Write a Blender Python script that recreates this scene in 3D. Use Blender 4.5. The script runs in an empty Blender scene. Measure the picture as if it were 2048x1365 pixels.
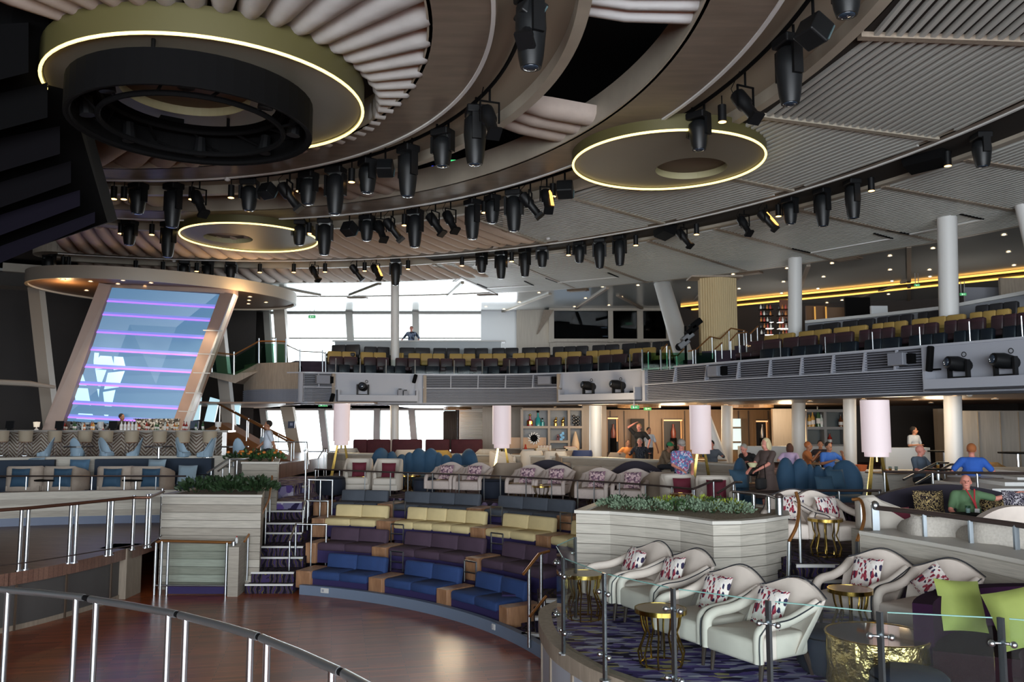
import bpy, math, random
from math import sin, cos, pi, radians as R, atan, sqrt, hypot, atan2, degrees
from mathutils import Vector, Matrix
random.seed(7)
SC = bpy.context.scene
COL = SC.collection
# ---------------------------------------------------------------- camera, world, exposure
F, HOR, ZC = 1650.0, 842.0, 3.68           # focal length in pixels of the 2048 wide photo, horizon row, eye height over the dance floor
TH = atan((HOR-682.5)/F)
cam = bpy.data.cameras.new('camera'); camo = bpy.data.objects.new('camera', cam); COL.objects.link(camo)
camo.location = (0, 0, ZC); camo.rotation_euler = (pi/2+TH, 0, 0)
cam.sensor_width = 36; cam.lens = 36*F/2048; cam.clip_start = .05; cam.clip_end = 400
SC.camera = camo
w = bpy.data.worlds.new('sky'); SC.world = w; w.use_nodes = True
bg = w.node_tree.nodes['Background']; bg.inputs[0].default_value = (.90, .96, 1, 1); bg.inputs[1].default_value = 5.0
SC.view_settings.view_transform = 'Standard'; SC.view_settings.look = 'None'
SC.view_settings.exposure = 0.06; SC.view_settings.gamma = 1; SC.view_settings.use_curve_mapping = False
try:
    SC.cycles.max_bounces = 7; SC.cycles.diffuse_bounces = 4; SC.cycles.glossy_bounces = 3; SC.cycles.transparent_max_bounces = 24
    SC.cycles.transmission_bounces = 4; SC.cycles.use_denoising = True; SC.cycles.sample_clamp_indirect = 4
    SC.cycles.caustics_reflective = False; SC.cycles.caustics_refractive = False
except Exception: pass
def area(loc, rot, sx, sy, power, col):
    l = bpy.data.lights.new('window_light', 'AREA'); l.shape = 'RECTANGLE'; l.size = sx; l.size_y = sy; l.energy = power; l.color = col
    o = bpy.data.objects.new('window_light', l); o.location = loc; o.rotation_euler = rot; COL.objects.link(o); return o
def point(loc, power, col, r=.15, spot=None):
    l = bpy.data.lights.new('lamp_or_fill_light', 'SPOT' if spot else 'POINT'); l.energy = power; l.color = col; l.shadow_soft_size = r
    if spot: l.spot_size = R(spot); l.spot_blend = .6
    o = bpy.data.objects.new('lamp_or_fill_light', l); o.location = loc; COL.objects.link(o); return o
WARM = (1, .62, .28); WARM2 = (1, .78, .52); COOL = (.88, .94, 1)
# daylight of the glazed front of the hall, behind the camera, and of the windows in view
area((2, -11.3, 4.6), (R(97), 0, 0), 26, 7, 6800, COOL)
area((-3.5, 41.6, 7.0), (R(-90), 0, 0), 15, 3.4, 1500, COOL)
area((-7, 41.6, 2.7), (R(-90), 0, 0), 9, 2.2, 1300, COOL)

def ray(x, y):
    u = (x-1024)/F; v = (682.5-y)/F
    return u, cos(TH)-v*sin(TH), sin(TH)+v*cos(TH)
def W(x, y, z):                       # where the line of sight through (x, y) meets the level z
    r = ray(x, y); t = (z-ZC)/r[2]; return Vector((r[0]*t, r[1]*t, z))
def WD(x, y, Y):                      # ... and where it meets the depth Y
    r = ray(x, y); t = Y/r[1]; return Vector((r[0]*t, Y, ZC+r[2]*t))
def PX(p):
    p = Vector(p)-Vector((0, 0, ZC)); d = p.y*cos(TH)+p.z*sin(TH); return 1024+F*p.x/d, 682.5-F*(-p.y*sin(TH)+p.z*cos(TH))/d
# ---------------------------------------------------------------- objects
def tag(o, label=None, cat=None, group=None, kind=None):
    if label: o['label'] = label
    if cat: o['category'] = cat
    if group: o['group'] = group
    if kind: o['kind'] = kind
    return o
def thing(name, label, cat, loc=(0, 0, 0), rz=0, group=None):
    o = bpy.data.objects.new(name, None); COL.objects.link(o); o.location = loc; o.rotation_euler = (0, 0, rz); o.empty_display_size = .1
    return tag(o, label, cat, group)
KIDS = {}
def link(name, data, parent=None, loc=None, rz=None):
    o = bpy.data.objects.new(name, data); COL.objects.link(o)
    if parent is not None: o.parent = parent; KIDS.setdefault(parent.name, []).append(o)
    if loc is not None: o.location = loc
    if rz is not None: o.rotation_euler = (0, 0, rz)
    return o
def dup(o, loc=None, rz=None, label=None, group=None, parent=None, s=None):
    c = o.copy(); COL.objects.link(c)
    if parent is not None: c.parent = parent; KIDS.setdefault(parent.name, []).append(c)
    for k in KIDS.get(o.name, []): dup(k, parent=c)
    if loc is not None: c.location = loc
    if rz is not None: c.rotation_euler = (0, 0, rz)
    if s is not None: c.scale = (s, s, s) if not hasattr(s, '__len__') else s
    if label: c['label'] = label
    if group: c['group'] = group
    return c
def unit(v):
    v = Vector(v); return v.normalized() if v.length > 1e-9 else Vector((0, 0, 1))
class MB:
    def __init__(s, M=None): s.v = []; s.f = []; s.M = M
    def add(s, vs, fs):
        n = len(s.v)
        if s.M is not None: vs = [s.M @ Vector(v) for v in vs]
        s.v += [tuple(v) for v in vs]; s.f += [tuple(i+n for i in f) for f in fs]; return s
    def hexa(s, p):                                     # 4 bottom points then 4 top points
        return s.add(p, [(3, 2, 1, 0), (4, 5, 6, 7), (0, 1, 5, 4), (1, 2, 6, 5), (2, 3, 7, 6), (3, 0, 4, 7)])
    def box(s, x0, y0, z0, x1, y1, z1):
        return s.hexa([(x0, y0, z0), (x1, y0, z0), (x1, y1, z0), (x0, y1, z0), (x0, y0, z1), (x1, y0, z1), (x1, y1, z1), (x0, y1, z1)])
    def ob(s, c, d, rz=0, rx=0, ry=0):                 # oriented box
        M = Matrix.Translation(c) @ Matrix.Rotation(rz, 4, 'Z') @ Matrix.Rotation(ry, 4, 'Y') @ Matrix.Rotation(rx, 4, 'X')
        h = [q/2 for q in d]
        return s.hexa([M @ Vector(q) for q in ((-h[0], -h[1], -h[2]), (h[0], -h[1], -h[2]), (h[0], h[1], -h[2]), (-h[0], h[1], -h[2]), (-h[0], -h[1], h[2]), (h[0], -h[1], h[2]), (h[0], h[1], h[2]), (-h[0], h[1], h[2]))])
    def tube(s, pts, r, n=8, closed=False, caps=True, up=None):
        pts = [Vector(p) for p in pts]; m = len(pts); rr = r if hasattr(r, '__len__') else [r]*m
        vs = []; prev = None
        for i, p in enumerate(pts):
            a = pts[i-1] if (i or closed) else p; b = pts[(i+1) % m] if (i < m-1 or closed) else p
            t = unit(b-a)
            if prev is None:
                e = Vector((0, 0, 1)) if abs(t.z) < .9 else Vector((1, 0, 0)); u = unit(e.cross(t))
            else: u = unit(prev-t*prev.dot(t))
            prev = u; q = t.cross(u)
            vs += [p+(u*cos(2*pi*k/n)+q*sin(2*pi*k/n))*rr[i] for k in range(n)]
        fs = []
        for i in range(m if closed else m-1):
            j = (i+1) % m
            fs += [(i*n+k, i*n+(k+1) % n, j*n+(k+1) % n, j*n+k) for k in range(n)]
        if caps and not closed: fs += [tuple(range(n))[::-1], tuple((m-1)*n+k for k in range(n))]
        return s.add(vs, fs)
    def cyl(s, p, q, r, r2=None, n=12, caps=True): return s.tube([p, q], [r, r if r2 is None else r2], n, caps=caps)
    def lathe(s, prof, n=20, c=(0, 0, 0), a0=0, a1=2*pi, sx=1, sy=1, cap=False):
        full = abs(a1-a0-2*pi) < 1e-6; m = n if full else n+1; k = len(prof)
        vs = [(c[0]+r*cos(a0+(a1-a0)*i/n)*sx, c[1]+r*sin(a0+(a1-a0)*i/n)*sy, c[2]+z) for i in range(m) for r, z in prof]
        fs = [(i*k+j, ((i+1) % m)*k+j, ((i+1) % m)*k+j+1, i*k+j+1) for i in range(n) for j in range(k-1)]
        if cap and prof[0][0] > 1e-6: fs.append(tuple(i*k for i in range(n))[::-1])
        if cap and prof[-1][0] > 1e-6: fs.append(tuple(i*k+k-1 for i in range(n)))
        return s.add(vs, fs)
    def rb(s, c, d, r=.05, rz=0, rx=0, ry=0, nl=12, nt=6, puff=0):     # rounded box (cushion)
        M = Matrix.Translation(c) @ Matrix.Rotation(rz, 4, 'Z') @ Matrix.Rotation(ry, 4, 'Y') @ Matrix.Rotation(rx, 4, 'X')
        h = [q/2 for q in d]; r = min(r, min(h)*.98); vs = []
        lat = [-pi/2+pi*(j+.5)/nt for j in range(nt)]
        sg = lambda q: -1 if q < 0 else 1
        for b in lat:
            for i in range(nl):
                a = 2*pi*(i+.5)/nl; n_ = (cos(b)*cos(a), cos(b)*sin(a), sin(b))
                p = [sg(n_[k])*(h[k]-r)+n_[k]*r for k in range(3)]
                vs.append(M @ Vector(p))
        fs = [(j*nl+i, j*nl+(i+1) % nl, (j+1)*nl+(i+1) % nl, (j+1)*nl+i) for j in range(nt-1) for i in range(nl)]
        n0 = len(vs)
        vs += [M @ Vector((0, 0, -h[2]-puff)), M @ Vector((0, 0, h[2]+puff))]
        fs += [(n0, (i+1) % nl, i) for i in range(nl)]+[(n0+1, (nt-1)*nl+i, (nt-1)*nl+(i+1) % nl) for i in range(nl)]
        return s.add(vs, fs)
    def ell(s, c, d, n=14, m=8, rz=0, rx=0, ry=0):
        M = Matrix.Translation(c) @ Matrix.Rotation(rz, 4, 'Z') @ Matrix.Rotation(ry, 4, 'Y') @ Matrix.Rotation(rx, 4, 'X')
        vs = [M @ Vector((0, 0, -d[2]))]
        for j in range(1, m):
            b = -pi/2+pi*j/m
            vs += [M @ Vector((d[0]*cos(b)*cos(2*pi*i/n), d[1]*cos(b)*sin(2*pi*i/n), d[2]*sin(b))) for i in range(n)]
        vs.append(M @ Vector((0, 0, d[2]))); e = len(vs)-1
        fs = [(0, 1+(i+1) % n, 1+i) for i in range(n)]+[(e, 1+(m-2)*n+i, 1+(m-2)*n+(i+1) % n) for i in range(n)]
        fs += [(1+j*n+i, 1+j*n+(i+1) % n, 1+(j+1)*n+(i+1) % n, 1+(j+1)*n+i) for j in range(m-2) for i in range(n)]
        return s.add(vs, fs)
    def sweep(s, path, sec, closed=False, caps=True):   # sec: (outward, z) points carried along a plan path; outward = right of travel
        m = len(path); k = len(sec); vs = []
        for i in range(m):
            p = Vector(path[i]).to_2d() if len(path[i]) > 2 else Vector(path[i]); zb = path[i][2] if len(path[i]) > 2 else 0
            a = Vector(path[i-1][:2]) if (i or closed) else p; b = Vector(path[(i+1) % m][:2]) if (i < m-1 or closed) else p
            t = (b-a).normalized(); nrm = Vector((t.y, -t.x))
            vs += [(p.x+nrm.x*o_, p.y+nrm.y*o_, zb+z) for o_, z in sec]
        fs = [((i)*k+j, i*k+(j+1) % k, ((i+1) % m)*k+(j+1) % k, ((i+1) % m)*k+j) for i in range(m if closed else m-1) for j in range(k)]
        if caps and not closed: fs += [tuple(range(k))[::-1], tuple((m-1)*k+j for j in range(k))]
        return s.add(vs, fs)
    def prism(s, poly, z0, z1):
        n = len(poly); return s.add([(p[0], p[1], z0) for p in poly]+[(p[0], p[1], z1) for p in poly], [tuple(range(n))[::-1], tuple(range(n, 2*n))]+[(i, (i+1) % n, n+(i+1) % n, n+i) for i in range(n)])
    def arc(s, c, r0, r1, z0, z1, a0, a1, n=24):
        return s.sweep([(c[0]+r0*cos(a0+(a1-a0)*i/n), c[1]+r0*sin(a0+(a1-a0)*i/n)) for i in range(n+1)], [(0, z0), (r1-r0, z0), (r1-r0, z1), (0, z1)])
    def build(s, name, m=None, parent=None, smooth=False, loc=None, rz=None, uv=None):
        me = bpy.data.meshes.new(name); me.from_pydata(s.v, [], s.f); me.validate(); me.update()
        if m is not None:
            for q in (m if isinstance(m, (list, tuple)) else [m]): me.materials.append(q)
        if smooth:
            me.polygons.foreach_set('use_smooth', [True]*len(me.polygons))
            if smooth is not True: 
                try: me.set_sharp_from_angle(angle=R(smooth))
                except Exception: pass
        return link(name, me, parent, loc, rz)
def struct(name, mb, m, label=None, smooth=False, parent=None):
    o = mb.build(name, m, parent, smooth)
    if parent is None: o['kind'] = 'structure'
    if label: o['label'] = label
    return o
def spline(P, n=8, closed=False):
    P = [Vector(p) for p in P]; out = []; m = len(P)
    for i in range(m if closed else m-1):
        p0 = P[i-1] if (i or closed) else P[0]*2-P[1]; p1 = P[i]; p2 = P[(i+1) % m]; p3 = P[(i+2) % m] if (closed or i < m-2) else P[-1]*2-P[-2]
        for k in range(n):
            t = k/n; out.append(.5*((2*p1)+(p2-p0)*t+(2*p0-5*p1+4*p2-p3)*t*t+(3*p1-p0-3*p2+p3)*t**3))
    if not closed: out.append(P[-1])
    return out
# ---------------------------------------------------------------- materials
def lin(h):
    c = [int(h[i:i+2], 16)/255 for i in (0, 2, 4)]
    return tuple(x/12.92 if x <= .04045 else ((x+.055)/1.055)**2.4 for x in c)+(1,)
MATS = {}
def mat(name, hexc='808080', rough=.6, metal=0, emit=None, es=1, noise=0, nscale=8, bump=0, spec=.5, alpha=None, stretch=None, var=None, coat=0):
    if name in MATS: return MATS[name]
    m = bpy.data.materials.new(name); m.use_nodes = True; nt = m.node_tree; N = nt.nodes; L = nt.links; b = N['Principled BSDF']; MATS[name] = m
    b.inputs['Base Color'].default_value = lin(hexc); b.inputs['Roughness'].default_value = rough; b.inputs['Metallic'].default_value = metal
    b.inputs['Specular IOR Level'].default_value = spec
    if coat: b.inputs['Coat Weight'].default_value = coat
    if emit: b.inputs['Emission Color'].default_value = lin(emit); b.inputs['Emission Strength'].default_value = es
    if noise or bump or var:
        tc = N.new('ShaderNodeTexCoord'); mp = N.new('ShaderNodeMapping'); L.new(tc.outputs['Object'], mp.inputs[0])
        if stretch: mp.inputs['Scale'].default_value = stretch
        nz = N.new('ShaderNodeTexNoise'); nz.inputs['Scale'].default_value = nscale; nz.inputs['Detail'].default_value = 4; L.new(mp.outputs[0], nz.inputs[0])
        if noise or var:
            mx = N.new('ShaderNodeMix'); mx.data_type = 'RGBA'; c = lin(hexc)
            mx.inputs[6].default_value = lin(var) if var else tuple(x*(1-noise) for x in c[:3])+(1,)
            mx.inputs[7].default_value = c if var else tuple(min(1, x*(1+noise)) for x in c[:3])+(1,)
            rp = N.new('ShaderNodeMapRange'); rp.inputs[1].default_value = .3; rp.inputs[2].default_value = .7
            L.new(nz.outputs[0], rp.inputs[0]); L.new(rp.outputs[0], mx.inputs[0]); L.new(mx.outputs[2], b.inputs['Base Color'])
        if bump:
            bp = N.new('ShaderNodeBump'); bp.inputs['Strength'].default_value = bump; bp.inputs['Distance'].default_value = .02; L.new(nz.outputs[0], bp.inputs['Height']); L.new(bp.outputs[0], b.inputs['Normal'])
    return m
def glass(name, tint='f4f9f8', k=.10):
    if name in MATS: return MATS[name]
    m = bpy.data.materials.new(name); m.use_nodes = True; nt = m.node_tree; N = nt.nodes; L = nt.links; N.remove(N['Principled BSDF']); MATS[name] = m
    t = N.new('ShaderNodeBsdfTransparent'); t.inputs[0].default_value = lin(tint); g = N.new('ShaderNodeBsdfGlossy'); g.inputs['Roughness'].default_value = .02
    lw = N.new('ShaderNodeLayerWeight'); lw.inputs[0].default_value = .5; pw_ = N.new('ShaderNodeMath'); pw_.operation = 'POWER'; pw_.inputs[1].default_value = 5; L.new(lw.outputs['Facing'], pw_.inputs[0])
    mp = N.new('ShaderNodeMath'); mp.operation = 'ADD'; mp.inputs[1].default_value = k*.05; mp.use_clamp = True; L.new(pw_.outputs[0], mp.inputs[0])
    mx = N.new('ShaderNodeMixShader'); L.new(mp.outputs[0], mx.inputs[0]); L.new(t.outputs[0], mx.inputs[1]); L.new(g.outputs[0], mx.inputs[2])
    L.new(mx.outputs[0], N['Material Output'].inputs[0]); return m
def pat(name, cols, scale=10, kind='voronoi', rough=.85, stretch=None, coord='Object', rot=0):     # printed fabrics and carpets: cell colours from a ramp
    if name in MATS: return MATS[name]
    m = bpy.data.materials.new(name); m.use_nodes = True; nt = m.node_tree; N = nt.nodes; L = nt.links; b = N['Principled BSDF']; MATS[name] = m
    b.inputs['Roughness'].default_value = rough; b.inputs['Specular IOR Level'].default_value = .2
    tc = N.new('ShaderNodeTexCoord'); mp = N.new('ShaderNodeMapping'); L.new(tc.outputs[coord], mp.inputs[0]); mp.inputs['Rotation'].default_value = (0, 0, rot)
    if stretch: mp.inputs['Scale'].default_value = stretch
    if kind == 'voronoi':
        t = N.new('ShaderNodeTexVoronoi'); t.inputs['Scale'].default_value = scale; L.new(mp.outputs[0], t.inputs[0])
        sx = N.new('ShaderNodeSeparateColor'); L.new(t.outputs['Color'], sx.inputs[0]); src = sx.outputs[0]
    elif kind == 'wave':
        t = N.new('ShaderNodeTexWave'); t.inputs['Scale'].default_value = scale; t.inputs['Distortion'].default_value = 9; t.inputs['Detail'].default_value = 2.5; t.inputs['Detail Scale'].default_value = 1.4; L.new(mp.outputs[0], t.inputs[0]); src = t.outputs['Fac']
    else:
        t = N.new('ShaderNodeTexNoise'); t.inputs['Scale'].default_value = scale; t.inputs['Detail'].default_value = 1; t.inputs['Distortion'].default_value = 1.5; L.new(mp.outputs[0], t.inputs[0]); src = t.outputs[0]
    rp = N.new('ShaderNodeValToRGB'); rp.color_ramp.interpolation = 'CONSTANT'; e = rp.color_ramp.elements
    a, z = (.30, .70) if kind == 'noise' else (0, 1)
    for i, c in enumerate(cols):
        p = a+(z-a)*i/len(cols) if i else 0
        q = e[i] if i < 2 else e.new(p)
        q.position = p; q.color = lin(c)
    L.new(src, rp.inputs[0]); L.new(rp.outputs[0], b.inputs['Base Color']); return m
def planks(name, c1, c2, mortar, bw, bh, rough=.35, rot=0, gap=.004, coat=0, axis=None, spec=.5):
    if name in MATS: return MATS[name]
    m = bpy.data.materials.new(name); m.use_nodes = True; nt = m.node_tree; N = nt.nodes; L = nt.links; b = N['Principled BSDF']; MATS[name] = m
    b.inputs['Roughness'].default_value = rough; b.inputs['Coat Weight'].default_value = coat; b.inputs['Coat Roughness'].default_value = .12; b.inputs['Specular IOR Level'].default_value = spec
    tc = N.new('ShaderNodeTexCoord'); mp = N.new('ShaderNodeMapping'); L.new(tc.outputs['Object'], mp.inputs[0]); mp.inputs['Rotation'].default_value = axis or (0, 0, rot)
    br = N.new('ShaderNodeTexBrick'); br.inputs['Scale'].default_value = 1; br.inputs['Brick Width'].default_value = bw; br.inputs['Row Height'].default_value = bh; br.inputs['Mortar Size'].default_value = gap
    br.inputs['Color1'].default_value = lin(c1); br.inputs['Color2'].default_value = lin(c2); br.inputs['Mortar'].default_value = lin(mortar); br.inputs['Bias'].default_value = 0
    L.new(mp.outputs[0], br.inputs[0])
    nz = N.new('ShaderNodeTexNoise'); nz.inputs['Scale'].default_value = 3; nz.inputs['Detail'].default_value = 5; m2 = N.new('ShaderNodeMapping'); m2.inputs['Scale'].default_value = (1, 14, 14); L.new(mp.outputs[0], m2.inputs[0]); L.new(m2.outputs[0], nz.inputs[0])
    mx = N.new('ShaderNodeMix'); mx.data_type = 'RGBA'; mx.blend_type = 'MULTIPLY'; mx.inputs[0].default_value = .55; L.new(br.outputs[0], mx.inputs[6])
    rp = N.new('ShaderNodeMapRange'); rp.inputs[1].default_value = .25; rp.inputs[2].default_value = .75; rp.inputs[3].default_value = .5; rp.inputs[4].default_value = 1.35; L.new(nz.outputs[0], rp.inputs[0]); L.new(rp.outputs[0], mx.inputs[7])
    L.new(mx.outputs[2], b.inputs['Base Color']); return m
chrome = mat('brushed_steel', 'c4cace', .28, 1)
dsteel = mat('dark_handrail', '4a3f3c', .35, .4)
black = mat('black_plastic', '0e0f11', .5, spec=.3)
blackm = mat('matte_black', '060607', .85, spec=.12)
gold = mat('gold_metal', 'c9a95a', .18, 1)
cream = mat('cream_fabric', 'c9beb0', .85, noise=.06, nscale=40, bump=.2, spec=.2)
cream2 = mat('pale_leather', 'd4c8be', .6, noise=.05, nscale=6, spec=.3)
whitew = mat('white_wash', 'b9b6b0', .55)
white = mat('white_paint', 'cfcfcd', .5)
floorwood = planks('dance_floor_wood', 'a8552e', '7a3a1c', '3c2018', 1.1, .09, .3, rot=R(-12), coat=.12, spec=.35)
deckwood = planks('deck_wood', '7d5f52', '6a4e43', '4a352d', 1.4, .10, .38, rot=R(10))
clad = mat('limed_wood_cladding', 'b3ada2', .55, noise=.16, nscale=3, stretch=(1, 1, 22), spec=.3)
clad2 = mat('limed_wood_cladding_dark', '9d968b', .55, noise=.16, nscale=3, stretch=(1, 1, 22), spec=.3)
walnut = mat('walnut_block', 'a47c5c', .45, var='835e44', nscale=3, stretch=(5, 5, 1))
taupe = mat('taupe_wood', '8d8173', .55, noise=.14, nscale=2.5, stretch=(8, 8, 1), spec=.3)
soffit = mat('soffit_wood', '74685c', .5, noise=.14, nscale=1.2, stretch=(1, 5, 1), spec=.35)
fascia = mat('pale_fascia', '9c9486', .5, noise=.08, nscale=2)
greyp = mat('grey_panel', '9a9da6', .5)
greyd = mat('grey_louvre', '72757f', .5)
darkw = mat('dark_wall', '2b2624', .75, noise=.1, nscale=1)
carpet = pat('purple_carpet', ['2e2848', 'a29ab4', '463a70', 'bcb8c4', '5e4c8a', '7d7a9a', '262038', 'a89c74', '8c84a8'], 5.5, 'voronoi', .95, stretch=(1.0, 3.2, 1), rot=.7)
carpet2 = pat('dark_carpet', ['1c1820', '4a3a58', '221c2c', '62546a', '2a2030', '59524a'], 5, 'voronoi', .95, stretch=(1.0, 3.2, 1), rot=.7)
cush_red = pat('diamond_print', ['d8d2cc', '7e2436', 'cfc8c4', '2e2a44', 'd8d0c8', 'd2c8c4', '96404c'], 26, 'voronoi', .9, stretch=(1.5, 1.5, .7))
cush_pink = pat('pink_print', ['b89aa0', '7a5f70', 'd2bdb8', '8a6a78', 'c0a8a8', '5c4858'], 26, 'voronoi', .9)
cush_gold = pat('scroll_print', ['1a1418', 'b09a6a', '1a1418', '2a2020', '8f7d58'], 14, 'noise', .9)
cush_bw = pat('floral_print', ['1c1a24', 'b0aab0', '1c1a24', '55505c'], 16, 'noise', .9)
def emis(name, h, s):
    return mat(name, h, .5, emit=h, es=s)
warmglow = emis('warm_glow', 'ffc070', 9)
downglow = emis('downlight_glow', 'ffd9a0', 12)
yellowled = emis('yellow_led', 'ffe28a', 2.6)
goldled = emis('gold_led', 'ffbe5a', 1.7)
pglass = glass('clear_glass')
dglass = glass('smoked_glass', '6a7076', .12)
O = Vector((-8.5, 10.6)); OB = Vector((-7.2, 10.2))
F1, F2, F3, ZB, ZT, ZCEIL = 1.03, 1.58, 1.85, 4.30, 5.42, 9.28
def pol(r, a, z=None, c=O):
    q = (c.x+r*cos(a), c.y+r*sin(a)); return q if z is None else (q[0], q[1], z)
def arcp(r, a0, a1, n, c=O): return [pol(r, R(a0+(a1-a0)*i/n), c=c) for i in range(n+1)]
def ang_at_px(px, r, z, c=O, lo=-60, hi=125):            # angle on the circle (c, r) at level z seen at column px, far side
    best = None
    for i in range(int((hi-lo)*4)):
        a = lo+i/4; p = pol(r, R(a), z, c)
        if p[1] < 1: continue
        e = abs(PX(p)[0]-px)
        if best is None or e < best[0]: best = (e, a)
    return best[1]
# ================================================================ SHELL
def big(name, mb, m, label=None, smooth=False): return struct(name, mb, m, label, smooth)
big('floor', MB().box(-26, -12, -.3, 26, 60, 0), floorwood, 'polished reddish brown parquet dance floor')
# carpeted terraces, outlines in plan
fr_edge = [Vector((W(x, y, F1).x, W(x, y, F1).y)) for x, y in ((1092, 1222), (1090, 1246), (1102, 1272), (1125, 1298), (1190, 1338), (1268, 1368))]
fr_path = [Vector((1.1, 13.2)), Vector((.72, 12.4))]+fr_edge+[Vector((1.75, 7.75)), Vector((2.4, 7.25)), Vector((3.1, 6.9)), Vector((3.9, 6.55)), Vector((5.2, 6.1)), Vector((7.5, 5.2)), Vector((12, 3.5))]
fr_c = spline(fr_path, 6)
big('floor', MB().prism([tuple(p) for p in fr_c]+[(14, 3), (14, 14), (3, 14.4), (1.4, 13.8)][:4], .0, F1), carpet, 'purple swirl carpet of the front lounge terrace')
b = MB().sweep([(p.x, p.y) for p in fr_c], [(.0, 0), (.05, 0), (.05, F1-.16), (.0, F1-.16)])
front = big('wall_front', b, greyp, 'curved grey panelled front of the lounge terrace')
b = MB().sweep([(p.x, p.y) for p in fr_c], [(-.1, F1-.16), (.08, F1-.16), (.08, F1+.02), (-.1, F1+.02)]); big('trim_1', b, taupe, 'tan wooden edge of the lounge terrace')
for i in (20, 27, 33, 39, 45):
    p, q = fr_c[i], fr_c[i+1]; t = (q-p).normalized(); n = Vector((t.y, -t.x))
    o = MB().ob((p.x+n.x*.055, p.y+n.y*.055, .43), (.05, .03, .86), atan2(t.y, t.x)).build('joint_strip', taupe, front)
# main upper terrace F2 outside the bench rows, and F3 behind the low wall
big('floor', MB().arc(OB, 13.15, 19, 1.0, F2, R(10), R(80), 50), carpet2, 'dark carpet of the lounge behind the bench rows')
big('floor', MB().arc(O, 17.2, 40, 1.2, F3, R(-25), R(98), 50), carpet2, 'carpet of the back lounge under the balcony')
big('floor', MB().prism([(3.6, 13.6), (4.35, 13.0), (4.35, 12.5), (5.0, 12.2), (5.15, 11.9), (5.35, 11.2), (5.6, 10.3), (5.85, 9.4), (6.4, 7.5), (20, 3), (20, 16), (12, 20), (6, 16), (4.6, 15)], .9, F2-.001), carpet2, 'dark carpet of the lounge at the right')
# bench row terraces
for k, (r, z) in enumerate(((8.3, .12), (9.5, .42), (10.8, .82), (12.1, 1.22))):
    big('floor', MB().arc(OB, r, 13.4, -.1, z, R(8), R(66), 40), mat('dark_purple_carpet', '2a1d42', .95), 'dark purple carpeted step of the bench rows, tier %d from the dance floor' % (k+1))
big('trim_2', MB().arc(OB, 8.22, 8.34, 0, .2, R(8), R(71), 40), mat('blue_grey_plinth', '6f7d92', .5), 'blue grey curved plinth along the dance floor')
# ---- left side: deck with rounded front edge
dk = [W(x, y, F1) for x, y in ((-260, 1190), (-120, 1168), (0, 1150), (100, 1133), (200, 1112), (266, 1094))]
dkp = spline([(p.x, p.y) for p in dk], 6)
big('floor', MB().prism([tuple(p) for p in dkp]+[(-7.95, 17.6), (-7.95, 18.4), (-8, 22.4), (-22, 22.4), (-22, 10)], F1-.22, F1), deckwood, 'brown wooden deck of the raised walkway')
fw = big('wall_deck', MB().sweep([tuple(p) for p in dkp], [(-.25, 0), (-.12, 0), (-.12, F1-.2), (-.25, F1-.2)]), mat('dark_fascia', '4c4a49', .5), 'dark panelled front of the raised walkway')
big('trim_3', MB().sweep([tuple(p) for p in dkp], [(-.14, 0), (-.1, 0), (-.1, .09), (-.14, .09)]), taupe)
for i in (8, 14, 20, 26):
    p = dkp[i]; q = dkp[i-1]; MB().ob((p.x+.0, p.y, .42), (.03, .03, .8), atan2(p.y-q.y, p.x-q.x)).build('joint_strip', mat('brown_strip', '4a3c30', .6), fw)
# pale clad wall behind the deck, bar lounge terrace on top of it
wl = arcp(11.55, 128, 85, 24)
cw = big('wall_left', MB().sweep([tuple(p) for p in wl], [(0, F1), (.25, F1), (.25, 1.87), (0, 1.87)]), clad, 'pale limed wood wall below the blue lounge')
for j in range(4): MB().sweep([pol(11.55, R(128-43*i/24)) for i in range(25)], [(.25, F1+.21+j*.155), (.262, F1+.21+j*.155), (.262, F1+.355+j*.155), (.25, F1+.355+j*.155)]).build('plank', clad if j % 2 else clad2, cw)
MB().sweep([pol(11.55, R(128-43*i/24)) for i in range(25)], [(.25, F1), (.27, F1), (.27, F1+.2), (.25, F1+.2)]).build('skirting', mat('blue_grey_skirting', '59647c', .5), cw)
big('floor', MB().arc(O, 11.5, 18, 1.2, 1.65, R(85), R(135), 30), deckwood, 'raised floor of the blue lounge at the left')
big('wall_bar', MB().arc(O, 14.45, 14.75, 1.5, 2.63, R(86), R(128), 30), clad, 'pale clad wall between the blue lounge and the bar')
big('floor', MB().arc(O, 14.7, 26, 1.5, 2.3, R(86), R(128), 30), deckwood, 'floor of the bar area at the left')
# ---- enclosing walls
big('wall_rear', MB().box(-26, -12.2, -1, -11, -12, 14).box(15, -12.2, -1, 30, -12, 14).box(-11, -12.2, -1, 15, -12, 1).box(-11, -12.2, 8.2, 15, -12, 14), darkw)
big('wall_left_side', MB().box(-26.2, -12, -1, -26, 60, 14), darkw); big('wall_right', MB().box(26, -12, -1, 26.2, 60, 14), darkw)
YB = 42.5
bw = MB()
zs = (ZC-1.9, 4.3, 5.0, 9.4)
big('wall_back', bw.box(-26, YB, -1, -12.7, YB+.3, 14).box(1.1, YB, -1, 26, YB+.3, 14).box(-12.7, YB, 4.28, 1.1, YB+.3, 6.1).box(-12.7, YB, 9.3, 1.1, YB+.3, 14).box(-2.9, YB, -1, 1.1, YB+.3, 4.4).box(-12.7, YB, -1, -2.9, YB+.3, 1.3), darkw)
big('wall_left_back', MB().hexa([(-26, 33, -1), (-12.3, 39.4, -1), (-12.5, 39.8, -1), (-26, 33.4, -1), (-26, 33, 10), (-12.3, 39.4, 10), (-12.5, 39.8, 10), (-26, 33.4, 10)]), darkw, 'dark wall behind the bar')
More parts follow.
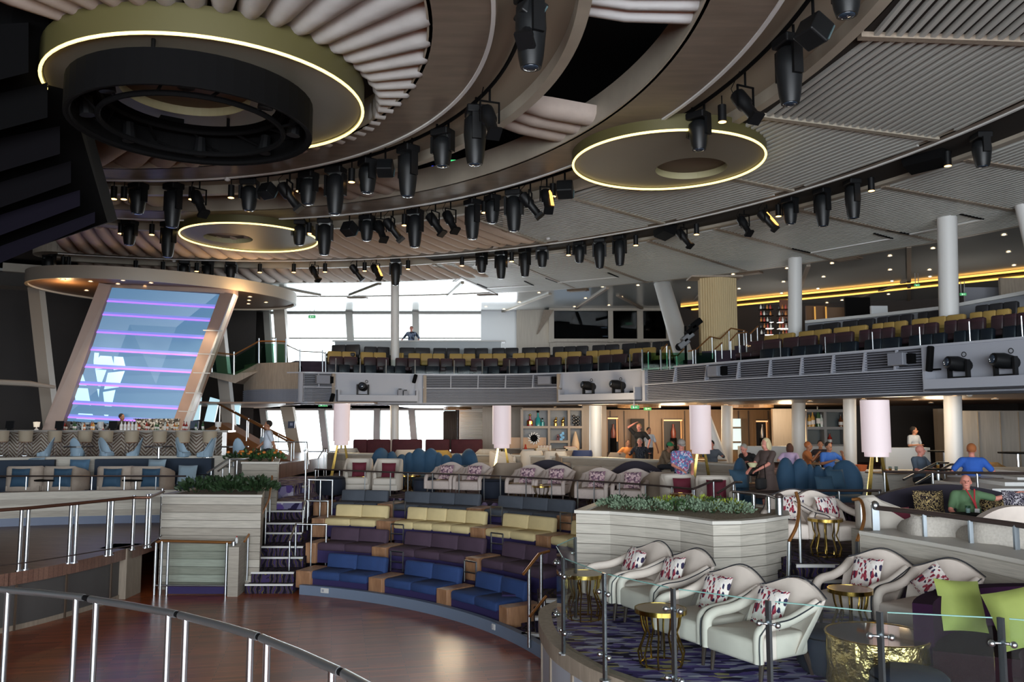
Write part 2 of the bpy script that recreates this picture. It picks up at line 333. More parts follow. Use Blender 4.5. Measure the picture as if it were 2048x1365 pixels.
# glazing: frame strips and panes
def window(n, x0, x1, z0, z1, mull, lab):
    b = MB().box(x0, YB-.05, z0, x1, YB+.2, z0+.1).box(x0, YB-.05, z1-.1, x1, YB+.2, z1)
    o = big('window_%d' % n, b, whitew, lab)
    for m_ in mull: MB().hexa([(m_[0]-.16, YB-.25, z0), (m_[0]+.16, YB-.25, z0), (m_[0]+.16, YB+.05, z0), (m_[0]-.16, YB+.05, z0), (m_[1]-.16, YB-.25, z1), (m_[1]+.16, YB-.25, z1), (m_[1]+.16, YB+.05, z1), (m_[1]-.16, YB+.05, z1)]).build('mullion', whitew, o)
    MB().box(x0, YB+.1, z0, x1, YB+.12, z1).build('pane', pglass, o)
    return o
window(1, -12.7, 1.1, 6.1, 9.3, ((-12.4, -12.7), (-8.2, -8.45), (-4.9, -5.0), (-1.2, -1.4)), 'blown out panoramic window behind the balcony')
window(2, -12.7, -2.9, 1.3, 4.3, ((-12.3, -12.75), (-9.35, -9.75), (-6.9, -6.9), (-4.85, -5.15)), 'blown out window of the lower lounge')
wb = big('trim_4', MB().box(-12.7, YB-.1, 7.9, 1.1, YB, 7.96), whitew)
big('trim_5', MB().box(-12.5, YB-.12, 2.15, -10.4, YB-.02, 2.2), greyp)
# ================================================================ CEILING
big('ceiling', MB().box(-26, -12.2, 11.2, 26.2, 60, 11.4), mat('black_void', '050506', .9), 'black void above the ring ceiling')
smooth_c = mat('smooth_ceiling', '9a9d9a', .16, spec=.7)
slatm = mat('slat_paint', 'b2b3ae', .5, spec=.3); backm = mat('slat_backing', '35322f', .9, spec=.1)
big('ceiling', MB().arc(O, 26.4, 52, ZCEIL, ZCEIL+.1, R(-40), R(112), 60), smooth_c, 'smooth satin ceiling over the balcony')
big('ceiling', MB().arc(O, 22.6, 26.4, ZCEIL, ZCEIL+.1, R(73), R(135), 40), smooth_c, 'smooth ceiling band near the bar')
big('ceiling', MB().arc(O, 22.7, 45, ZCEIL+.01, ZCEIL+.11, R(108), R(150), 20), mat('cream_ceiling', 'a89f92', .4))
big('trim_6', MB().arc(O, 26.3, 26.45, ZCEIL-.03, ZCEIL+.1, R(-20), R(112), 60), fascia)
big('ceiling', MB().arc(O, 13.5, 26.4, ZCEIL+.06, ZCEIL+.14, R(-40), R(73), 60), backm, 'dark backing of the slatted ceiling')
big('ceiling', MB().arc(O, 13.4, 22.7, ZCEIL+.5, ZCEIL+.6, R(52), R(135), 40).arc(O, 26, 27, ZCEIL+.5, ZCEIL+.6, R(52), R(60), 4), mat('fin_backing', '3b3733', .8), 'dark backing above the fabric baffles')
# rings: soffit, inner fascia, lip, slot bed, outer rail
def ring(n, r0, rl, ro, a0, a1, lab):
    z = ZCEIL
    o = big('ceiling_ring', MB().arc(O, r0, rl, z, z+.06, a0, a1, 90), soffit, lab)
    MB().arc(O, r0-.03, r0+.05, z, z+.55, a0, a1, 90).build('inner_fascia', fascia, o)
    MB().arc(O, rl-.03, rl+.03, z-.03, z+.05, a0, a1, 90).build('lip', white, o)
    MB().arc(O, rl, rl+.05, z, z+.38, a0, a1, 90).build('slot_wall', soffit, o)
    MB().arc(O, rl, ro, z+.2, z+.26, a0, a1, 90).build('slot_bed', mat('slot_taupe', '8e8373', .6), o)
    MB().arc(O, ro-.06, ro+.12, z-.02, z+.55, a0, a1, 90).build('outer_rail', fascia, o)
    for rr in (rl+.45,):
        MB().tube([pol(rr, a0+(a1-a0)*i/90, z+.12) for i in range(91)], .035, 6).build('lighting_pipe', blackm, o)
    if a1 > R(95):
        c = pol((r0+ro)/2, a1); h = (ro-r0)/2+.06
        t = a1
        b = MB()
        pts = [(c[0]+h*cos(t-q)*1, c[1]+h*sin(t-q)) for q in [pi*i/16 for i in range(17)]]
        ins = [(c[0]+(h-.42)*cos(t-q), c[1]+(h-.42)*sin(t-q)) for q in [pi*i/16 for i in range(17)]]
        pts = [(c[0]+h*cos(t+q), c[1]+h*sin(t+q)) for q in [pi*i/16 for i in range(17)]]
        ins = [(c[0]+(h-.42)*cos(t+q), c[1]+(h-.42)*sin(t+q)) for q in [pi*i/16 for i in range(17)]]
        for i in range(16):
            b.hexa([(*pts[i], z), (*pts[i+1], z), (*ins[i+1], z), (*ins[i], z), (*pts[i], z+.5), (*pts[i+1], z+.5), (*ins[i+1], z+.06), (*ins[i], z+.06)])
        b.build('rounded_end', fascia, o)
    return o
ring(1, 7.35, 8.25, 9.45, R(-75), R(98), 'inner curved wooden ceiling ring above the dance floor')
ring(2, 11.1, 12.1, 13.45, R(-50), R(102), 'middle curved wooden ceiling ring')
ring(3, 17.78, 18.0, 19.3, R(-25), R(112), 'outer curved ceiling ring with the lighting slot')
# slatted wedges
n_sl = [0]
def wedge(r0, r1, aa, ab, single, lab, pitch=.17):
    am = (aa+ab)/2; h = (ab-aa)/2; e = Vector((cos(am), sin(am))); s = Vector((-sin(am), cos(am)))
    o = big('ceiling_panel', MB().arc(O, r0+.02, r1-.02, ZCEIL+.03, ZCEIL+.06, aa+.004, ab-.004, 6), backm, lab)
    acc = MB(); d = r0+.12
    while d < r1-.05:
        L_ = d*math.tan(h)-.06; m_ = sqrt(max(0, (r1-.04)**2-d*d)); L_ = min(L_, m_)
        if L_ > .1:
            c = O+e*d; q = MB() if single else acc
            q.ob((c.x, c.y, ZCEIL+.005), (2*L_, .07, .075), am+pi/2)
            if single: q.build('slat', slatm, o); n_sl[0] += 1
        d += pitch
    if not single: tag(acc.build('slats', slatm, o), kind='stuff')
def divider(r0, r1, a):
    p, q = pol(r0, a), pol(r1, a+R(0)); c = ((p[0]+q[0])/2, (p[1]+q[1])/2)
    return MB().ob((c[0], c[1], ZCEIL-.0), (r1-r0, .13, .1), a)
inn = [-22, -9, 4, 17.5, 30.5, 44, 57.5]; outer = [-3, 5, 12.5, 20, 26.5, 34, 42, 49, 58, 65, 73]
for i in range(len(inn)-1): wedge(13.62, 17.76, R(inn[i]), R(inn[i+1]), inn[i] >= 0, 'grey slatted ceiling panel of the inner belt')
for i in range(len(outer)-1): wedge(19.45, 26.3, R(outer[i]), R(outer[i+1]), 26 < outer[i] < 49, 'grey slatted ceiling panel of the outer belt')
for a in inn: big('ceiling_batten', divider(13.6, 17.78, R(a)), fascia if a > 10 else taupe)
for a in outer: big('ceiling_batten', divider(19.4, 26.4, R(a)), taupe)
for x0, y0, x1, y1 in ((1110, 645, 1215, 575), (1290, 620, 1235, 590), (1000, 625, 1100, 587), (1390, 600, 1430, 552), (1590, 600, 1617, 530), (1818, 600, 1818, 492), (560, 575, 640, 590), (700, 590, 760, 567), (895, 592, 925, 565), (1700, 602, 1818, 560)):
    p, q = W(x0, y0, ZCEIL), W(x1, y1, ZCEIL); c = (p+q)/2; d = q-p
    big('ceiling_batten', MB().ob((c.x, c.y, ZCEIL-.03), (d.length, .14, .07), atan2(d.y, d.x)), taupe if x0 > 1000 else fascia)
for x, y, wd in ((1175, 558, 120), (1700, 490, 160), (1890, 452, 140), (1020, 572, 90)):
    p = W(x, y, ZCEIL); a = atan2(p.y-O.y, p.x-O.x); L_ = wd/F*p.y*1.1; e = Vector((cos(a), sin(a), 0)); s = Vector((-sin(a), cos(a), 0))
    t = thing('ceiling_diffuser', {1175: 'long white linear ceiling diffuser behind the row of lights, left one', 1700: 'long white linear ceiling diffuser on the slatted panel above the curtain column', 1890: 'long white linear ceiling diffuser near the right edge of the slatted ceiling', 1020: 'short white linear ceiling diffuser left of the slatted belt'}[x], 'air vent', (p.x, p.y, ZCEIL-.04), a+pi/2)
    MB().box(-L_/2, -.06, -.02, L_/2, .06, .02).build('diffuser_blade', white, t)
    MB().ob((-L_/2+.0, .55, 0), (.06, 1.1, .03)).build('side_slot', blackm, t); MB().ob((L_/2, .55, 0), (.06, 1.1, .03)).build('side_slot', blackm, t)
# fabric baffles
finm = mat('quilted_baffle', 'ab9e95', .8, bump=.35, nscale=5, noise=.05, spec=.2)
finw = mat('pleated_white_baffle', 'b2b0ae', .8, bump=.5, nscale=4, noise=.05, spec=.2)
def baffle(p, q, w0, w1, depth, z, m_, parent, n=8, m=7):
    p, q = Vector(p), Vector(q); d = (q-p); L_ = d.length; t = d/L_; s = Vector((-t.y, t.x)); vs = []
    for i in range(m+1):
        u = i/m; ww = (w0+(w1-w0)*u)/2; hh = depth*(1 if .1 < u < .93 else .72)
        rr = ww*(1 if u > 0 else .8)
        for k in range(n+1):
            a = pi*k/n; vs.append((p.x+t.x*L_*u+s.x*rr*cos(a), p.y+t.y*L_*u+s.y*rr*cos(a), z-hh*sin(a)**.7))
    fs = [(i*(n+1)+k, i*(n+1)+k+1, (i+1)*(n+1)+k+1, (i+1)*(n+1)+k) for i in range(m) for k in range(n)]
    fs += [tuple(range(n+1))[::-1], tuple(m*(n+1)+k for k in range(n+1))]
    return MB().add(vs, fs).build('fabric_baffle', m_, parent, smooth=50)
DC = Vector((-5.15, 13.8))
cano = thing('baffle_canopy', 'fan of pleated pale fabric baffles around the large glowing disc', 'ceiling baffles', (0, 0, 0))
N_ = 44
for i in range(N_):
    a = R(-116+i*300/N_); e = Vector((cos(a), sin(a)))
    p = DC+e*2.75
    # meet the ring circle
    f = DC-O; bq = f.dot(e); cq = f.dot(f)-7.5**2; t = -bq+sqrt(bq*bq-cq)
    if t < 3.0: t = 3.0
    q = DC+e*min(t, 8.5)
    if atan2(q.y-O.y, q.x-O.x) > R(101) and q.x < -9.6: continue
    baffle(p, q, 2*pi*2.75/52.8*1.02, 2*pi*t/52.8*1.02, .36, ZCEIL+.32, finw if q.x > -4 else finm, cano)
big('ceiling', MB().arc(O, .2, 7.4, ZCEIL+.5, ZCEIL+.55, 0, 2*pi, 40), mat('fin_backing', '3b3733', .8), 'dark backing above the fan of baffles')
c2 = thing('baffle_belt', 'belt of rolled beige fabric baffles behind the small left disc', 'ceiling baffles'); finb = mat('rolled_baffle_lit', 'c6b6aa', .8, bump=.3, nscale=5, spec=.2)  # belt fabric is a brightened copy, its colour making up for missing light
k = 0
for a in [59+i*1.72 for i in range(31)]:
    e = R(a); baffle(pol(13.6, e), pol(17.6 if a < 66 else 17.7, e), .42, .54, .34, ZCEIL+.22, finb, c2, m=5)
c3 = thing('baffle_belt', 'outer belt of rolled beige fabric baffles near the window ceiling', 'ceiling baffles')
for a in [70.5+i*1.42 for i in range(29)]:
    e = R(a); baffle(pol(19.45, e), pol(22.55, e), .48, .56, .34, ZCEIL+.22, finb, c3, m=5)
big('trim_7', MB().arc(O, 22.5, 22.75, ZCEIL-.02, ZCEIL+.3, R(69.5), R(118), 40), fascia)
# curved edges where the baffle belts stop against the slats
b = MB(); pp = [W(x, y, ZCEIL) for x, y in ((1003, 425), (1006, 448), (1000, 470), (985, 496))]
b.sweep([tuple(p)[:2] for p in spline(pp, 5)], [(0, ZCEIL-.03), (.16, ZCEIL-.03), (.16, ZCEIL+.35), (0, ZCEIL+.35)])
pp = [W(x, y, ZCEIL) for x, y in ((962, 518), (940, 535), (905, 563))]
b.sweep([tuple(p)[:2] for p in spline(pp, 5)], [(0, ZCEIL-.03), (.16, ZCEIL-.03), (.16, ZCEIL+.35), (0, ZCEIL+.35)])
big('trim_8', b, taupe)
# loose strips of baffle bridging the black void
def strip_set(label, a0, n, da, r0, r1, m_, z=ZCEIL+.35, w=.5):
    t = thing('baffle_bridge', label, 'ceiling baffles')
    for i in range(n): baffle(pol(r0, R(a0+i*da)), pol(r1, R(a0+i*da)), w, w*1.15, .3, z, m_, t, m=4)
strip_set('three grey fabric baffles bridging the void beside the right glowing disc', 25.5, 3, 2.75, 9.5, 12.0, finm)
strip_set('beige fabric baffles bridging the void above the row of stage lights', 58, 4, 2.9, 9.5, 12.0, finm)
strip_set('white fabric baffles bridging the void at the top edge', -2.2, 4, 1.9, 9.5, 12.0, mat('white_baffle', 'c2c2c2', .8, bump=.3, nscale=5), w=.36)
strip_set('two pale round ended baffles at the left end of the void', 95, 3, 3, 9.5, 11.3, mat('cream_baffle', 'b5ab9b', .8))
# glowing discs
rimm = mat('olive_gold_rim', '55502f', .5, .2); platem = mat('disc_plate', '6f685b', .5, noise=.06, nscale=.6)
def disc(label, c, r, hole, hr, z, ledm=yellowled, tall=.55):
    t = thing('ceiling_disc', label, 'ceiling light', (c.x, c.y, z))
    MB().lathe([(r-.04, tall), (r+.02, tall), (r+.02, .03), (r-.04, .03)], 72).build('rim', rimm, t, smooth=40)
    b = MB(); n = 64; vs = []
    for i in range(n):
        a = 2*pi*i/n; vs += [(r*cos(a)*.985, r*sin(a)*.985, .04), (hole[0]+hr*cos(a), hole[1]+hr*sin(a), .04), (hole[0]+hr*cos(a), hole[1]+hr*sin(a), .19)]
    v2 = [q for i, q in enumerate(vs) if i % 3 != 2]; b.add(v2, [(2*i, 2*i+1, (2*i+3) % (2*n), (2*i+2) % (2*n)) for i in range(n)]); pl_ = b.build('plate', platem, t)
    MB().lathe([(hr, .04), (hr, .19)], 48, (hole[0], hole[1], 0)).build('recess_wall', mat('recess_olive', '9a9472', .5), pl_)
    MB().lathe([(0, .195), (hr, .195), (hr, .185), (0, .185)], 32, (hole[0], hole[1], 0)).build('recess_top', mat('recess_brown', '5a4636', .6), pl_)
    MB().tube([(r*cos(2*pi*i/72), r*sin(2*pi*i/72), .01) for i in range(72)], .024, 6, closed=True).build('glow_ring', ledm, t)
    return t
zr = 9.04
disc('large glowing ceiling disc with the black lighting truss below it', Vector((-4.98, 13.22)), 2.47, (-.3, -.3), 1.0, 8.92, tall=.45)
disc('small glowing ceiling disc at the left above the row of lights', W(500, 478, zr), 1.95, (-.68, .1), .7, zr, tall=.3)
disc('glowing ceiling disc with an open brown recess right of the void', W(1335, 327, zr), 1.97, (.6, .5), .76, zr, tall=.32)
# black lighting truss ring
tc = W(388, 236, 8.4)
t = thing('lighting_truss', 'round black lighting truss under the large glowing disc', 'lighting truss', (tc.x, tc.y, 8.2)); t.scale = (.95, .95, .95)
MB().lathe([(1.82, .02), (1.9, .0), (1.9, .5), (1.82, .52), (1.82, .02)], 48).build('outer_skirt', blackm, t)
MB().lathe([(1.3, .5), (1.9, .5), (1.9, .54), (1.3, .54)], 48).build('top_plate', blackm, t)
for rr, zz in ((1.84, .05), (1.42, .06), (1.42, .45)): MB().tube([(rr*cos(2*pi*i/48), rr*sin(2*pi*i/48), zz) for i in range(48)], .045, 6, closed=True).build('truss_pipe', blackm, t)
for i in range(12):
    a = 2*pi*i/12; MB().tube([(1.42*cos(a), 1.42*sin(a), .06), (1.84*cos(a+.2), 1.84*sin(a+.2), .3), (1.42*cos(a+.4), 1.42*sin(a+.4), .45)], .025, 5).build('brace', blackm, t)
for i in range(8):
    a = 2*pi*i/8+.3; MB().cyl((1.62*cos(a), 1.62*sin(a), .4), (1.58*cos(a), 1.58*sin(a), .08), .09, .12, 10).build('spot_can', black, t)
for i in range(4): MB().cyl((1.6*cos(i*pi/2), 1.6*sin(i*pi/2), .5), (1.6*cos(i*pi/2), 1.6*sin(i*pi/2), .82), .03, None, 6).build('hanger', blackm, t)
MB().ob((-1.0, 1.45, .62), (.4, .3, .22), .6).build('winch_box', blackm, t)
# dark stepped shade at the upper left
shade = big('wall_shade', MB().hexa([WD(-400, 600, 15.5), WD(-60, 540, 15.3), WD(215, 445, 15.5), WD(50, -120, 10.6), WD(-400, 500, 16.5), WD(-60, 500, 16.3), WD(235, 440, 16.6), WD(70, -140, 11.6)]), blackm, 'black stepped stage shade')
nav = [mat('shade_board_1', '060607', .9, spec=.08), mat('shade_board_2', '09080b', .9, spec=.08), mat('shade_board_3', '100e17', .9, spec=.08)]
for i, (yl0, yl1, xr, yr0, yr1, Y) in enumerate(((50, 183, 57, 45, 145, 11.2), (190, 262, 95, 165, 235, 12), (277, 350, 120, 252, 308, 12.8), (362, 412, 142, 322, 366, 13.5), (424, 466, 160, 380, 412, 14.1), (480, 515, 190, 424, 446, 14.7))):
    d = (yl0-yr0)*1.2
    P = [WD(-150, yl1+d+8, Y), WD(xr, yr1, Y), WD(xr, yr1, Y+.5), WD(-150, yl1+d+8, Y+.5), WD(-150, yl0+d, Y-.05), WD(xr, yr0, Y-.05), WD(xr, yr0, Y+.45), WD(-150, yl0+d, Y+.45)]
    MB().hexa(P).build('shade_board', nav[min(2, i//2)], shade)
# ================================================================ BALCONY
bc = spline([Vector(p) for p in ((-8.2, 30.1), (-7.4, 29.9), (-6.2, 30.4), (-3.3, 31.3), (-.6, 31.3), (2.1, 30.2), (4.5, 28.0), (6.4, 24.7), (8.2, 21.9), (9.6, 19.5), (10.8, 17.3), (13, 12.7), (14.6, 8))], 12)
bpx = [PX((p.x, p.y, 4.9))[0] if p.y > 3 else 9999 for p in bc]
def bat(px):
    for i in range(len(bc)-1):
        if bpx[i] <= px <= bpx[i+1]:
            t = (px-bpx[i])/(bpx[i+1]-bpx[i]); p = bc[i].lerp(bc[i+1], t); d = (bc[i+1]-bc[i]).normalized(); return p, d, i+t
    return bc[0], (bc[1]-bc[0]).normalized(), 0
def bsub(x0, x1, n=None):
    n = n or max(3, int((x1-x0)/30)); return [tuple(bat(x0+(x1-x0)*i/n)[0]) for i in range(n+1)]
def boff(px, off):
    """point `off` metres behind the balcony edge that appears at column px"""
    best = None
    for i in range(len(bc)-1):
        for t in (0, .25, .5, .75):
            p = bc[i].lerp(bc[i+1], t); d = (bc[i+1]-bc[i]).normalized(); q = p+Vector((-d.y, d.x))*off
            if q.y < 3: continue
            e = abs(PX((q.x, q.y, 6))[0]-px)
            if best is None or e < best[0]: best = (e, q, d)
    return best[1], atan2(best[2].y, best[2].x)
path = [tuple(p) for p in bc]
bal = big('wall_balcony', MB().sweep(path, [(-.3, 4.3), (0, 4.3), (0, 5.42), (-.3, 5.42)]), greyp, 'grey front of the balcony')
MB().sweep(path, [(-.32, 5.40), (.04, 5.40), (.04, 5.45), (-.32, 5.45)]).build('coping', mat('coping_grey', 'a3a6ae', .4), bal)
MB().sweep(path, [(-.3, 4.26), (.07, 4.26), (.07, 4.31), (-.3, 4.31)]).build('bottom_lip', mat('lip_dark', '3c3d42', .5), bal)
MB().sweep(path, [(.0, 4.32), (.075, 4.32), (.075, 4.35), (.0, 4.35)]).build('bottom_rail', greyp, bal)
undm = mat('lounge_ceiling', '8a7462', .38, spec=.5)
big('ceiling', MB().sweep(path[8:], [(-13, 4.3), (-.1, 4.3), (-.1, 4.36), (-13, 4.36)]).box(-13.5, 29.9, 4.30, -5, YB, 4.36), undm, 'low ceiling of the lounge under the balcony')
# beige rounded left end
e0 = [(-10.2, 31.5), (-9.6, 30.7), (-8.9, 30.25), (-8.2, 30.1), (-7.75, 29.95)]
big('wall_balcony', MB().sweep([tuple(p) for p in spline([Vector(p) for p in e0], 4)], [(0, 4.83), (.04, 4.83), (.04, 5.8), (0, 5.8)]), taupe, 'beige rounded end of the balcony front')
o = big('wall_balcony', MB().sweep([tuple(p) for p in spline([Vector(p) for p in e0], 4)], [(0, 4.3), (.03, 4.3), (.03, 4.83), (0, 4.83)]), greyd, 'louvred rounded end of the balcony front')
for j in range(7): MB().sweep([tuple(p) for p in spline([Vector(p) for p in e0], 4)], [(.03, 4.34+j*.07), (.06, 4.34+j*.07), (.06, 4.38+j*.07), (.03, 4.38+j*.07)]).build('slat', greyd, o)
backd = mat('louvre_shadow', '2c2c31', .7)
def louvre(x0, x1, lab, nposts):
    pth = bsub(x0, x1); t = thing('louvre_panel', lab, 'louvre panel')
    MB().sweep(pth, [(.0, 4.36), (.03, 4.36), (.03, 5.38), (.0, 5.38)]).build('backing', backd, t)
    for j in range(7): z = 4.93+j*.065; MB().sweep(pth, [(.04, z), (.15-.012*j, z), (.15-.012*j, z+.022), (.04, z+.03)]).build('slat', greyd, t)
    MB().sweep(pth, [(.02, 4.87), (.17, 4.87), (.17, 4.91), (.02, 4.91)]).build('middle_rail', greyp, t)
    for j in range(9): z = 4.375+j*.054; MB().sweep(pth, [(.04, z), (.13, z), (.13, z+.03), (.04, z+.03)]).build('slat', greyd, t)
    for i in range(nposts+1):
        p, d, _ = bat(x0+(x1-x0)*i/nposts); a = atan2(d.y, d.x); n = Vector((d.y, -d.x))
        MB().add([(p.x+n.x*o_+d.x*s_, p.y+n.y*o_+d.y*s_, z) for z, o_ in ((4.9, .2), (5.38, .1)) for s_, o2 in ((-.02, 0), (.02, 0))], [(0, 1, 3, 2)]).hexa([(p.x+n.x*u+d.x*s_, p.y+n.y*u+d.y*s_, z) for z, oo in ((4.9, .19), (5.38, .1)) for s_, u in ((-.02, oo), (.02, oo), (.02, .02), (-.02, .02))]).build('mullion', greyp, t)
    for px in (x0+3, x1-3):
        p, d, _ = bat(px); n = Vector((d.y, -d.x)); MB().ob((p.x+n.x*.09, p.y+n.y*.09, 4.87), (.12, .2, 1.04), atan2(d.y, d.x)).build('end_panel', taupe if x0 < 1200 and px > 610 else greyp, t)
louvre(603, 668, 'short grey louvre panel at the left end of the balcony front', 2)
louvre(846, 1124, 'long grey louvre panel in the middle of the balcony front', 5)
louvre(1292, 1862, 'longest grey louvre panel on the right part of the balcony front', 9)
def ledge(x0, x1, lab):
    t = thing('light_ledge', lab, 'ledge'); pth = bsub(x0, x1)
    MB().sweep(pth, [(.0, 4.40), (.42, 4.40), (.42, 4.62), (.37, 4.62), (.37, 4.5), (0, 4.5)]).build('tray', greyp, t)
    MB().sweep(pth, [(.02, 4.36), (.40, 4.36), (.40, 4.395), (.02, 4.395)]).build('under_lip', mat('lip_dark', '3c3d42', .5), t)
    for px in (x0, x1):
        p, d, _ = bat(px); n = Vector((d.y, -d.x)); MB().ob((p.x+n.x*.2, p.y+n.y*.2, 4.6), (.06, .4, .42), atan2(d.y, d.x)).build('end_cheek', greyp, t)
ledge(674, 832, 'grey ledge on the balcony front holding one stage light')
ledge(1128, 1284, 'grey ledge on the balcony front holding two stage lights')
ledge(1868, 2130, 'grey ledge on the balcony front at the right edge holding two big stage lights')
def bthing(px, z, off):
    p, d, _ = bat(px); n = Vector((d.y, -d.x)); return (p.x+n.x*off, p.y+n.y*off, z), atan2(d.y, d.x)
# moving head on a ledge (lying horizontally)
lens = mat('lens_dark', '2a3440', .08, 0, spec=.8)
def ledge_light(label, px, s=1):
    l, a = bthing(px, 4.5, .2); t = thing('moving_head_light', label, 'stage light', l, a, 'stage lights on the balcony ledges'); t.scale = (s, s, s)
    MB().rb((0, 0, .06), (.34, .28, .12), .03).build('base', black, t)
    y = MB(); y.ob((-.2, 0, .3), (.05, .12, .42)).ob((.2, 0, .3), (.05, .12, .42)).ob((0, 0, .13), (.42, .14, .05)); y.build('yoke', black, t)
    MB(Matrix.Translation((0, 0, .42)) @ Matrix.Rotation(R(70), 4, 'Z') @ Matrix.Rotation(R(8), 4, 'Y')).tube([(-.3, 0, 0), (-.27, 0, 0), (-.05, 0, 0), (.22, 0, 0), (.3, 0, 0)], [.06, .13, .165, .13, .11], 14).build('head', black, t, smooth=45)
    MB(Matrix.Translation((0, 0, .42)) @ Matrix.Rotation(R(70), 4, 'Z') @ Matrix.Rotation(R(8), 4, 'Y')).ell((-.3, 0, 0), (.03, .09, .09)).build('lens', lens, t, smooth=True)
    MB().tube([(.13+.05*cos(a_), 0, .62+.05*sin(a_)) for a_ in [i*pi/5 for i in range(10)]], .01, 5, closed=True).build('safety_loop', black, t)
ledge_light('single black stage light on the left balcony ledge', 724)
ledge_light('left one of two black stage lights on the middle balcony ledge', 1183)
ledge_light('right one of two black stage lights on the middle balcony ledge', 1243)
ledge_light('black stage light on the right balcony ledge, next to the louvre panel', 1928, 1.05)
ledge_light('large black stage light on the right balcony ledge, cut by the picture edge', 2022, 1.05)
def box_speaker(label, px, z, w=.34, h=.26):
    l, a = bthing(px, z, .3); t = thing('box_speaker', label, 'speaker', l, a, 'grey box speakers on the balcony front')
    MB().rb((0, 0, 0), (w, .2, h), .02).build('cabinet', mat('speaker_grey', '777a82', .5), t); MB().ob((0, -.105, 0), (w*.9, .012, h*.86)).build('grille', greyd, t); MB().ob((w/2+.08, .1, 0), (.14, .16, h*.8)).build('bracket', blackm, t)
box_speaker('grey box speaker on the short louvre panel', 641, 5.16, .5, .3)
box_speaker('grey box speaker at the right end of the middle louvre panel', 1096, 5.16, .5, .3)
box_speaker('grey box speaker near the left end of the long louvre panel', 1444, 5.16, .42, .32)
box_speaker('grey box speaker near the right end of the long louvre panel', 1812, 5.14, .42, .3)
def small_fixture(label, px, z, kind):
    l, a = bthing(px, z, .25); t = thing('wall_speaker' if kind else 'junction_box', label, 'speaker' if kind else 'box', l, a)
    if kind == 2: MB().rb((0, 0, .25), (.12, .16, .6), .04, ry=.12).build('body', blackm, t); MB().ob((.12, .05, .0), (.2, .04, .04)).build('arm', blackm, t)
    elif kind == 1: MB().rb((0, 0, 0), (.14, .16, .34), .04, ry=.25).build('body', blackm, t); MB().ob((.05, .08, -.25), (.03, .03, .25)).build('arm', greyp, t)
    else: MB().ob((0, -.02, .0), (.16, .16, .26)).build('case', greyd, t); MB().ob((.0, -.02, .15), (.1, .1, .04)).build('lid', black, t)
small_fixture('small black wall speaker at the left end of the middle louvre panel', 828, 5.25, 1)
small_fixture('tall black wall speaker between the long louvre panel and the right ledge', 1874, 4.85, 2)
small_fixture('grey junction box on the left balcony ledge, left one', 798, 4.7, 0); small_fixture('grey junction box on the left balcony ledge, right one', 809, 4.66, 0)
small_fixture('small black fixture at the left foot of the left balcony ledge', 662, 4.5, 1); small_fixture('small black fixture at the right end of the middle balcony ledge', 1272, 4.52, 1)
# glass balustrade on the balcony
def post_line(name, label, cat, xs, z0, z1, panes=True, r=.022, off=-.06, group=None, pm=None):
    t = thing(name, label, cat)
    pts = [bthing(x, 0, off)[0] for x in xs]
    for p in pts: MB().cyl((p[0], p[1], z0), (p[0], p[1], z1), r, None, 6).build('post', chrome, t)
    if panes:
        for a_, b_ in zip(pts, pts[1:]):
            dx, dy = b_[0]-a_[0], b_[1]-a_[1]; MB().ob(((a_[0]+b_[0])/2, (a_[1]+b_[1])/2, (z0+z1)/2), (hypot(dx, dy)-.06, .012, z1-z0-.03), atan2(dy, dx)).build('pane', pm or pglass, t)
    return t
post_line('glass_balustrade', 'low glass balustrade with thin steel posts along the left part of the balcony', 'railing', (671, 720, 772, 830, 908, 964, 1018, 1073, 1130, 1195, 1258, 1284), 5.44, 5.98)
post_line('glass_balustrade', 'low glass balustrade along the right part of the balcony', 'railing', (1480, 1560, 1650, 1745, 1840, 1940, 2045, 2160), 5.44, 5.9, r=.012)
# tiers
for k in range(4):
    sec = [(-12 if k == 3 else -1.3-1.25*(k+1)-.3, 4.5), (-.35-1.25*k, 4.5), (-.35-1.25*k, 5.2+.31*k), (-12 if k == 3 else -1.3-1.25*(k+1)-.3, 5.2+.31*k)]
    big('floor', MB().sweep(path, sec), mat('tier_carpet', '3a2f3c', .95), 'carpeted balcony tier %d from the edge' % (k+1))
upC = {'navy': mat('navy_leather', '141b28', .5), 'maroon': mat('maroon_leather', '38232a', .5), 'gold': mat('gold_leather', 'a3874a', .55), 'charcoal': mat('charcoal_leather', '26262a', .5)}
sofas = {
 'navy': (0, 0.85, 5.0, [(655, 700), (706, 756), (764, 812), (822, 880), (890, 940), (950, 1000), (1012, 1062), (1074, 1124), (1136, 1186), (1198, 1240), (1520, 1575), (1585, 1640), (1655, 1715), (1730, 1800), (1815, 1890), (1905, 1985), (2000, 2090)]),
 'maroon': (1, 1.55, 5.36, [(659, 716), (726, 779), (790, 843), (855, 932), (942, 996), (1007, 1060), (1071, 1125), (1135, 1189), (1199, 1255), (1266, 1300), (1496, 1560), (1567, 1633), (1641, 1707), (1719, 1790), (1802, 1877), (1887, 1970), (1982, 2064)]),
 'gold': (2, 2.8, 5.66, [(654, 710), (718, 772), (798, 811), (815, 891), (900, 954), (962, 1016), (1025, 1100), (1108, 1162), (1170, 1246), (1256, 1312), (1323, 1348), (1529, 1590), (1598, 1662), (1670, 1737), (1744, 1816), (1825, 1933), (1942, 2023), (2035, 2110)]),
 'charcoal': (3, 4.05, 6.0, [(666, 717), (726, 778), (799, 858), (867, 917), (926, 978), (985, 1038), (1045, 1098), (1104, 1178), (1186, 1239), (1246, 1300), (1306, 1346), (1617, 1680), (1686, 1754), (1758, 1830), (1836, 1883), (1954, 2039)])}
protos = {}
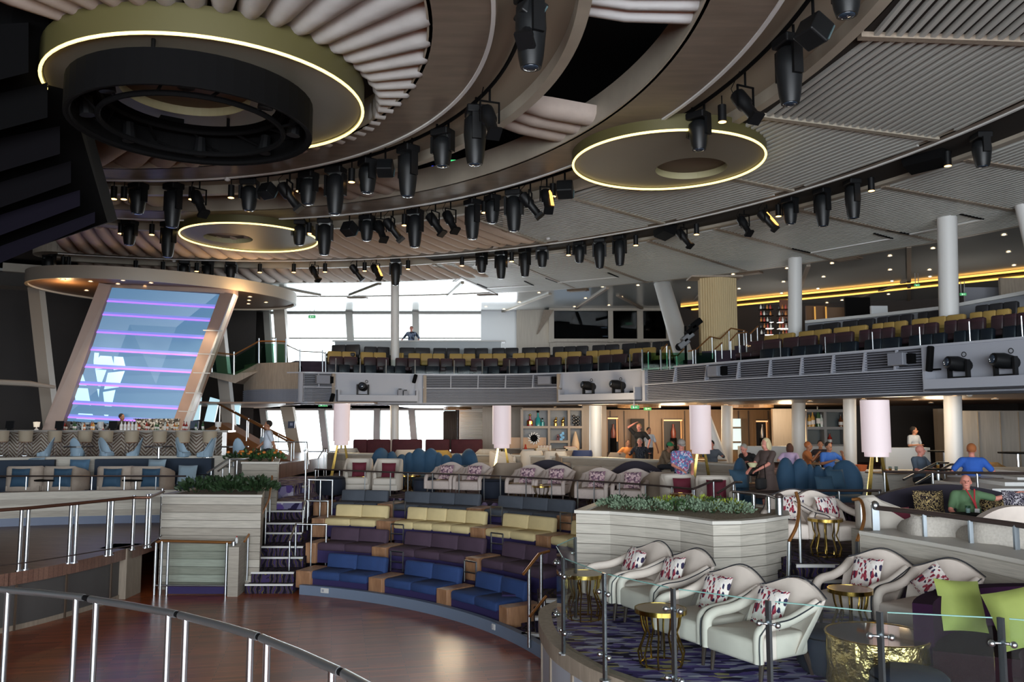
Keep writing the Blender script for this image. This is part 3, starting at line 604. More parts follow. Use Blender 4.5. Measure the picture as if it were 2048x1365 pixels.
def bench_proto(m_, seg, loc, rz, sx, label, group):
    key = (m_.name, seg)
    if key in protos: return dup(protos[key], loc, rz, label, group, s=(sx, 1, 1))
    t = thing('sofa_bench', label, 'sofa', loc, rz, group); t.scale = (sx, 1, 1); protos[key] = t
    for i in range(seg):
        c = -.5+(i+.5)/seg
        MB().rb((c, -.32, .36), (.99/seg, .58, .16), .05).build('seat', m_, t, smooth=60)
        MB().rb((c, 0, .6), (.99/seg, .16, .44), .05, rx=-.12).build('backrest', m_, t, smooth=60)
    MB().box(-.49, -.55, 0, .49, .02, .28).build('base', blackm, t)
    return t
for nm, (k, off, z, L_) in sofas.items():
    for i, (a_, b_) in enumerate(L_):
        p, a = boff((a_+b_)/2, off); q, _ = boff(a_, off); q2, _ = boff(b_, off); wd = (q2-q).length*.99
        side = 'left of the stairs' if b_ < 1400 else 'right of the stairs'
        n_ = i+1 if b_ < 1400 else i+1-sum(1 for u in L_ if u[1] < 1400)
        ordn = ['first', 'second', 'third', 'fourth', 'fifth', 'sixth', 'seventh', 'eighth', 'ninth', 'tenth', 'eleventh', 'twelfth'][n_-1]
        bench_proto(upC[nm], 3 if b_-a_ > 70 else 2, (p.x, p.y, z-.02), a, wd, '%s leather bench of the balcony rows, %s from the left, %s' % (nm, ordn, side), '%s benches on the balcony' % nm)
# columns
def column(label, x0, y0, x1, y1, Y, d, Y0=None):
    p, q = WD(x0, y0, Y0 or Y), WD(x1, y1, Y); t = thing('round_column', label, 'column', (q.x, q.y, q.z)); p = p-q
    MB().cyl((0, 0, 0), p, d/2, None, 24).build('shaft', mat('column_white', 'd2d2d0', .45), t, smooth=50)
    MB().cyl((0, 0, 0), (0, 0, .05), d/2+.03, None, 24).build('foot_ring', greyp, t)
    return t
column('slim white column standing in the left balcony rows', 790, 560, 790, 736, 33.4, .34)
column('thick white column leaning left beside the balcony stairs', 1323, 563, 1374, 736, 28, .66, 33.6)
column('white column beside the dark balcony bar', 1590, 514, 1590, 700, 28, .46)
column('white column in the right balcony rows', 1894, 430, 1899, 690, 22.3, .5)
column('leaning white column cut by the right picture edge', 2036, 362, 2090, 590, 21, .42)
column('slim white column in front of the lower windows', 789, 810, 789, 935, 33.4, .36)
column('white column beside the shelf wall of the lower lounge', 1191, 812, 1191, 935, 29, .44)
column('white column of the lower lounge near the lit doorway', 1454, 812, 1454, 940, 31, .42)
column('leaning white column behind the middle lamp', 1402, 812, 1450, 940, 30, .42)
column('white column in front of the right bottle shelf', 1597, 800, 1597, 950, 29, .46)
column('white column between the diners and the big lamp', 1699, 795, 1701, 950, 24, .36)
column('white column behind the man in the blue shirt', 1905, 790, 1909, 960, 21, .42)
# ---- behind the balcony rows
bwall = mat('booth_wood', 'a59d90', .5, noise=.06, nscale=2, stretch=(8, 8, .6)); whitewall = mat('bright_white_wall', 'd2d6d8', .3)
def quad(x0, y0, x1, y1, Y, th=.1, m_=None, name='wall_part', par=None, lab=None):
    a, b_ = WD(x0, y0, Y), WD(x1, y1, Y); mb = MB().box(min(a.x, b_.x), Y, min(a.z, b_.z), max(a.x, b_.x), Y+th, max(a.z, b_.z))
    return mb.build(name, m_, par) if par else big(name, mb, m_, lab)
quad(962, 622, 1033, 705, 42.0, .1, whitewall, 'wall_white', lab='white wall beside the panoramic window')
quad(1033, 618, 1106, 720, 41.5, .6, bwall, 'wall_booth', lab='pale wood wall left of the control booth')
o = quad(1100, 682, 1345, 720, 41.2, .5, bwall, 'wall_booth', lab='pale wood wall under the control booth window')
b = MB(); b.hexa([WD(1073, 669, 41.3), WD(1075, 669, 41.3), WD(1090, 640, 41.4), WD(1084, 640, 41.4), WD(1088, 620, 40.6), WD(1108, 620, 40.6), WD(1108, 620, 41.4), WD(1090, 620, 41.4)]); big('wall_booth', b, taupe, 'folded wooden fin beside the control booth')
bt = thing('control_booth_window', 'dark control booth window with leaning wooden frames', 'booth window')
for a_, b_ in ((1098, 1108), (1217, 1226), (1275, 1286), (1333, 1345)):
    p, q = WD(a_, 685, 40.9), WD(b_, 618, 40.9); MB().box(p.x, 40.9, p.z, q.x, 41.2, q.z).build('frame_post', bwall, bt)
for y0, y1 in ((614, 622), (678, 684)):
    p, q = WD(1098, y1, 40.9), WD(1345, y0, 40.9); MB().box(p.x, 40.85, p.z, q.x, 41.25, q.z).build('frame_rail', bwall, bt)
for a_, b_ in ((1108, 1217), (1226, 1275), (1286, 1333)):
    p, q = WD(a_, 679, 41), WD(b_, 621, 41); MB().box(p.x, 41.05, p.z, q.x, 41.07, q.z).build('pane', dglass, bt)
quad(1098, 600, 1345, 700, 42.3, .05, mat('booth_dark', '15181a', .6), 'wall_booth', lab='dark inside of the control booth')
p, q = WD(1100, 700, 41.6), WD(1340, 681, 41.6); t = thing('booth_desk', 'dark desk inside the control booth under the monitors', 'desk', (p.x, 41.6, p.z)); MB().box(0, 0, q.z-p.z-.05, q.x-p.x, .6, q.z-p.z).build('desktop', blackm, t); MB().box(.1, .4, -1, q.x-p.x-.1, .5, q.z-p.z-.05).build('front_panel', blackm, t)
for x, y, w_, h_ in ((1120, 672, 16, 8), (1140, 668, 12, 12), (1165, 674, 14, 6), (1195, 672, 10, 10), (1118, 655, 12, 14)):
    p = WD(x, y, 41.9); q = thing('control_monitor', 'dim monitor inside the control booth window, %s from the left' % {1118: 'topmost and first', 1120: 'lower first', 1140: 'second', 1165: 'third', 1195: 'fourth'}[x], 'monitor', tuple(p), 0, 'monitors in the control booth'); s_ = 41.9/F; MB().ob((0, 0, 0), (w_*s_, .06, h_*s_)).build('screen', mat('dim_screen', '30363a', .3), q); MB().ob((0, .03, -h_*s_*.7), (.05, .05, h_*s_*.5)).build('stand', blackm, q)
q = thing('control_screen', 'lit green and red indicator panel in the middle booth window', 'monitor', tuple(WD(1258, 648, 41.8))); MB().ob((0, 0, 0), (.35, .04, .12)).build('lamp_green', emis('ind_green', '58c88a', 1), q); MB().ob((.1, -.02, -.1), (.2, .04, .05)).build('lamp_red', emis('ind_red', 'e0705a', 1), q)
for x, y in ((1208, 656), (1211, 673)): q = thing('control_screen', 'small white lit display in the left booth window, %s one' % ('upper' if y < 660 else 'lower'), 'monitor', tuple(WD(x, y, 41.8)), 0, 'small lit displays in the booth'); MB().ob((0, 0, 0), (.28, .04, .05)).build('display', emis('ind_white', 'cfe0f0', 1), q)
# white counter with standing man
cnt = thing('white_counter', 'white counter in front of the panoramic window', 'counter')
a_, b_ = WD(670, 684, 37), WD(1002, 684, 36.2); MB().hexa([(a_.x, 37, 6), (b_.x, 36.2, 6), (b_.x, 36.7, 6), (a_.x, 37.5, 6), (a_.x, 37, a_.z), (b_.x, 36.2, b_.z), (b_.x, 36.7, b_.z), (a_.x, 37.5, a_.z)]).build('front', mat('counter_grey', 'a9b0b4', .4), cnt)
MB().hexa([(a_.x-.1, 36.9, a_.z), (b_.x+.2, 36.1, b_.z), (b_.x+.2, 36.8, b_.z), (a_.x-.1, 37.6, a_.z), (a_.x-.1, 36.9, a_.z+.06), (b_.x+.2, 36.1, b_.z+.06), (b_.x+.2, 36.8, b_.z+.06), (a_.x-.1, 37.6, a_.z+.06)]).build('countertop', white, cnt)
# right parapet
def strip3(pts, th, h0, h1, m_, name, par=None, lab=None):
    P = [WD(x, y, Y) for x, y, Y in pts]; b = MB()
    for p, q in zip(P, P[1:]):
        d = unit((q-p).to_2d().to_3d()); n = Vector((-d.y, d.x, 0))*th
        b.hexa([p+Vector((0, 0, h0)), q+Vector((0, 0, h0)), q+n+Vector((0, 0, h0)), p+n+Vector((0, 0, h0)), p+Vector((0, 0, h1)), q+Vector((0, 0, h1)), q+n+Vector((0, 0, h1)), p+n+Vector((0, 0, h1))])
    return b.build(name, m_, par) if par is not None else big(name, b, m_, lab)
par = ((1610, 648, 29.5), (1750, 635, 26.8), (1885, 620, 24.6), (2060, 588, 22.2))
pw = strip3(par, .3, -1.3, 0, mat('parapet_grey', '83868c', .5), 'wall_parapet', lab='grey parapet behind the right balcony rows')
strip3([(x, y-1, Y-.1) for x, y, Y in par], .5, 0, .1, white, 'countertop', pw)
big('wall_upper_back', MB().hexa([(8.1, 41.3, 5.5), (26, 35.5, 5.5), (26, 35.8, 5.5), (8.1, 41.6, 5.5), (8.1, 41.3, 9.3), (26, 35.5, 9.3), (26, 35.8, 9.3), (8.1, 41.6, 9.3)]), mat('bar_dark', '2c2420', .7), 'dark wall of the balcony bar')
for x0, y0, x1, y1, Y, mm, lb in ((1742, 612, 1776, 634, 29, whitewall, 'white lit doorway in the balcony bar wall'), (1930, 575, 2003, 608, 25.5, mat('grey_box', '7e7f86', .5), 'grey boxed wall behind the right parapet'), (2000, 556, 2090, 600, 24.6, taupe, 'beige panel behind the right parapet'), (1612, 612, 1650, 645, 31.5, mat('warm_wood', '6a4a2c', .5), 'warm wooden panel in the balcony bar'), (1560, 600, 1580, 660, 33, mat('copper_panel', '7a4a30', .5), 'copper toned panel in the balcony bar'), (1690, 595, 1742, 640, 31, blackm, 'black service wall in the balcony bar'), (1655, 615, 1690, 640, 32, mat('brown_lit', '6a5038', .5), 'brown lit wall in the balcony bar')):
    quad(x0, y0, x1, y1, Y, .1, mm, 'wall_bar', lab=lb)
for x in (1630, 1652): p = WD(x, 628, 31.2); q = thing('wall_light', 'thin warm strip light in the balcony bar, %s one' % ('left' if x == 1630 else 'right'), 'light', tuple(p), 0, 'strip lights of the balcony bar'); MB().ob((0, 0, 0), (.05, .03, .55)).build('tube', emis('amber', 'c89040', .8), q)
# bottle towers behind the curtain column
for x, lb in ((1533, 'left glowing bottle tower of the balcony bar'), (1570, 'right glowing bottle tower of the balcony bar')):
    p = WD(x, 678, 31); t = thing('bottle_tower', lb, 'shelf', tuple(p))
    for i in range(5): MB().ob((0, 0, .15+i*.24), (.5, .3, .02)).build('glass_shelf', dglass, t)
    for i in range(5):
        for j in range(4): MB().lathe([(0, 0), (.035, 0), (.035, .1), (.012, .14), (.012, .18), (0, .18)], 8, (-.18+j*.12, 0, .16+i*.24)).build('bottle', [mat('b_red', 'a04030', .3, emit='a03020', es=.4), mat('b_white', 'c8c8c0', .3, emit='a8a8a0', es=.5), mat('b_dark', '30302c', .3), mat('b_amber', 'b07030', .3, emit='a06020', es=.4)][(i+j+int(x)) % 4], t)
# gold light lines set in the ceiling
La = [W(x, y, ZCEIL-.02) for x, y in ((1362, 612), (1500, 597), (1700, 577), (1880, 558), (2080, 536))]; Lb = [W(x, y, ZCEIL-.02) for x, y in ((1378, 619), (1500, 607), (1700, 588), (1880, 569), (2080, 548))]
b = MB()
for i in range(4): b.hexa([La[i], La[i+1], Lb[i+1], Lb[i]]+[q+Vector((0, 0, .03)) for q in (La[i], La[i+1], Lb[i+1], Lb[i])])
big('trim_9', b, mat('groove_brown', '2e2218', .5), 'dark brown groove in the ceiling between the two gold light lines')
ls = thing('light_strip', 'pair of gold light lines set in the ceiling over the balcony bar', 'light strip')
for L_ in (La, Lb): MB().tube([q-Vector((0, 0, .03)) for q in L_], .042, 6).build('glow_line', goldled, ls)
# pleated curtain column
cu = thing('pleated_curtain', 'beige pleated curtain column beside the balcony stairs', 'curtain', tuple(WD(1440, 728, 28.6))); p, q = WD(1408, 600, 28.6), WD(1476, 600, 28.6); wd = q.x-p.x
for i in range(17):
    u = i/16; MB().cyl((-wd/2+wd*u, .25*sin(pi*u)*-1, .0), (-wd/2+wd*u, -.25*sin(pi*u), 3.0), .052, None, 8, caps=False).build('pleat', mat('curtain_beige', 'b5a27c', .8), cu, smooth=True)
MB().ob((0, .3, 1.5), (wd, .4, 3.0)).build('backing', mat('curtain_beige', 'b5a27c', .8), cu); MB().ob((-.1, .1, 3.03), (wd+.6, .9, .06)).build('top_board', taupe, cu)
# speaker array on a stand
sp = thing('speaker_array', 'black and grey line speaker hanging tilted in front of the leaning column', 'speaker', tuple(WD(1372, 670, 27.2)))
for i in range(4): MB().rb((-.1+i*.14, 0, -.3+i*.22), (.42, .4, .2), .03, ry=R(-38)).build('speaker_box', [mat('sp_grey', '55585c', .5), blackm][i > 1], sp)
MB().ell((-.26, -.12, -.42), (.13, .06, .13)).build('driver', blackm, sp); MB().cyl((-.0, .1, -1.05), (-.0, .1, .3), .04, None, 8).build('stand_pole', blackm, sp)
# balcony stairs rails
brass = mat('brass_rail', 'b07a48', .3, .8)
def handrail(label, pts, r=.025, m_=brass, posts=(), h=.9, mid=None, group=None, pr=None, pm=None, name='handrail'):
    P = [WD(*p) if len(p) == 3 else Vector(p[:3]) for p in pts]; t = thing(name, label, 'railing', group=group)
    MB().tube(P, r, 8).build('rail', m_, t, smooth=50)
    for i, u in enumerate(posts):
        k = min(int(u), len(P)-2); p = P[k].lerp(P[k+1], u-k); hh = h[i] if hasattr(h, '__len__') else h
        MB().cyl((p.x, p.y, p.z), (p.x, p.y, p.z-hh), pr or r*.9, None, 8).build('post', pm or chrome, t, smooth=50)
    return t, P
handrail('brass handrail rising to the right up the balcony stairs, upper long one', ((1376, 703, 27), (1392, 700, 27), (1420, 674, 27.6), (1440, 678, 27.8), (1462, 657, 28.4), (1490, 662, 28.6)), posts=(.6, 2.2, 3.8, 4.9), h=.75)
handrail('brass handrail at the foot of the balcony stairs, left one', ((1283, 715, 27.2), (1297, 702, 27.4)), posts=(.05, .95), h=(.45, .6))
handrail('brass handrail at the foot of the balcony stairs, second one', ((1321, 705, 27.2), (1334, 689, 27.6)), posts=(.05, .95), h=(.6, .8))
handrail('short brass handrail at the foot of the balcony stairs, third one', ((1337, 712, 27), (1355, 712, 27), (1368, 698, 27.2)), posts=(.1, .9), h=.5)
handrail('brass handrail in front of the pleated curtain', ((1430, 699, 26.6), (1444, 686, 27)), posts=(.05, .95), h=.6)
handrail('brass handrail right of the pleated curtain, lower flight', ((1460, 682, 26.8), (1474, 667, 27.2), (1494, 665, 27.6)), posts=(.1, 1.2, 1.9), h=.75)
handrail('brass handrail right of the pleated curtain, top flight', ((1500, 668, 27.6), (1516, 653, 28)), posts=(.1, .9), h=.65)
for i in range(5): big('stair_tread', MB().ob(tuple(WD(1400+i*18, 738-i*9, 26.9+i*.45)), (1.6, .5, .3), -.5), mat('tier_carpet', '3a2f3c', .95))
gp = thing('glass_balustrade', 'greenish glass panels beside the foot of the balcony stairs', 'railing')
for x0, x1 in ((1285, 1318), (1322, 1336), (1340, 1375), (1392, 1428)):
    a_, b_ = WD(x0, 740, 26.8), WD(x1, 706, 26.8); MB().box(a_.x, 26.8, a_.z, b_.x, 26.815, b_.z).build('pane', glass('green_glass', 'b8d8c8', .1), gp); MB().cyl((a_.x, 26.8, a_.z), (a_.x, 26.8, b_.z+.1), .03, None, 8).build('post', chrome, gp)
# exit signs
green = emis('exit_green', '3f9a5c', .7)
for i, (x, y, Y, wd, lb) in enumerate(((624, 634, 42, .36, 'green exit sign above the panoramic window'), (646, 810, 31.6, .34, 'green exit sign under the balcony near the left lamp'), (1270, 815, 30, .3, 'green exit sign under the balcony near the middle, left one'), (1295, 818, 33, .3, 'green exit sign under the balcony near the middle, right one'), (1834, 571, 26, .17, 'green exit sign on the gold lit soffit'), (1926, 589, 24.5, .18, 'small green exit sign behind the right balcony column'))):
    t = thing('exit_sign', lb, 'sign', tuple(WD(x, y, Y))); MB().ob((0, 0, 0), (wd, .04, wd*.42)).build('panel', green, t); MB().cyl((-wd*.3, 0, wd*.2), (-wd*.3, 0, .1+{624: 2.9, 1834: .3, 1926: .3}.get(x, .12)), .012, None, 5).cyl((wd*.3, 0, wd*.2), (wd*.3, 0, .1+{624: 2.9, 1834: .3, 1926: .3}.get(x, .12)), .012, None, 5).build('hanger', chrome, t); s_ = MB(); s_.ob((-wd*.22, -.025, 0), (wd*.07, .01, wd*.24)).ob((-wd*.16, -.025, -.03*wd), (wd*.14, .01, wd*.05), 0, 0, .6).ob((wd*.12, -.025, 0), (wd*.3, .01, wd*.06)); tag(s_.build('pictogram', emis('exit_white', 'd8efe0', .9), t), kind='stuff')
# recessed downlights in the outer ceiling
DL = [(1014, 586), (1078, 586), (1205, 574), (1276, 571), (1378, 576), (1446, 568), (1466, 549), (1478, 578), (1171, 597), (1243, 594), (1039, 605), (1149, 614), (1218, 611), (1008, 619), (1038, 621), (1647, 554), (1567, 564), (1636, 578), (1563, 587), (1860, 554), (1784, 563), (1780, 540), (1777, 589), (1684, 601), (1654, 606), (1630, 611), (1523, 613), (1866, 497), (2008, 470), (2017, 504), (1780, 512), (1664, 527), (1574, 537), (2028, 531), (1859, 540), (690, 594), (972, 614)]
def downlight(p, label, group, first=[None]):
    if first[0] is None:
        t = thing('recessed_downlight', label, 'downlight', tuple(p), 0, group); first[0] = t
        MB().lathe([(.055, 0), (.085, -.015), (.085, .0)], 12).build('trim_ring', white, t); MB().lathe([(0, -.004), (.055, -.004)], 12).build('lens', downglow, t)
    else: dup(first[0], tuple(p), 0, label, group)
for x, y in DL: downlight(W(x, y, ZCEIL-.012), 'tiny round recessed downlight in the smooth balcony ceiling', 'recessed downlights of the balcony ceiling')
for x, y in ((1078, 577), (1210, 560), (1337, 553), (1390, 540), (1700, 520)):
    pass
for x, y, lb in ((715, 596, 'brown hatch at the left window'), (975, 590, 'brown hatch left of the booth'), (1156, 581, 'brown hatch above the booth'), (1500, 547, 'brown hatch above the curtain'), (1696, 518, 'brown hatch above the bar')):
    p = W(x, y, ZCEIL-.03); t = thing('ceiling_hatch', 'small '+lb+' on the ceiling crease', 'ceiling vent', tuple(p), atan2(p.y-O.y, p.x-O.x)+pi/2); MB().rb((0, 0, 0), (.9, .4, .08), .03).build('cover', mat('hatch_brown', '6b5a4a', .6), t); MB().ob((0, 0, -.045), (.7, .25, .01)).build('grille', taupe, t)
# ================================================================ BENCH ROWS IN THE MIDDLE
fab = {'blue': mat('blue_velvet', '263f70', .85, noise=.10, nscale=5), 'purple': mat('plum_velvet', '453444', .85, noise=.1, nscale=5), 'yellow': mat('cream_yellow_velvet', 'cdbb8c', .8, noise=.05, nscale=5), 'grey': mat('slate_velvet', '474d57', .8, noise=.08, nscale=5)}
basep = mat('purple_base', '2a2150', .8)
rows = [('blue', 8.42, .46, .12, [(623, 733, 2), (768, 870, 2), (901, 993, 2)], [(606.5, 33), (750, 34), (884.5, 31), (1007, 30)], [791, 937]),
        ('purple', 9.62, .86, .42, [(634, 741, 2), (776, 928, 3), (961, 1088, 3)], [(622, 22), (758, 33), (944, 32)], [791, 989]),
        ('yellow', 10.9, 1.26, .82, [(650, 751, 2), (786, 936, 4), (970, 1068, 2), (1101, 1165, 2)], [(637, 26), (768, 33), (953, 33), (1084, 33)], [795, 989, 1127]),
        ('grey', 12.2, 1.52, 1.14, [(664, 752, 2), (786, 932, 3), (966, 1112, 3)], [(640, 26), (768, 32), (949, 33), (1128, 32)], [])]
wordk = ['first', 'second', 'third', 'fourth']
rn = {'blue': 'front', 'purple': 'second', 'yellow': 'third', 'grey': 'top'}
gate0 = None
def arcang(px, r, z): return ang_at_px(px, r, z, OB, 0, 90)
for nm, r, zs_, zf, segs, boxes, gates in rows:
    for i, (a_, b_, n_) in enumerate(segs):
        A0, A1 = R(arcang(a_, r, zs_)), R(arcang(b_, r, zs_)); t = thing('bench', '%s velvet bench of the %s row, %s from the stairs' % ({'blue': 'blue', 'purple': 'plum', 'yellow': 'pale yellow', 'grey': 'slate grey'}[nm], rn[nm], wordk[i]), 'bench', (*pol(r, (A0+A1)/2, c=OB), zf), 0, '%s benches of the central rows' % nm)
        o_ = Vector(pol(r, (A0+A1)/2, c=OB)); M = Matrix.Translation((-o_.x, -o_.y, -zf))
        for k in range(n_):
            a = A0+(A1-A0)*(k+.5)/n_; wd = abs(A1-A0)*r/n_
            c = pol(r+.3, a, zs_-.08, OB); MB(M).rb(c, (.64, wd*1.03, .18), .06, a).build('seat_cushion', fab[nm], t, smooth=60)
            c = pol(r+.68, a, zs_+.09, OB); MB(M).rb(c, (.17, wd*1.08, .40), .06, a, ry=.14).build('back_cushion', fab[nm], t, smooth=60)
        MB(M).arc(OB, r+.02, r+.8, zf, zs_-.12, min(A0, A1), max(A0, A1), 8).build('base', basep, t)
    for i, (px, wpx) in enumerate(boxes):
        a = R(arcang(px, r-.05, zs_-.1)); p = pol(r-.06, a, zf, OB); wd = wpx/F*p[1]*1.02
        t = thing('walnut_side_table', 'walnut block table between the benches of the %s row, %s from the stairs' % (rn[nm], wordk[i]), 'side table', p, a, 'walnut block tables')
        MB().rb((.35, 0, (zs_-zf)/2+.0), (.72, wd, zs_-zf+.02), .012).build('block', walnut, t, smooth=30)
        MB().box(-.012, -wd*.46, .03, 0, wd*.46, zs_-zf-.02).build('front_panel', walnut, t)
    for i, px in enumerate(gates):
        a = R(arcang(px, r+.8, zs_+.2)); p = pol(r+.86, a, zs_-.02, OB)
        lb = 'small steel guard frame behind the %s row, %s from the stairs' % (rn[nm], wordk[i])
        if gate0 is None:
            t = gate0 = thing('guard_frame', lb, 'railing', p, a, 'steel guard frames between the benches')
            for s_ in (-.17, .17): MB().cyl((0, s_, 0), (0, s_, .42), .018, None, 6).build('post', chrome, t)
            for z in (.2, .42): MB().cyl((0, -.17, z), (0, .17, z), .016, None, 6).build('rail', chrome, t)
        else: dup(gate0, p, a, lb)
for px, y, lb in ((650, 1187, 'white socket plate on the plinth near the stairs'), (989, 1252, 'small white socket plate on the plinth near the glass terrace')):
    a = R(arcang(px, 8.22, .12)); t = thing('socket_plate', lb, 'socket', pol(8.205, a, .13, OB), a); MB().rb((0, 0, 0), (.02, .2 if px < 700 else .1, .1), .008).build('plate', white, t); MB().ob((-.012, .04, 0), (.006, .05, .05)).build('socket_face', greyp, t)
# ================================================================ LEFT STAIRS
stc = pat('stair_carpet', ['16121e', '2c2440', '1a1624', '6a6034', '241c34', '3c3054'], 2.2, 'wave', .95)
ty = [(1169, 490, 586), (1145, 502, 588), (1115, 514, 606), (1093.5, 520, 606), (1066, 530, 604), (1046.5, 532, 604), (1022, 534, 604), (1004, 537, 604), (972, 545, 614), (960, 546, 614)]
stz = [.2*(i+1) if i < 7 else 1.58 for i in range(8)]+[1.77, 1.85]
for i, (y, x0, x1) in enumerate(ty):
    p, q = W(x0, y, stz[i]), W(x1, y, stz[i]); Y1 = p.y+(3.0 if i < 9 else 9)
    if i == 9: Y1 = 33
    st = big('stair_step', MB().box(p.x, p.y, 0, q.x, Y1, stz[i]-.02), stc if i < 7 else carpet, 'carpeted step of the left stairs, number %d from the dance floor' % (i+1))
    MB().box(p.x, p.y-.015, stz[i]-.035, q.x, p.y+.05, stz[i]+.003).build('nosing', white, st)
MBs = big('wall_stair', MB().hexa([(-5.98, 17.75, 0), (-5.76, 17.75, 0), (-5.9, 19.7, 0), (-6.1, 19.7, 0), (-5.98, 17.75, 1.02), (-5.76, 17.75, 1.02), (-5.9, 19.7, 1.45), (-6.1, 19.7, 1.45)]), clad2, 'sloping low wall beside the left stairs')
handrail('bronze handrail climbing the left side of the stairs', ((489, 1084, 18), (523, 1030, 19.5), (538, 1000, 20.5), (544, 960, 21.4), (545, 915, 22.2)), posts=(0.2, .8, 1.6, 2.4, 3.2, 3.95), h=(.95, .95, 1.0, 1.0, 1.0, 1.0))
handrail('steel guard rail ending the blue bench row at the stairs', ((579, 1081, 18.6), (592, 1049, 19.3), (654, 1050, 19.5)), posts=(.05, 1, 1.5, 1.98), h=(.75, 1.1, 1.0, 1.0), m_=chrome)
handrail('steel guard rail ending the plum bench row at the stairs', ((606, 1019, 20.3), (611, 1002, 20.8), (657, 1003, 21)), posts=(.1, 1.1, 1.98), h=1.0, m_=chrome)
handrail('steel guard rail ending the grey bench row at the stairs', ((616, 960, 21.6), (666, 961, 21.8)), posts=(.05, .5, .98), h=.95, m_=chrome)
handrail('tall steel post rail at the right side of the stair top', ((612, 905, 21.5), (613, 900, 23.5)), posts=(.05, .9), h=(2.3, 1.3), m_=chrome)
handrail('slim steel rail at the top of the left stairs, far side', ((545, 884, 27), (614, 885, 27), (617, 930, 24)), posts=(.05, .95, 1.5), h=(.9, .9, .5), m_=chrome, r=.02)
handrail('steel rail beside the stair top near the left lamp', ((636, 918, 26), (648, 898, 27), (654, 898, 27.2)), posts=(.1, 1.1, 1.9), h=.9, m_=chrome, r=.02)
# gate
gt = thing('floor_gate', 'steel gate with a lower rail at the edge of the dance floor', 'gate', (0, 0, 0))
P = [W(308, 1190, .01), W(320, 1190, .01), W(464, 1191, .01)]
for p, h_ in ((P[0], 1.1), (P[1], 1.13), (P[1]+Vector((.13, .02, 0)), 1.12), (P[2]-Vector((.14, 0, 0)), 1.1), (P[2], 1.12)): MB().cyl((p.x, p.y, 0), (p.x, p.y, h_), .03 if p is not P[2] else .05, None, 10).build('post', chrome, gt, smooth=50)
MB().tube([(P[0].x, P[0].y, 1.1), (P[1].x, P[1].y, 1.13), (P[2].x, P[2].y, 1.1)], .03, 8).build('top_rail', brass, gt, smooth=50)
MB().tube([(P[0].x, P[0].y, .2), (P[2].x-.1, P[2].y, .2)], .02, 8).build('lower_rail', chrome, gt, smooth=50)
MB().box(P[1].x+.1, P[1].y+.02, .02, P[2].x-.1, P[1].y+.05, .2).build('kick_panel', basep, gt)
MB().box(P[1].x+.15, P[1].y+.03, .22, P[2].x-.16, P[1].y+.04, 1.05).build('pane', pglass, gt)
pi_ = W(330, 1180, .01)
big('wall_panel', MB().box(-8.6, 17.5, 0, -8.0, 18.2, F1), taupe, 'pale post at the end of the raised walkway')
# planters ------------------------------------------------------------
leafs = [mat('leaf_dark', '22381c', .6), mat('leaf_green', '35552a', .6), mat('leaf_grey', '6e826a', .7), mat('leaf_yellow', '8c9a30', .6)]
def bush(label, loc, rx, ry, h, m_, n=170, group=None, leaf=.10, flower=None, seed=0):
    rnd = random.Random(seed); t = thing('leafy_plant', label, 'plant', tuple(loc), rnd.random()*6, group); b = MB()
    for i in range(n):
        a = rnd.random()*2*pi; q = sqrt(rnd.random()); x, y = rx*q*cos(a), ry*q*sin(a); z = h*(1-.55*q*q)*(.35+.65*rnd.random())
        d = Vector((cos(a)*(q+.2), sin(a)*(q+.2), .5+rnd.random())).normalized(); s_ = d.cross(Vector((rnd.random()-.5, rnd.random()-.5, .1))).normalized(); c = Vector((x, y, z)); L_ = leaf*(.7+.6*rnd.random())
        b.add([c, c+d*L_*.5+s_*L_*.28, c+d*L_, c+d*L_*.5-s_*L_*.28, c+d*L_*.5+Vector((0, 0, .01))], [(0, 1, 4), (1, 2, 4), (2, 3, 4), (3, 0, 4)])
    tag(b.build('leaves', m_, t), kind='stuff'); s_ = MB()
    for i in range(6): a = i; s_.cyl((0, 0, 0), (rx*.6*cos(a), ry*.6*sin(a), h*.8), .01, .004, 5)
    s_.build('stems', leafs[0], t)
    if flower:
        for i in range(5): a = rnd.random()*6; f_ = MB().ell((rx*.8*cos(a), ry*.8*sin(a), h*(.8+.3*rnd.random())), (.05, .05, .035), 8, 5).build('flower', flower, t)
    return t
def planter(label, poly, z0, z1, m_, rowh=.165, slab=True):
    n = len(poly); t = thing('planter_box', label, 'planter', (0, 0, 0)); cx = sum(p[0] for p in poly)/n; cy = sum(p[1] for p in poly)/n
    sh = lambda k: [(cx+(p[0]-cx)*k, cy+(p[1]-cy)*k) for p in poly]
    MB().prism(sh(.985), z0, z1-.04).build('core', mat('groove_shadow', '6a645b', .8), t); nr = int((z1-z0-.05)/rowh); rowh = (z1-z0-.05)/nr
    rnd = random.Random(len(label))
    for j in range(nr):
        b = MB(); za, zb = z0+j*rowh, z0+(j+1)*rowh-.012
        b.sweep([tuple(p) for p in poly], [(-.03, za), (.0, za), (.0, zb), (-.03, zb)], closed=True).build('plank', [clad, clad2][rnd.random() < .3] if m_ is clad else m_, t)
    MB().sweep([tuple(p) for p in poly], [(-.16, z1-.05), (.03, z1-.05), (.03, z1), (-.16, z1)], closed=True).build('top_edge', mat('pale_edge', 'c3bfb6', .5), t)
    MB().prism(sh(.96), z1-.06, z1-.025).build('soil', mat('soil_gravel', '8a7d6c', .9, noise=.5, nscale=30), t)
    return t
planter('big limed wood planter box left of the stairs', [(-7.75, 18.5), (-5.5, 18.35), (-6.1, 20.6), (-7.7, 20.9)], 0, 2.06, clad)
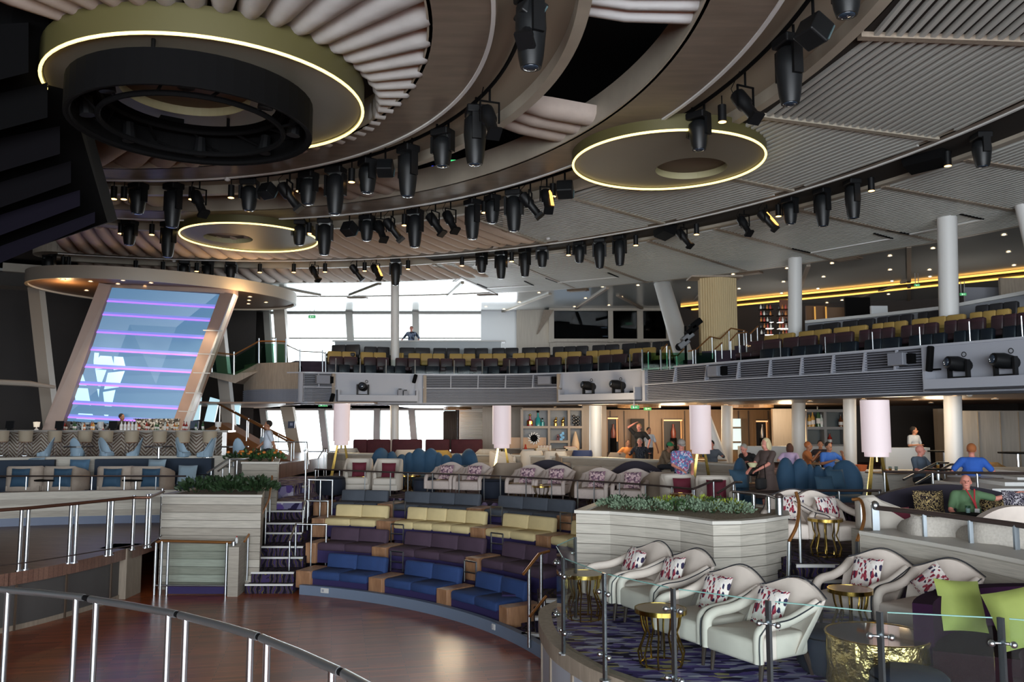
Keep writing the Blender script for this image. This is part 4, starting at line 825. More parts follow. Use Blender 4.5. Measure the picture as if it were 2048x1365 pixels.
for i in range(7): bush('dark green shrub in the big planter left of the stairs, %s from the left' % ['first', 'second', 'third', 'fourth', 'fifth', 'sixth', 'seventh'][i], (-7.25+i*.24+.05*(i % 2), 19.2+.25*(i % 3), 2.0), .26, .4, .34, leafs[0], 190, 'shrubs of the left planter', .13, seed=i)
planter('smaller limed wood planter beside the stair top', [(-7.0, 21.6), (-6.05, 21.5), (-6.6, 23.6), (-7.9, 23.7)], 1.2, 2.62, clad2)
for i in range(4): bush('orange flowered plant in the smaller planter by the stairs, %s from the left' % ['first', 'second', 'third', 'fourth'][i], (-7.35+i*.27, 22.5, 2.58), .24, .4, .26, leafs[i % 2], 120, 'plants of the smaller planter', .12, mat('orange_flower', 'd07a30', .6), seed=20+i)
handrail('steel handrail in front of the smaller planter, front one', ((414, 947, 20.6), (456, 919, 21), (492, 918, 21.2)), posts=(.2, 1.1), h=.5, m_=chrome)
handrail('steel handrail in front of the smaller planter, rear one', ((436, 943, 21), (468, 922, 21.4), (498, 917, 21.6)), posts=(.3, 1.2), h=.45, m_=chrome)
# walkway rails
def rail_run(name, label, top, base, zt, zb, r, m_, midz=None, pr=.03, caps=True, pm=chrome):
    T = [W(x, y, zt) for x, y in top]; t = thing(name, label, 'railing')
    MB().tube(T, r, 10).build('top_rail', m_, t, smooth=50)
    B_ = [W(x, y, zb) for x, y in base]
    for p in B_:
        MB().cyl((p.x, p.y, zb), (p.x, p.y, zt-.01), pr, None, 12).build('post', pm, t, smooth=50); MB().cyl((p.x, p.y, zb), (p.x, p.y, zb+.02), pr*1.7, None, 12).build('base_plate', pm, t)
    if midz: MB().tube([W(x, y, zt).xy.to_3d()+Vector((0, 0, midz)) for x, y in top], .012, 6).build('lower_rail', dsteel, t)
    return t
rail_run('walkway_railing', 'steel railing with bronze top rail along the raised walkway', ((-90, 1027), (0, 1021), (56, 1017), (150, 1008), (221, 1000.5), (268, 996), (298, 996), (327, 984)), ((-60, 1156), (-48, 1155), (37, 1143), (51, 1141), (137, 1128), (149, 1127), (213, 1113), (221, 1112), (264, 1101), (291, 1097), (297, 1096), (321, 1077)), F1+1.12, F1, .03, mat('bronze_rail', '6b4a3c', .3, .7), midz=F1+.18, pr=.034)
satin = mat('satin_steel', 'd0d6da', .4, 1)
nr_ = thing('near_railing', 'polished steel railing with paired posts nearest to the camera', 'railing')
zt = F1+1.1
segs = [((-160, 1168), (-14, 1180)), ((2, 1180), (168, 1196)), ((180, 1199), (352, 1229)), ((360, 1231), (516, 1274)), ((523, 1277), (679, 1344)), ((688, 1348), (830, 1432))]
for a_, b_ in segs:
    p, q = W(a_[0], a_[1], zt), W(b_[0], b_[1], zt); m_ = (p+q)/2; d = (q-p); n = Vector((d.y, -d.x, 0)).normalized()
    MB().tube([p, m_-n*.012, q], .03, 16).build('rail_section', satin, nr_, smooth=50)
    for e in (p, q): s_ = unit(q-p)*(.09 if e is p else -.09); c = e+s_; MB().cyl((c.x, c.y, F1), (c.x, c.y, zt), .026, None, 14).build('post', chrome, nr_, smooth=50)
for (a_, b_), (c_, d_) in zip(segs, segs[1:]):
    p, q = W(*b_, zt), W(*c_, zt); MB().cyl(p, q, .024, None, 10).build('joint', blackm, nr_)
big('floor', MB().sweep([tuple(W(x, y, F1).xy) for x, y in ((-300, 1400), (0, 1420), (180, 1440), (360, 1482), (520, 1540), (690, 1640), (860, 1790))], [(-.12, .0), (2.5, .0), (2.5, F1), (-.12, F1)]), deckwood, 'walkway the nearest railing stands on')
# ================================================================ LEFT LOUNGE
navyv = mat('navy_velvet', '1d2b3c', .8); cushb = mat('steel_blue_cushion', '4d6f8c', .8, noise=.1, nscale=8); cushl = mat('pale_blue_cushion', '8ba0ae', .8)
tub0 = {}
def tub_chair(label, loc, rz, m_, cm=None, w_=.78, h=.82, group=None, key=None, arm=1.0):
    key = key or (m_.name, cm.name if cm else '', h, arm)
    if key in tub0: return dup(tub0[key], loc, rz, label, group)
    t = tub0[key] = thing('tub_chair', label, 'armchair', loc, rz, group)
    n = 18; vs = []; fs = []
    for i in range(n+1):
        a = R(-50+280*i/n); ex = cos(a); ey = sin(a); hw = w_/2
        sgn = lambda v: -1 if v < 0 else 1
        ox = hw*sgn(ex)*abs(ex)**.6; oy = hw*sgn(ey)*abs(ey)**.6
        hh = .62*arm+(h-.62*arm)*max(0, min(1, (ey+.35)*1.3))
        for r_, z in ((1, .1), (1, hh-.05), (.93, hh), (.82, hh-.03), (.78, .3)): vs.append((ox*r_, oy*r_, z))
    for i in range(n): fs += [(i*5+k, (i+1)*5+k, (i+1)*5+k+1, i*5+k+1) for k in range(4)]
    fs += [(0, 1, 2, 3, 4), tuple(n*5+k for k in (4, 3, 2, 1, 0))]
    MB().add(vs, fs).build('shell', m_, t, smooth=45)
    MB().rb((0, -.06, .35), (w_*.8, w_*.82, .2), .06).build('seat', m_, t, smooth=60); MB().rb((0, 0, .17), (w_*.86, w_*.86, .16), .03).build('base', m_, t)
    for sx in (-1, 1):
        for sy in (-1, 1): MB().cyl((sx*w_*.32, sy*w_*.32, 0), (sx*w_*.34, sy*w_*.34, .1), .02, .025, 6).build('foot', blackm, t)
    return t
def cushion(label, loc, rz, m_, s_=.4, tilt=-.3, group=None, roll=0, name='throw_cushion', cat='cushion', key={}):
    k = (m_.name, s_)
    M = Matrix.Rotation(rz, 4, 'Z') @ Matrix.Rotation(tilt, 4, 'X') @ Matrix.Rotation(roll, 4, 'Y')
    if k in key: o = key[k].copy(); COL.objects.link(o); o.location = loc
    else:
        n = 9; vs = []
        for sd in (-1, 1):
            for i in range(n):
                for j in range(n):
                    u, v = -1+2*i/(n-1), -1+2*j/(n-1); e = (1-u**4)*(1-v**4); pin = 1-.05*(1-abs(v)**2)*abs(u)**2; pi2 = 1-.05*(1-abs(u)**2)*abs(v)**2
                    vs.append((u*s_/2*pin, sd*.19*s_*sqrt(max(0, e)), v*s_/2*pi2))
        fs = []
        for sd in (0, 1):
            for i in range(n-1):
                for j in range(n-1):
                    q = (sd*n*n+i*n+j, sd*n*n+(i+1)*n+j, sd*n*n+(i+1)*n+j+1, sd*n*n+i*n+j+1); fs.append(q if sd == 0 else q[::-1])
        o = MB().add(vs, fs).build(name, m_, None, smooth=True, loc=loc); key[k] = o
    o.rotation_euler = M.to_euler(); tag(o, label, cat, group); return o
ceam3 = mat('tub_cream', 'ab9d90', .85, noise=.05, nscale=12)
for i, (px, lb) in enumerate(((59, 'leftmost cream tub chair of the blue lounge'), (134, 'second cream tub chair from the left in the blue lounge'), (238, 'third cream tub chair from the left in the blue lounge'), (306, 'fourth cream tub chair from the left in the blue lounge'))):
    p = WD(px, 955, 23.4+.0*i); tub_chair(lb, (p.x, p.y, 1.65), R(180+(-8 if i % 2 else 8)), ceam3, w_=1.02, h=.78, group='cream tub chairs of the blue lounge', key='lc')
    cushion('dark teal cushion on the %s' % lb, (p.x+(.1 if i % 2 else -.0)+.1, p.y-.62, 2.13), R(180), mat('teal_cushion', '2c4a62', .8), .5, .12, 'teal cushions on the cream tub chairs')
for i, (px, y, lb) in enumerate(((14, 950, 'blue cushion at the left picture edge on the navy banquette'), (70, 932, 'pale blue cushion behind the leftmost cream chair'), (158, 938, 'slate cushion behind the second cream chair'), (312, 938, 'pale blue cushion behind the fourth cream chair'), (374, 950, 'large pale blue cushion at the right end of the navy banquette'), (35, 955, 'blue cushion beside the leftmost cream chair'))):
    p = WD(px, y, 24.0); cushion(lb, (p.x, p.y, p.z), R(8*(i % 3)-8), cushl if i in (1, 3, 4) else cushb, .55 if i != 1 else .5, -.25)
for a_, b_, lb in ((-60, 107, 'navy banquette at the left end of the blue lounge'), (191, 425, 'long navy banquette along the pale wall of the blue lounge')):
    A0, A1 = ang_at_px(a_, 14.2, 2.3, O, 80, 130), ang_at_px(b_, 14.2, 2.3, O, 80, 130); t = thing('banquette', lb, 'sofa')
    MB().arc(O, 14.15, 14.42, 1.65, 2.56, R(min(A0, A1)), R(max(A0, A1)), 12).build('backrest', navyv, t); MB().arc(O, 13.6, 14.15, 1.65, 2.1, R(min(A0, A1)), R(max(A0, A1)), 12).build('seat', navyv, t)
t = thing('ledge_railing', 'low dark rail on slim posts above the pale wall of the blue lounge', 'railing')
rp_ = [WD(x, 953+.0*x, 21.95) for x in (-60, 60, 190, 310, 372)]; MB().tube(rp_, .022, 8).build('rail', dsteel, t)
for px in (53, 120, 184, 249, 312): p = WD(px, 953, 21.95); MB().cyl((p.x, p.y, 1.87), (p.x, p.y, p.z), .014, None, 6).build('post', chrome, t)
def ped_table(label, loc, r, h, m_, group=None):
    t = thing('pedestal_table', label, 'table', loc, 0, group); MB().lathe([(0, h), (r, h), (r, h-.03), (0, h-.03)], 20).build('top', m_, t); MB().cyl((0, 0, 0), (0, 0, h-.03), .035, None, 8).build('stem', chrome, t); MB().lathe([(0, .03), (r*.55, .02), (r*.55, 0), (0, 0)], 16).build('foot', m_, t); return t
for px, lb in ((97, 'black round table between the left pair of cream chairs'), (272, 'black round table between the right pair of cream chairs')): p = WD(px, 963, 22.9); ped_table(lb, (p.x, p.y, 1.65), .35, .42, blackm)
# ================================================================ BAR
bl, br_ = WD(-40, 861, 27.4), WD(445, 866, 25.9)
bar = thing('bar_counter', 'long bar counter with a zigzag tiled front', 'bar', (0, 0, 0))
zb_, zt_ = 2.3, 3.38
def lerp2(u, dy=0, z=0): p = bl.lerp(br_, u); return Vector((p.x, p.y+dy, z))
MB().hexa([lerp2(0, 0, zb_), lerp2(1, 0, zb_), lerp2(1, .4, zb_), lerp2(0, .4, zb_), lerp2(0, 0, zt_-.06), lerp2(1, 0, zt_-.06), lerp2(1, .4, zt_-.06), lerp2(0, .4, zt_-.06)]).build('body', mat('bar_white', '9d9a96', .4), bar)
MB().hexa([lerp2(-.01, -.18, zt_-.06), lerp2(1.03, -.18, zt_-.06), lerp2(1.03, .5, zt_-.06), lerp2(-.01, .5, zt_-.06), lerp2(-.01, -.18, zt_), lerp2(1.03, -.18, zt_), lerp2(1.03, .5, zt_), lerp2(-.01, .5, zt_)]).build('countertop', mat('bar_top', 'a9a59f', .25), bar)
ch1, ch2 = mat('chevron_brown', '6b5648', .4), mat('chevron_pale', 'b9b3a9', .35)
N1 = 30; wch = 1/N1; MB().hexa([lerp2(0, -.01, zb_), lerp2(1, -.01, zb_), lerp2(1, 0, zb_), lerp2(0, 0, zb_), lerp2(0, -.01, zt_-.06), lerp2(1, -.01, zt_-.06), lerp2(1, 0, zt_-.06), lerp2(0, 0, zt_-.06)]).build('tile_ground', ch1, bar); b2 = MB()
for i in range(N1):
    for j in range(13):
        z0 = zb_-.15+j*.115; up = .26 if i % 2 else -.26
        A_, B_ = lerp2(i*wch, -.03, 0), lerp2((i+1)*wch, -.03, 0); lo, hi = zb_+.01, zt_-.07
        z4 = [min(hi, max(lo, q)) for q in (z0-up/2, z0+up/2, z0+up/2+.062, z0-up/2+.062)]
        if z4[2]-z4[1]+z4[3]-z4[0] < .02: continue
        b2.hexa([(A_.x, A_.y, z4[0]), (B_.x, B_.y, z4[1]), (B_.x, B_.y+.022, z4[1]), (A_.x, A_.y+.022, z4[0]), (A_.x, A_.y, z4[3]), (B_.x, B_.y, z4[2]), (B_.x, B_.y+.022, z4[2]), (A_.x, A_.y+.022, z4[3])])
tag(b2.build('zigzag_tiles', ch2, bar), kind='stuff')
st0 = None
stm = mat('stool_cream', 'a39682', .7)
for i, px in enumerate((37, 85, 143, 202, 243, 292, 345, 388, 438)):
    p = lerp2((px+40)/485, -.75, zb_); lb = 'cream backed bar stool at the zigzag counter, %s from the left' % (['first', 'second', 'third', 'fourth', 'fifth', 'sixth', 'seventh', 'eighth', 'ninth'][i])
    if st0: dup(st0, p, R(-6+(i*7) % 13), lb, s=(.82, .82, 1)); continue
    t = st0 = thing('bar_stool', lb, 'bar stool', p, 0, 'bar stools at the counter'); t.scale = (.82, .82, 1)
    MB().lathe([(0, .70), (.21, .70), (.23, .76), (.2, .8), (0, .8)], 16).build('seat', mat('stool_leather', '7a4e34', .5), t, smooth=50)
    vs = []; n = 12
    for k in range(n+1):
        a = R(180+180*k/n)
        for r_, z in ((.25, .72), (.27, 1.06), (.23, 1.06), (.21, .72)): vs.append((r_*cos(a), r_*sin(a), z))
    MB().add(vs, [(k*4+j, (k+1)*4+j, (k+1)*4+(j+1) % 4, k*4+(j+1) % 4) for k in range(n) for j in range(4)]).build('backrest', stm, t, smooth=50)
    for sx in (-1, 1):
        for sy in (-1, 1): MB().cyl((sx*.2, sy*.2, 0), (sx*.14, sy*.14, .72), .014, None, 6).build('leg', dsteel, t)
    MB().tube([(.18*cos(k*pi/4), .18*sin(k*pi/4), .28) for k in range(8)], .01, 5, closed=True).build('foot_ring', chrome, t)
# blue wing chairs
w0 = None
bluel = mat('ice_blue_leather', '8ea6b8', .5)
def wing(label, loc, rz):
    global w0
    if w0: return dup(w0, loc, rz, label, s=(.62, .62, 1))
    t = w0 = thing('wing_chair', label, 'armchair', loc, rz, 'ice blue chairs in front of the bar'); t.scale = (.62, .62, 1); vs = []; n = 12
    for k in range(n+1):
        a = R(-30+240*k/n); f = max(0, sin(a)); lean = .0
        for r_, z in ((.26, .3), (.30+.05*f, .45+.42*f**1.5), (.27+.05*f, .46+.43*f**1.5), (.22, .32)): vs.append((r_*cos(a)*1.05, r_*sin(a)+.16*f*(z-.3), z))
    MB().add(vs, [(k*4+j, (k+1)*4+j, (k+1)*4+(j+1) % 4, k*4+(j+1) % 4) for k in range(n) for j in range(4)]+[(0, 1, 2, 3), tuple(n*4+j for j in (3, 2, 1, 0))]).build('shell', bluel, t, smooth=60)
    MB().rb((0, -.03, .36), (.5, .5, .14), .05).build('seat', bluel, t, smooth=60); MB().cyl((0, 0, .02), (0, 0, .3), .03, None, 8).build('stem', chrome, t); MB().lathe([(0, .03), (.22, .01), (.22, 0), (0, 0)], 16).build('base', chrome, t)
    return t
for px, rz, lb in ((88, -70, 'ice blue chair facing right, first from the left'), (155, 180, 'ice blue chair seen from behind left of the first bar table'), (213, 70, 'ice blue chair facing left beside the first bar table'), (266, -70, 'ice blue chair facing right beside the middle bar table'), (367, 70, 'ice blue chair facing left beside the middle bar table'), (407, -80, 'ice blue chair facing right, first of the pair at the right'), (414, -95, 'ice blue chair facing right, second of the pair at the right'), (480, 180, 'ice blue chair seen from behind near the planter'), (535, 65, 'ice blue chair facing left beside the smaller planter')):
    p = WD(px, 905, 25.0 if px < 450 else 24.4 if px < 500 else 25.8); wing(lb, (p.x, p.y, 2.3), R(rz))
for px, lb in ((158, 'dark round pedestal table in front of the bar, left one'), (318, 'dark round pedestal table in front of the bar, middle one'), (468, 'dark round pedestal table near the smaller planter')): p = WD(px, 893, 24.9); ped_table(lb, (p.x, p.y, 2.3), .42, .62, mat('table_dark', '2a2624', .3))
# backsplash, bottles
t = big('wall_backsplash', MB().box(-15.4, 27.9, 2.3, -11.2, 28.0, 3.75), pat('mosaic_tiles', ['8f8f8a', '4a4640', 'b8b6ae', '6b6258', 'd0cec6', '37332e'], 16, 'voronoi', .3), 'mosaic backsplash behind the bar')
bcols = [mat('bt_amber', 'a8683a', .2), mat('bt_clear', 'b8c4c0', .15), mat('bt_green', '3a5a3c', .2), mat('bt_brown', '5a3420', .2), mat('bt_red', '8c3028', .25), mat('bt_gold', 'b8904a', .25)]
capm = mat('bt_cap', '2a2420', .4)
bot0 = {}
def bottle(label, loc, m_, h=.28, r=.037, group=None, name='bottle'):
    k = m_.name
    if k in bot0: return dup(bot0[k], loc, None, label, group, s=(r/.037, r/.037, h/.28))
    t = bot0[k] = thing(name, label, 'bottle', loc, 0, group); t.scale = (r/.037, r/.037, h/.28)
    MB().lathe([(0, 0), (.037, 0), (.037, .16), (.013, .21), (.013, .26), (0, .26)], 10).build('glass_body', m_, t, smooth=50); MB().cyl((0, 0, .255), (0, 0, .28), .016, None, 8).build('cap', capm, t); MB().lathe([(.0375, .05), (.0375, .12)], 10).build('paper_label', white, t)
    return t
cnt_ = {}
def WN(i):
    k = (i*5+i//3) % 6; cnt_[k] = cnt_.get(k, 0)+1; return ['first', 'second', 'third', 'fourth', 'fifth', 'sixth', 'seventh', 'eighth'][cnt_[k]-1]
for i in range(34):
    px = 95+i*9.2
    if 216 < px < 238: continue
    u_ = (px+40)/485; p = lerp2(u_, .38 if i % 2 else .2); bottle('%s spirit bottle on the %s half of the bar, number %d along the row' % (['amber', 'clear', 'green', 'brown', 'red', 'golden'][(i*5+i//3) % 6], 'left' if i < 14 else 'right', i+1), (p.x, p.y, zt_), bcols[(i*5+i//3) % 6], .24+.05*((i*7) % 4)/3, .04, 'spirit bottles along the bar')['label'] = '%s %s spirit bottle from the left along the bar counter' % (WN(i), ['amber', 'clear', 'green', 'brown', 'red', 'golden'][(i*5+i//3) % 6])
for i in range(5): p = lerp2((289+i*7.2)/485, .0); bottle('%s clear bottle in the short row right of the bartender' % ['first', 'second', 'third', 'fourth', 'fifth'][i], (p.x, p.y, zt_), mat('bt_white', 'd4dade', .3), .3, .045, 'row of clear bottles beside the bartender')
for px, lb in ((20, 'black menu stand at the left end of the bar'), (119, 'black till box on the bar left of the bartender'), (226, 'black till screen in front of the bartender'), (389, 'blue grey menu stand at the right end of the bar')):
    p = WD(px, 852, 26.3); t = thing('till_screen', lb, 'screen', (p.x, p.y, zt_)); MB().ob((0, 0, .17), (.26, .04, .24), 0, -.15).build('screen', black if px != 389 else mat('menu_blue', '3a4656', .5), t); MB().ob((0, .03, .03), (.14, .14, .06)).build('stand', black, t)
for px, lb in ((73, 'small white lamp at the left of the bar'), (201, 'stack of white cups on the bar'), (436, 'small white cup box at the right end of the bar')):
    p = WD(px, 855, 26.3); t = thing('small_lamp' if px == 73 else 'cup_stack', lb, 'lamp' if px == 73 else 'cups', (p.x, p.y, zt_)); MB().lathe([(0, 0), (.07, 0), (.06, .03), (.02, .06), (.02, .1)], 12).build('base', white, t); MB().lathe([(.08, .1), (.1, .26), (0, .27)], 12, cap=False).build('shade', emis('lamp_cream', 'e8d8c0', .5) if px == 73 else white, t)
# inclined screen with wooden frame
TLp, TRp, BLp, BRp = WD(222, 570, 27.5), WD(441, 584, 28.6), WD(118, 842, 27.4), WD(347, 854, 28.2)
def sq(u, v, d=0): return TLp.lerp(TRp, u).lerp(BLp.lerp(BRp, u), v)+Vector((.03, -1, .0)).normalized()*d
scrn = thing('video_wall', 'leaning blue video wall with violet light bands behind the bar', 'screen')
def sqb(u0, v0, u1, v1, d0, d1, shear=0): return MB().hexa([sq(u0, v1, d1), sq(u1, v1, d1), sq(u1, v1, d0), sq(u0, v1, d0), sq(u0, v0, d1), sq(u1, v0, d1), sq(u1, v0, d0), sq(u0, v0, d0)])
ms = bpy.data.materials.new('screen_blue'); ms.use_nodes = True; bs = ms.node_tree.nodes['Principled BSDF']; bs.inputs['Base Color'].default_value = lin('304860'); bs.inputs['Roughness'].default_value = .35; bs.inputs['Emission Color'].default_value = lin('5c8fba'); bs.inputs['Emission Strength'].default_value = .62
sqb(0, 0, 1, 1, -.1, 0).build('panel', ms, scrn)
vi = emis('violet_led', 'a06cf0', 1.2); vi2 = emis('violet_halo', '7480d0', .68)
for v in (.115, .215, .345, .475, .60, .725, .865, .965): sqb(0, v, 1, v+.012, 0, .03).build('light_band', vi, scrn); sqb(0, v-.016, 1, v, 0, .012).build('light_halo', vi2, scrn)
pale = emis('light_patch_pale', 'a8cfe8', .95)  # glowing patches imitate pale light falling on the screen
def patch(pts): 
    b = MB(); n = len(pts); b.add([sq(u, v, .004) for u, v in pts]+[sq(u, v, .008) for u, v in pts], [tuple(range(n, 2*n)), tuple(range(n))[::-1]]+[(i, (i+1) % n, n+(i+1) % n, n+i) for i in range(n)]); b.build('painted_light_patch', pale, scrn)
def S(px, py):
    best = None
    for iu in range(51):
        for iv in range(51):
            q = PX(sq(iu/50, iv/50)); e = (q[0]-px)**2+(q[1]-py)**2
            if best is None or e < best[0]: best = (e, iu/50, iv/50)
    return best[1:]
for pl in (((186, 722), (191, 708), (197, 707), (196, 722), (188, 736)), ((193, 722), (200, 713), (225, 712), (228, 735), (192, 737)), ((229, 714), (247, 716), (252, 740), (226, 742)), ((190, 740), (213, 742), (203, 775), (196, 770)), ((216, 745), (250, 745), (238, 778), (208, 780)), ((208, 784), (233, 782), (222, 815), (210, 812)), ((196, 780), (200, 781), (198, 795)), ((150, 768), (174, 772), (162, 730), (157, 735)), ((147, 774), (176, 775), (184, 810), (152, 806)), ((155, 826), (186, 828), (188, 838), (154, 836)), ((210, 828), (217, 829), (213, 838), (209, 837))): patch([S(*q) for q in pl])
frm = mat('frame_pinkish_wood', '9a8478', .5, noise=.08, nscale=1.5)
L4 = [WD(198, 566, 27.2), WD(222, 570, 27.4), WD(118, 866, 27.2), WD(84, 860, 27)]
def slab(pts, d, m_, nm, par):
    b = MB(); n = len(pts); off = Vector((0, d, 0)); b.add(pts+[p+off for p in pts], [tuple(range(n))[::-1], tuple(range(n, 2*n))]+[(i, (i+1) % n, n+(i+1) % n, n+i) for i in range(n)]); return b.build(nm, m_, par)
slab(L4, .5, frm, 'frame_leg', scrn)
slab([WD(441, 584, 28.4), WD(467, 588, 28.2), WD(366, 866, 27.8), WD(338, 866, 28)], .5, frm, 'frame_leg', scrn)
slab([WD(460, 600, 28.1), WD(467, 588, 28.0), WD(366, 866, 27.7), WD(359, 866, 27.7)], .3, white, 'frame_edge', scrn)
slab([WD(200, 562, 27.4), WD(467, 576, 28.4), WD(467, 588, 28.4), WD(200, 574, 27.4)], .5, frm, 'frame_head', scrn)
for y0, x0, x1 in ((660, 406, 437), (707, 395, 421), (745, 386, 412), (785, 371, 395), (822, 357, 381)): slab([WD(x0, y0, 27.7), WD(x1+8, y0+1, 27.6), WD(x1+8, y0+3, 27.6), WD(x0, y0+2, 27.7)], .05, white, 'frame_joint', scrn)
# canopy over the bar
cc = (-12.4, 29.8, 8.2)
cp = thing('bar_canopy', 'large round cream canopy with a brown underside above the bar', 'canopy', cc)
cp.scale = (1.0, .64, 1); cp.rotation_euler = (0, 0, R(43))
MB().lathe([(4.62, .0), (4.72, .0), (4.72, .42), (4.62, .42), (4.62, 0)], 64).build('rim', mat('canopy_cream', 'b5ad9f', .45), cp, smooth=50)
MB().lathe([(0, .06), (4.62, .06), (4.62, .1), (0, .1)], 64).build('underside', mat('canopy_brown', '7a5c44', .45, noise=.1, nscale=.8), cp)
for x, y in ((126, 559), (181, 563), (173, 581), (236, 568), (246, 561), (302, 566), (290, 572), (347, 575), (400, 580), (500, 594), (498, 601), (497, 608), (532, 605)): downlight(W(x, y, 8.25), 'small warm downlight in the round bar canopy', 'downlights of the bar canopy')
# slanted wall ribs
for x0, y0, x1, y1, Y, wd, lb in ((66, 575, 98, 860, 30, .42, 'slanted pale rib on the dark wall left of the video wall'), (434, 640, 457, 870, 32, .42, 'slanted pale rib on the dark wall right of the video wall'), (556, 600, 566, 742, 36, .5, 'slanted pale rib left of the panoramic window'), (572, 812, 594, 925, 37, .55, 'slanted pale rib left of the lower windows')):
    a_, b_ = WD(x0, y0, Y), WD(x1, y1, Y); big('wall_rib', MB().hexa([(b_.x-wd/2, Y, b_.z), (b_.x+wd/2, Y, b_.z), (b_.x+wd/2, Y+.4, b_.z), (b_.x-wd/2, Y+.4, b_.z), (a_.x-wd/2, Y, a_.z), (a_.x+wd/2, Y, a_.z), (a_.x+wd/2, Y+.4, a_.z), (a_.x-wd/2, Y+.4, a_.z)]), mat('rib_beige', '9a9186', .5), lb)
t = thing('wall_tube', 'long pale tapering tube jutting in from the left edge', 'beam'); MB().tube([WD(-60, 762, 26), WD(60, 768, 26.5), WD(110, 775, 27)], [.09, .09, .05], 8).build('tube', mat('rib_beige', '9a9186', .5), t)
# landing with glass rail behind the video wall
slab([WD(404, 750, 30.5), WD(470, 767, 30.5), WD(516, 744, 30.5), WD(560, 744, 30.8), WD(560, 728, 30.8), WD(512, 728, 30.5), WD(462, 748, 30.5), WD(404, 740, 30.5)], 1.6, taupe, 'floor', None)['kind'] = 'structure'
gl = thing('landing_balustrade', 'glass balustrade with steel posts on the landing behind the video wall', 'railing')
Pn = [(424, 705), (468, 710), (518, 683), (552, 683), (572, 684)]; Bn = [(424, 745), (468, 750), (518, 727), (552, 727), (572, 735)]
MB().tube([WD(x, y, 30.4) for x, y in Pn], .03, 8).build('top_rail', brass, gl)
for (x, y), (bx, by) in zip(Pn, Bn): MB().cyl(WD(x, y-6, 30.4), WD(bx, by, 30.4), .03, None, 8).build('post', chrome, gl)
for i in range(4): slab([WD(Pn[i][0]+3, Pn[i][1]+5, 30.4), WD(Pn[i+1][0]-3, Pn[i+1][1]+5, 30.4), WD(Bn[i+1][0]-3, Bn[i+1][1], 30.4), WD(Bn[i][0]+3, Bn[i][1], 30.4)], .015, glass('green_glass', 'b8d8c8', .1), 'pane', gl)
gl = thing('landing_balustrade', 'glass balustrade with steel posts at the left end of the balcony, before the window', 'railing')
Pn = [(572, 690), (600, 703), (645, 705), (651, 708)]; Bn = [(572, 735), (600, 745), (645, 746), (651, 746)]
MB().tube([WD(x, y, 31) for x, y in Pn], .02, 8).build('top_rail', chrome, gl)
for (x, y), (bx, by) in zip(Pn, Bn): MB().cyl(WD(x, y-4, 31), WD(bx, by, 31), .03, None, 8).build('post', chrome, gl)
# wooden stairs behind the bar
ws = thing('wooden_stairs', 'wooden staircase with brass handrails descending behind the bar to the right', 'stairs')
slab([WD(405, 862, 31), WD(440, 846, 31), WD(560, 915, 29), WD(590, 925, 28.6), WD(590, 950, 28.6), WD(405, 950, 31)], 1.2, mat('stair_orange_wood', '8a5c38', .5), 'stringer', ws)
for d, (a_, b_) in enumerate((((400, 805, 31), (583, 887, 28.5)), ((432, 806, 32), (588, 884, 29.5)))):
    p, q = WD(*a_), WD(*b_); MB().tube([p, WD(432, 806 if d == 0 else 806, 31+d*.2), q], .035, 8).build('handrail', brass, ws)
    for k in range(6): c = WD(440, 808, 31).lerp(q, k/5); MB().cyl(c, c-Vector((0, 0, 1.0)), .025, None, 8).build('post', chrome, ws)
for x, y, lb in ((391, 822, 'left'), (412, 825, 'middle'), (480, 830, 'right')):
    t = struct('window_%d' % (3+('left', 'middle', 'right').index(lb)), MB(), whitew, 'bright slanted window seen behind the wooden stairs, %s one' % lb) if False else None
for i, pts in enumerate((((385, 792), (402, 795), (398, 840), (380, 842)), ((420, 795), (438, 800), (428, 845), (408, 843)), ((466, 808), (480, 812), (478, 850), (462, 846)))):
    o = big('window_%d' % (3+i), MB(), whitew); bpy.data.objects.remove(o)
    P4 = [WD(x, y, 33.2) for x, y in pts]; b = MB(); b.add(P4+[p+Vector((0, .1, 0)) for p in P4], [(0, 1, 2, 3), (7, 6, 5, 4), (0, 4, 5, 1), (1, 5, 6, 2), (2, 6, 7, 3), (3, 7, 4, 0)])
    o = b.build('window_%d' % (3+i), emis('window_glow', 'b8dce8', .9)); o['kind'] = 'structure'; o['label'] = 'slanted bright window behind the wooden stairs'
t = thing('wall_sign', 'small dark notice on the pale rib beside the lower windows', 'sign', tuple(WD(583, 850, 36.8))); MB().ob((0, 0, 0), (.3, .03, .3)).build('board', mat('notice_navy', '2c3550', .4), t); MB().ob((0, -.02, .02), (.12, .01, .12)).build('pictogram', mat('notice_grey', '7a84a0', .4), t)
# ================================================================ MIDDLE LOUNGE (F2)
ORD = ['first', 'second', 'third', 'fourth', 'fifth', 'sixth', 'seventh', 'eighth', 'ninth', 'tenth', 'eleventh', 'twelfth', 'thirteenth', 'fourteenth', 'fifteenth', 'sixteenth', 'seventeenth', 'eighteenth', 'nineteenth', 'twentieth', 'twenty-first', 'twenty-second']
t = thing('lounge_railing', 'thin steel railing with dark top rail behind the top bench row', 'railing')
ZR = 2.24
pts = [(630, 939), (781, 945), (968, 951.5), (1160, 962), (1290, 970), (1386, 979)]
MB().tube(spline([W(x, y, ZR) for x, y in pts], 4), .022, 8).build('top_rail', dsteel, t, smooth=50)
def railz(px):
    for (x0, y0), (x1, y1) in zip(pts, pts[1:]):
        if x0 <= px <= x1: return y0+(y1-y0)*(px-x0)/(x1-x0)
for px in (631, 679, 730, 781, 816, 865, 918, 968, 1001, 1052, 1103, 1155, 1188, 1239, 1291, 1344, 1385): p = W(px, railz(px), ZR); MB().cyl((p.x, p.y, F2), (p.x, p.y, ZR), .016, None, 8).build('post', chrome, t)
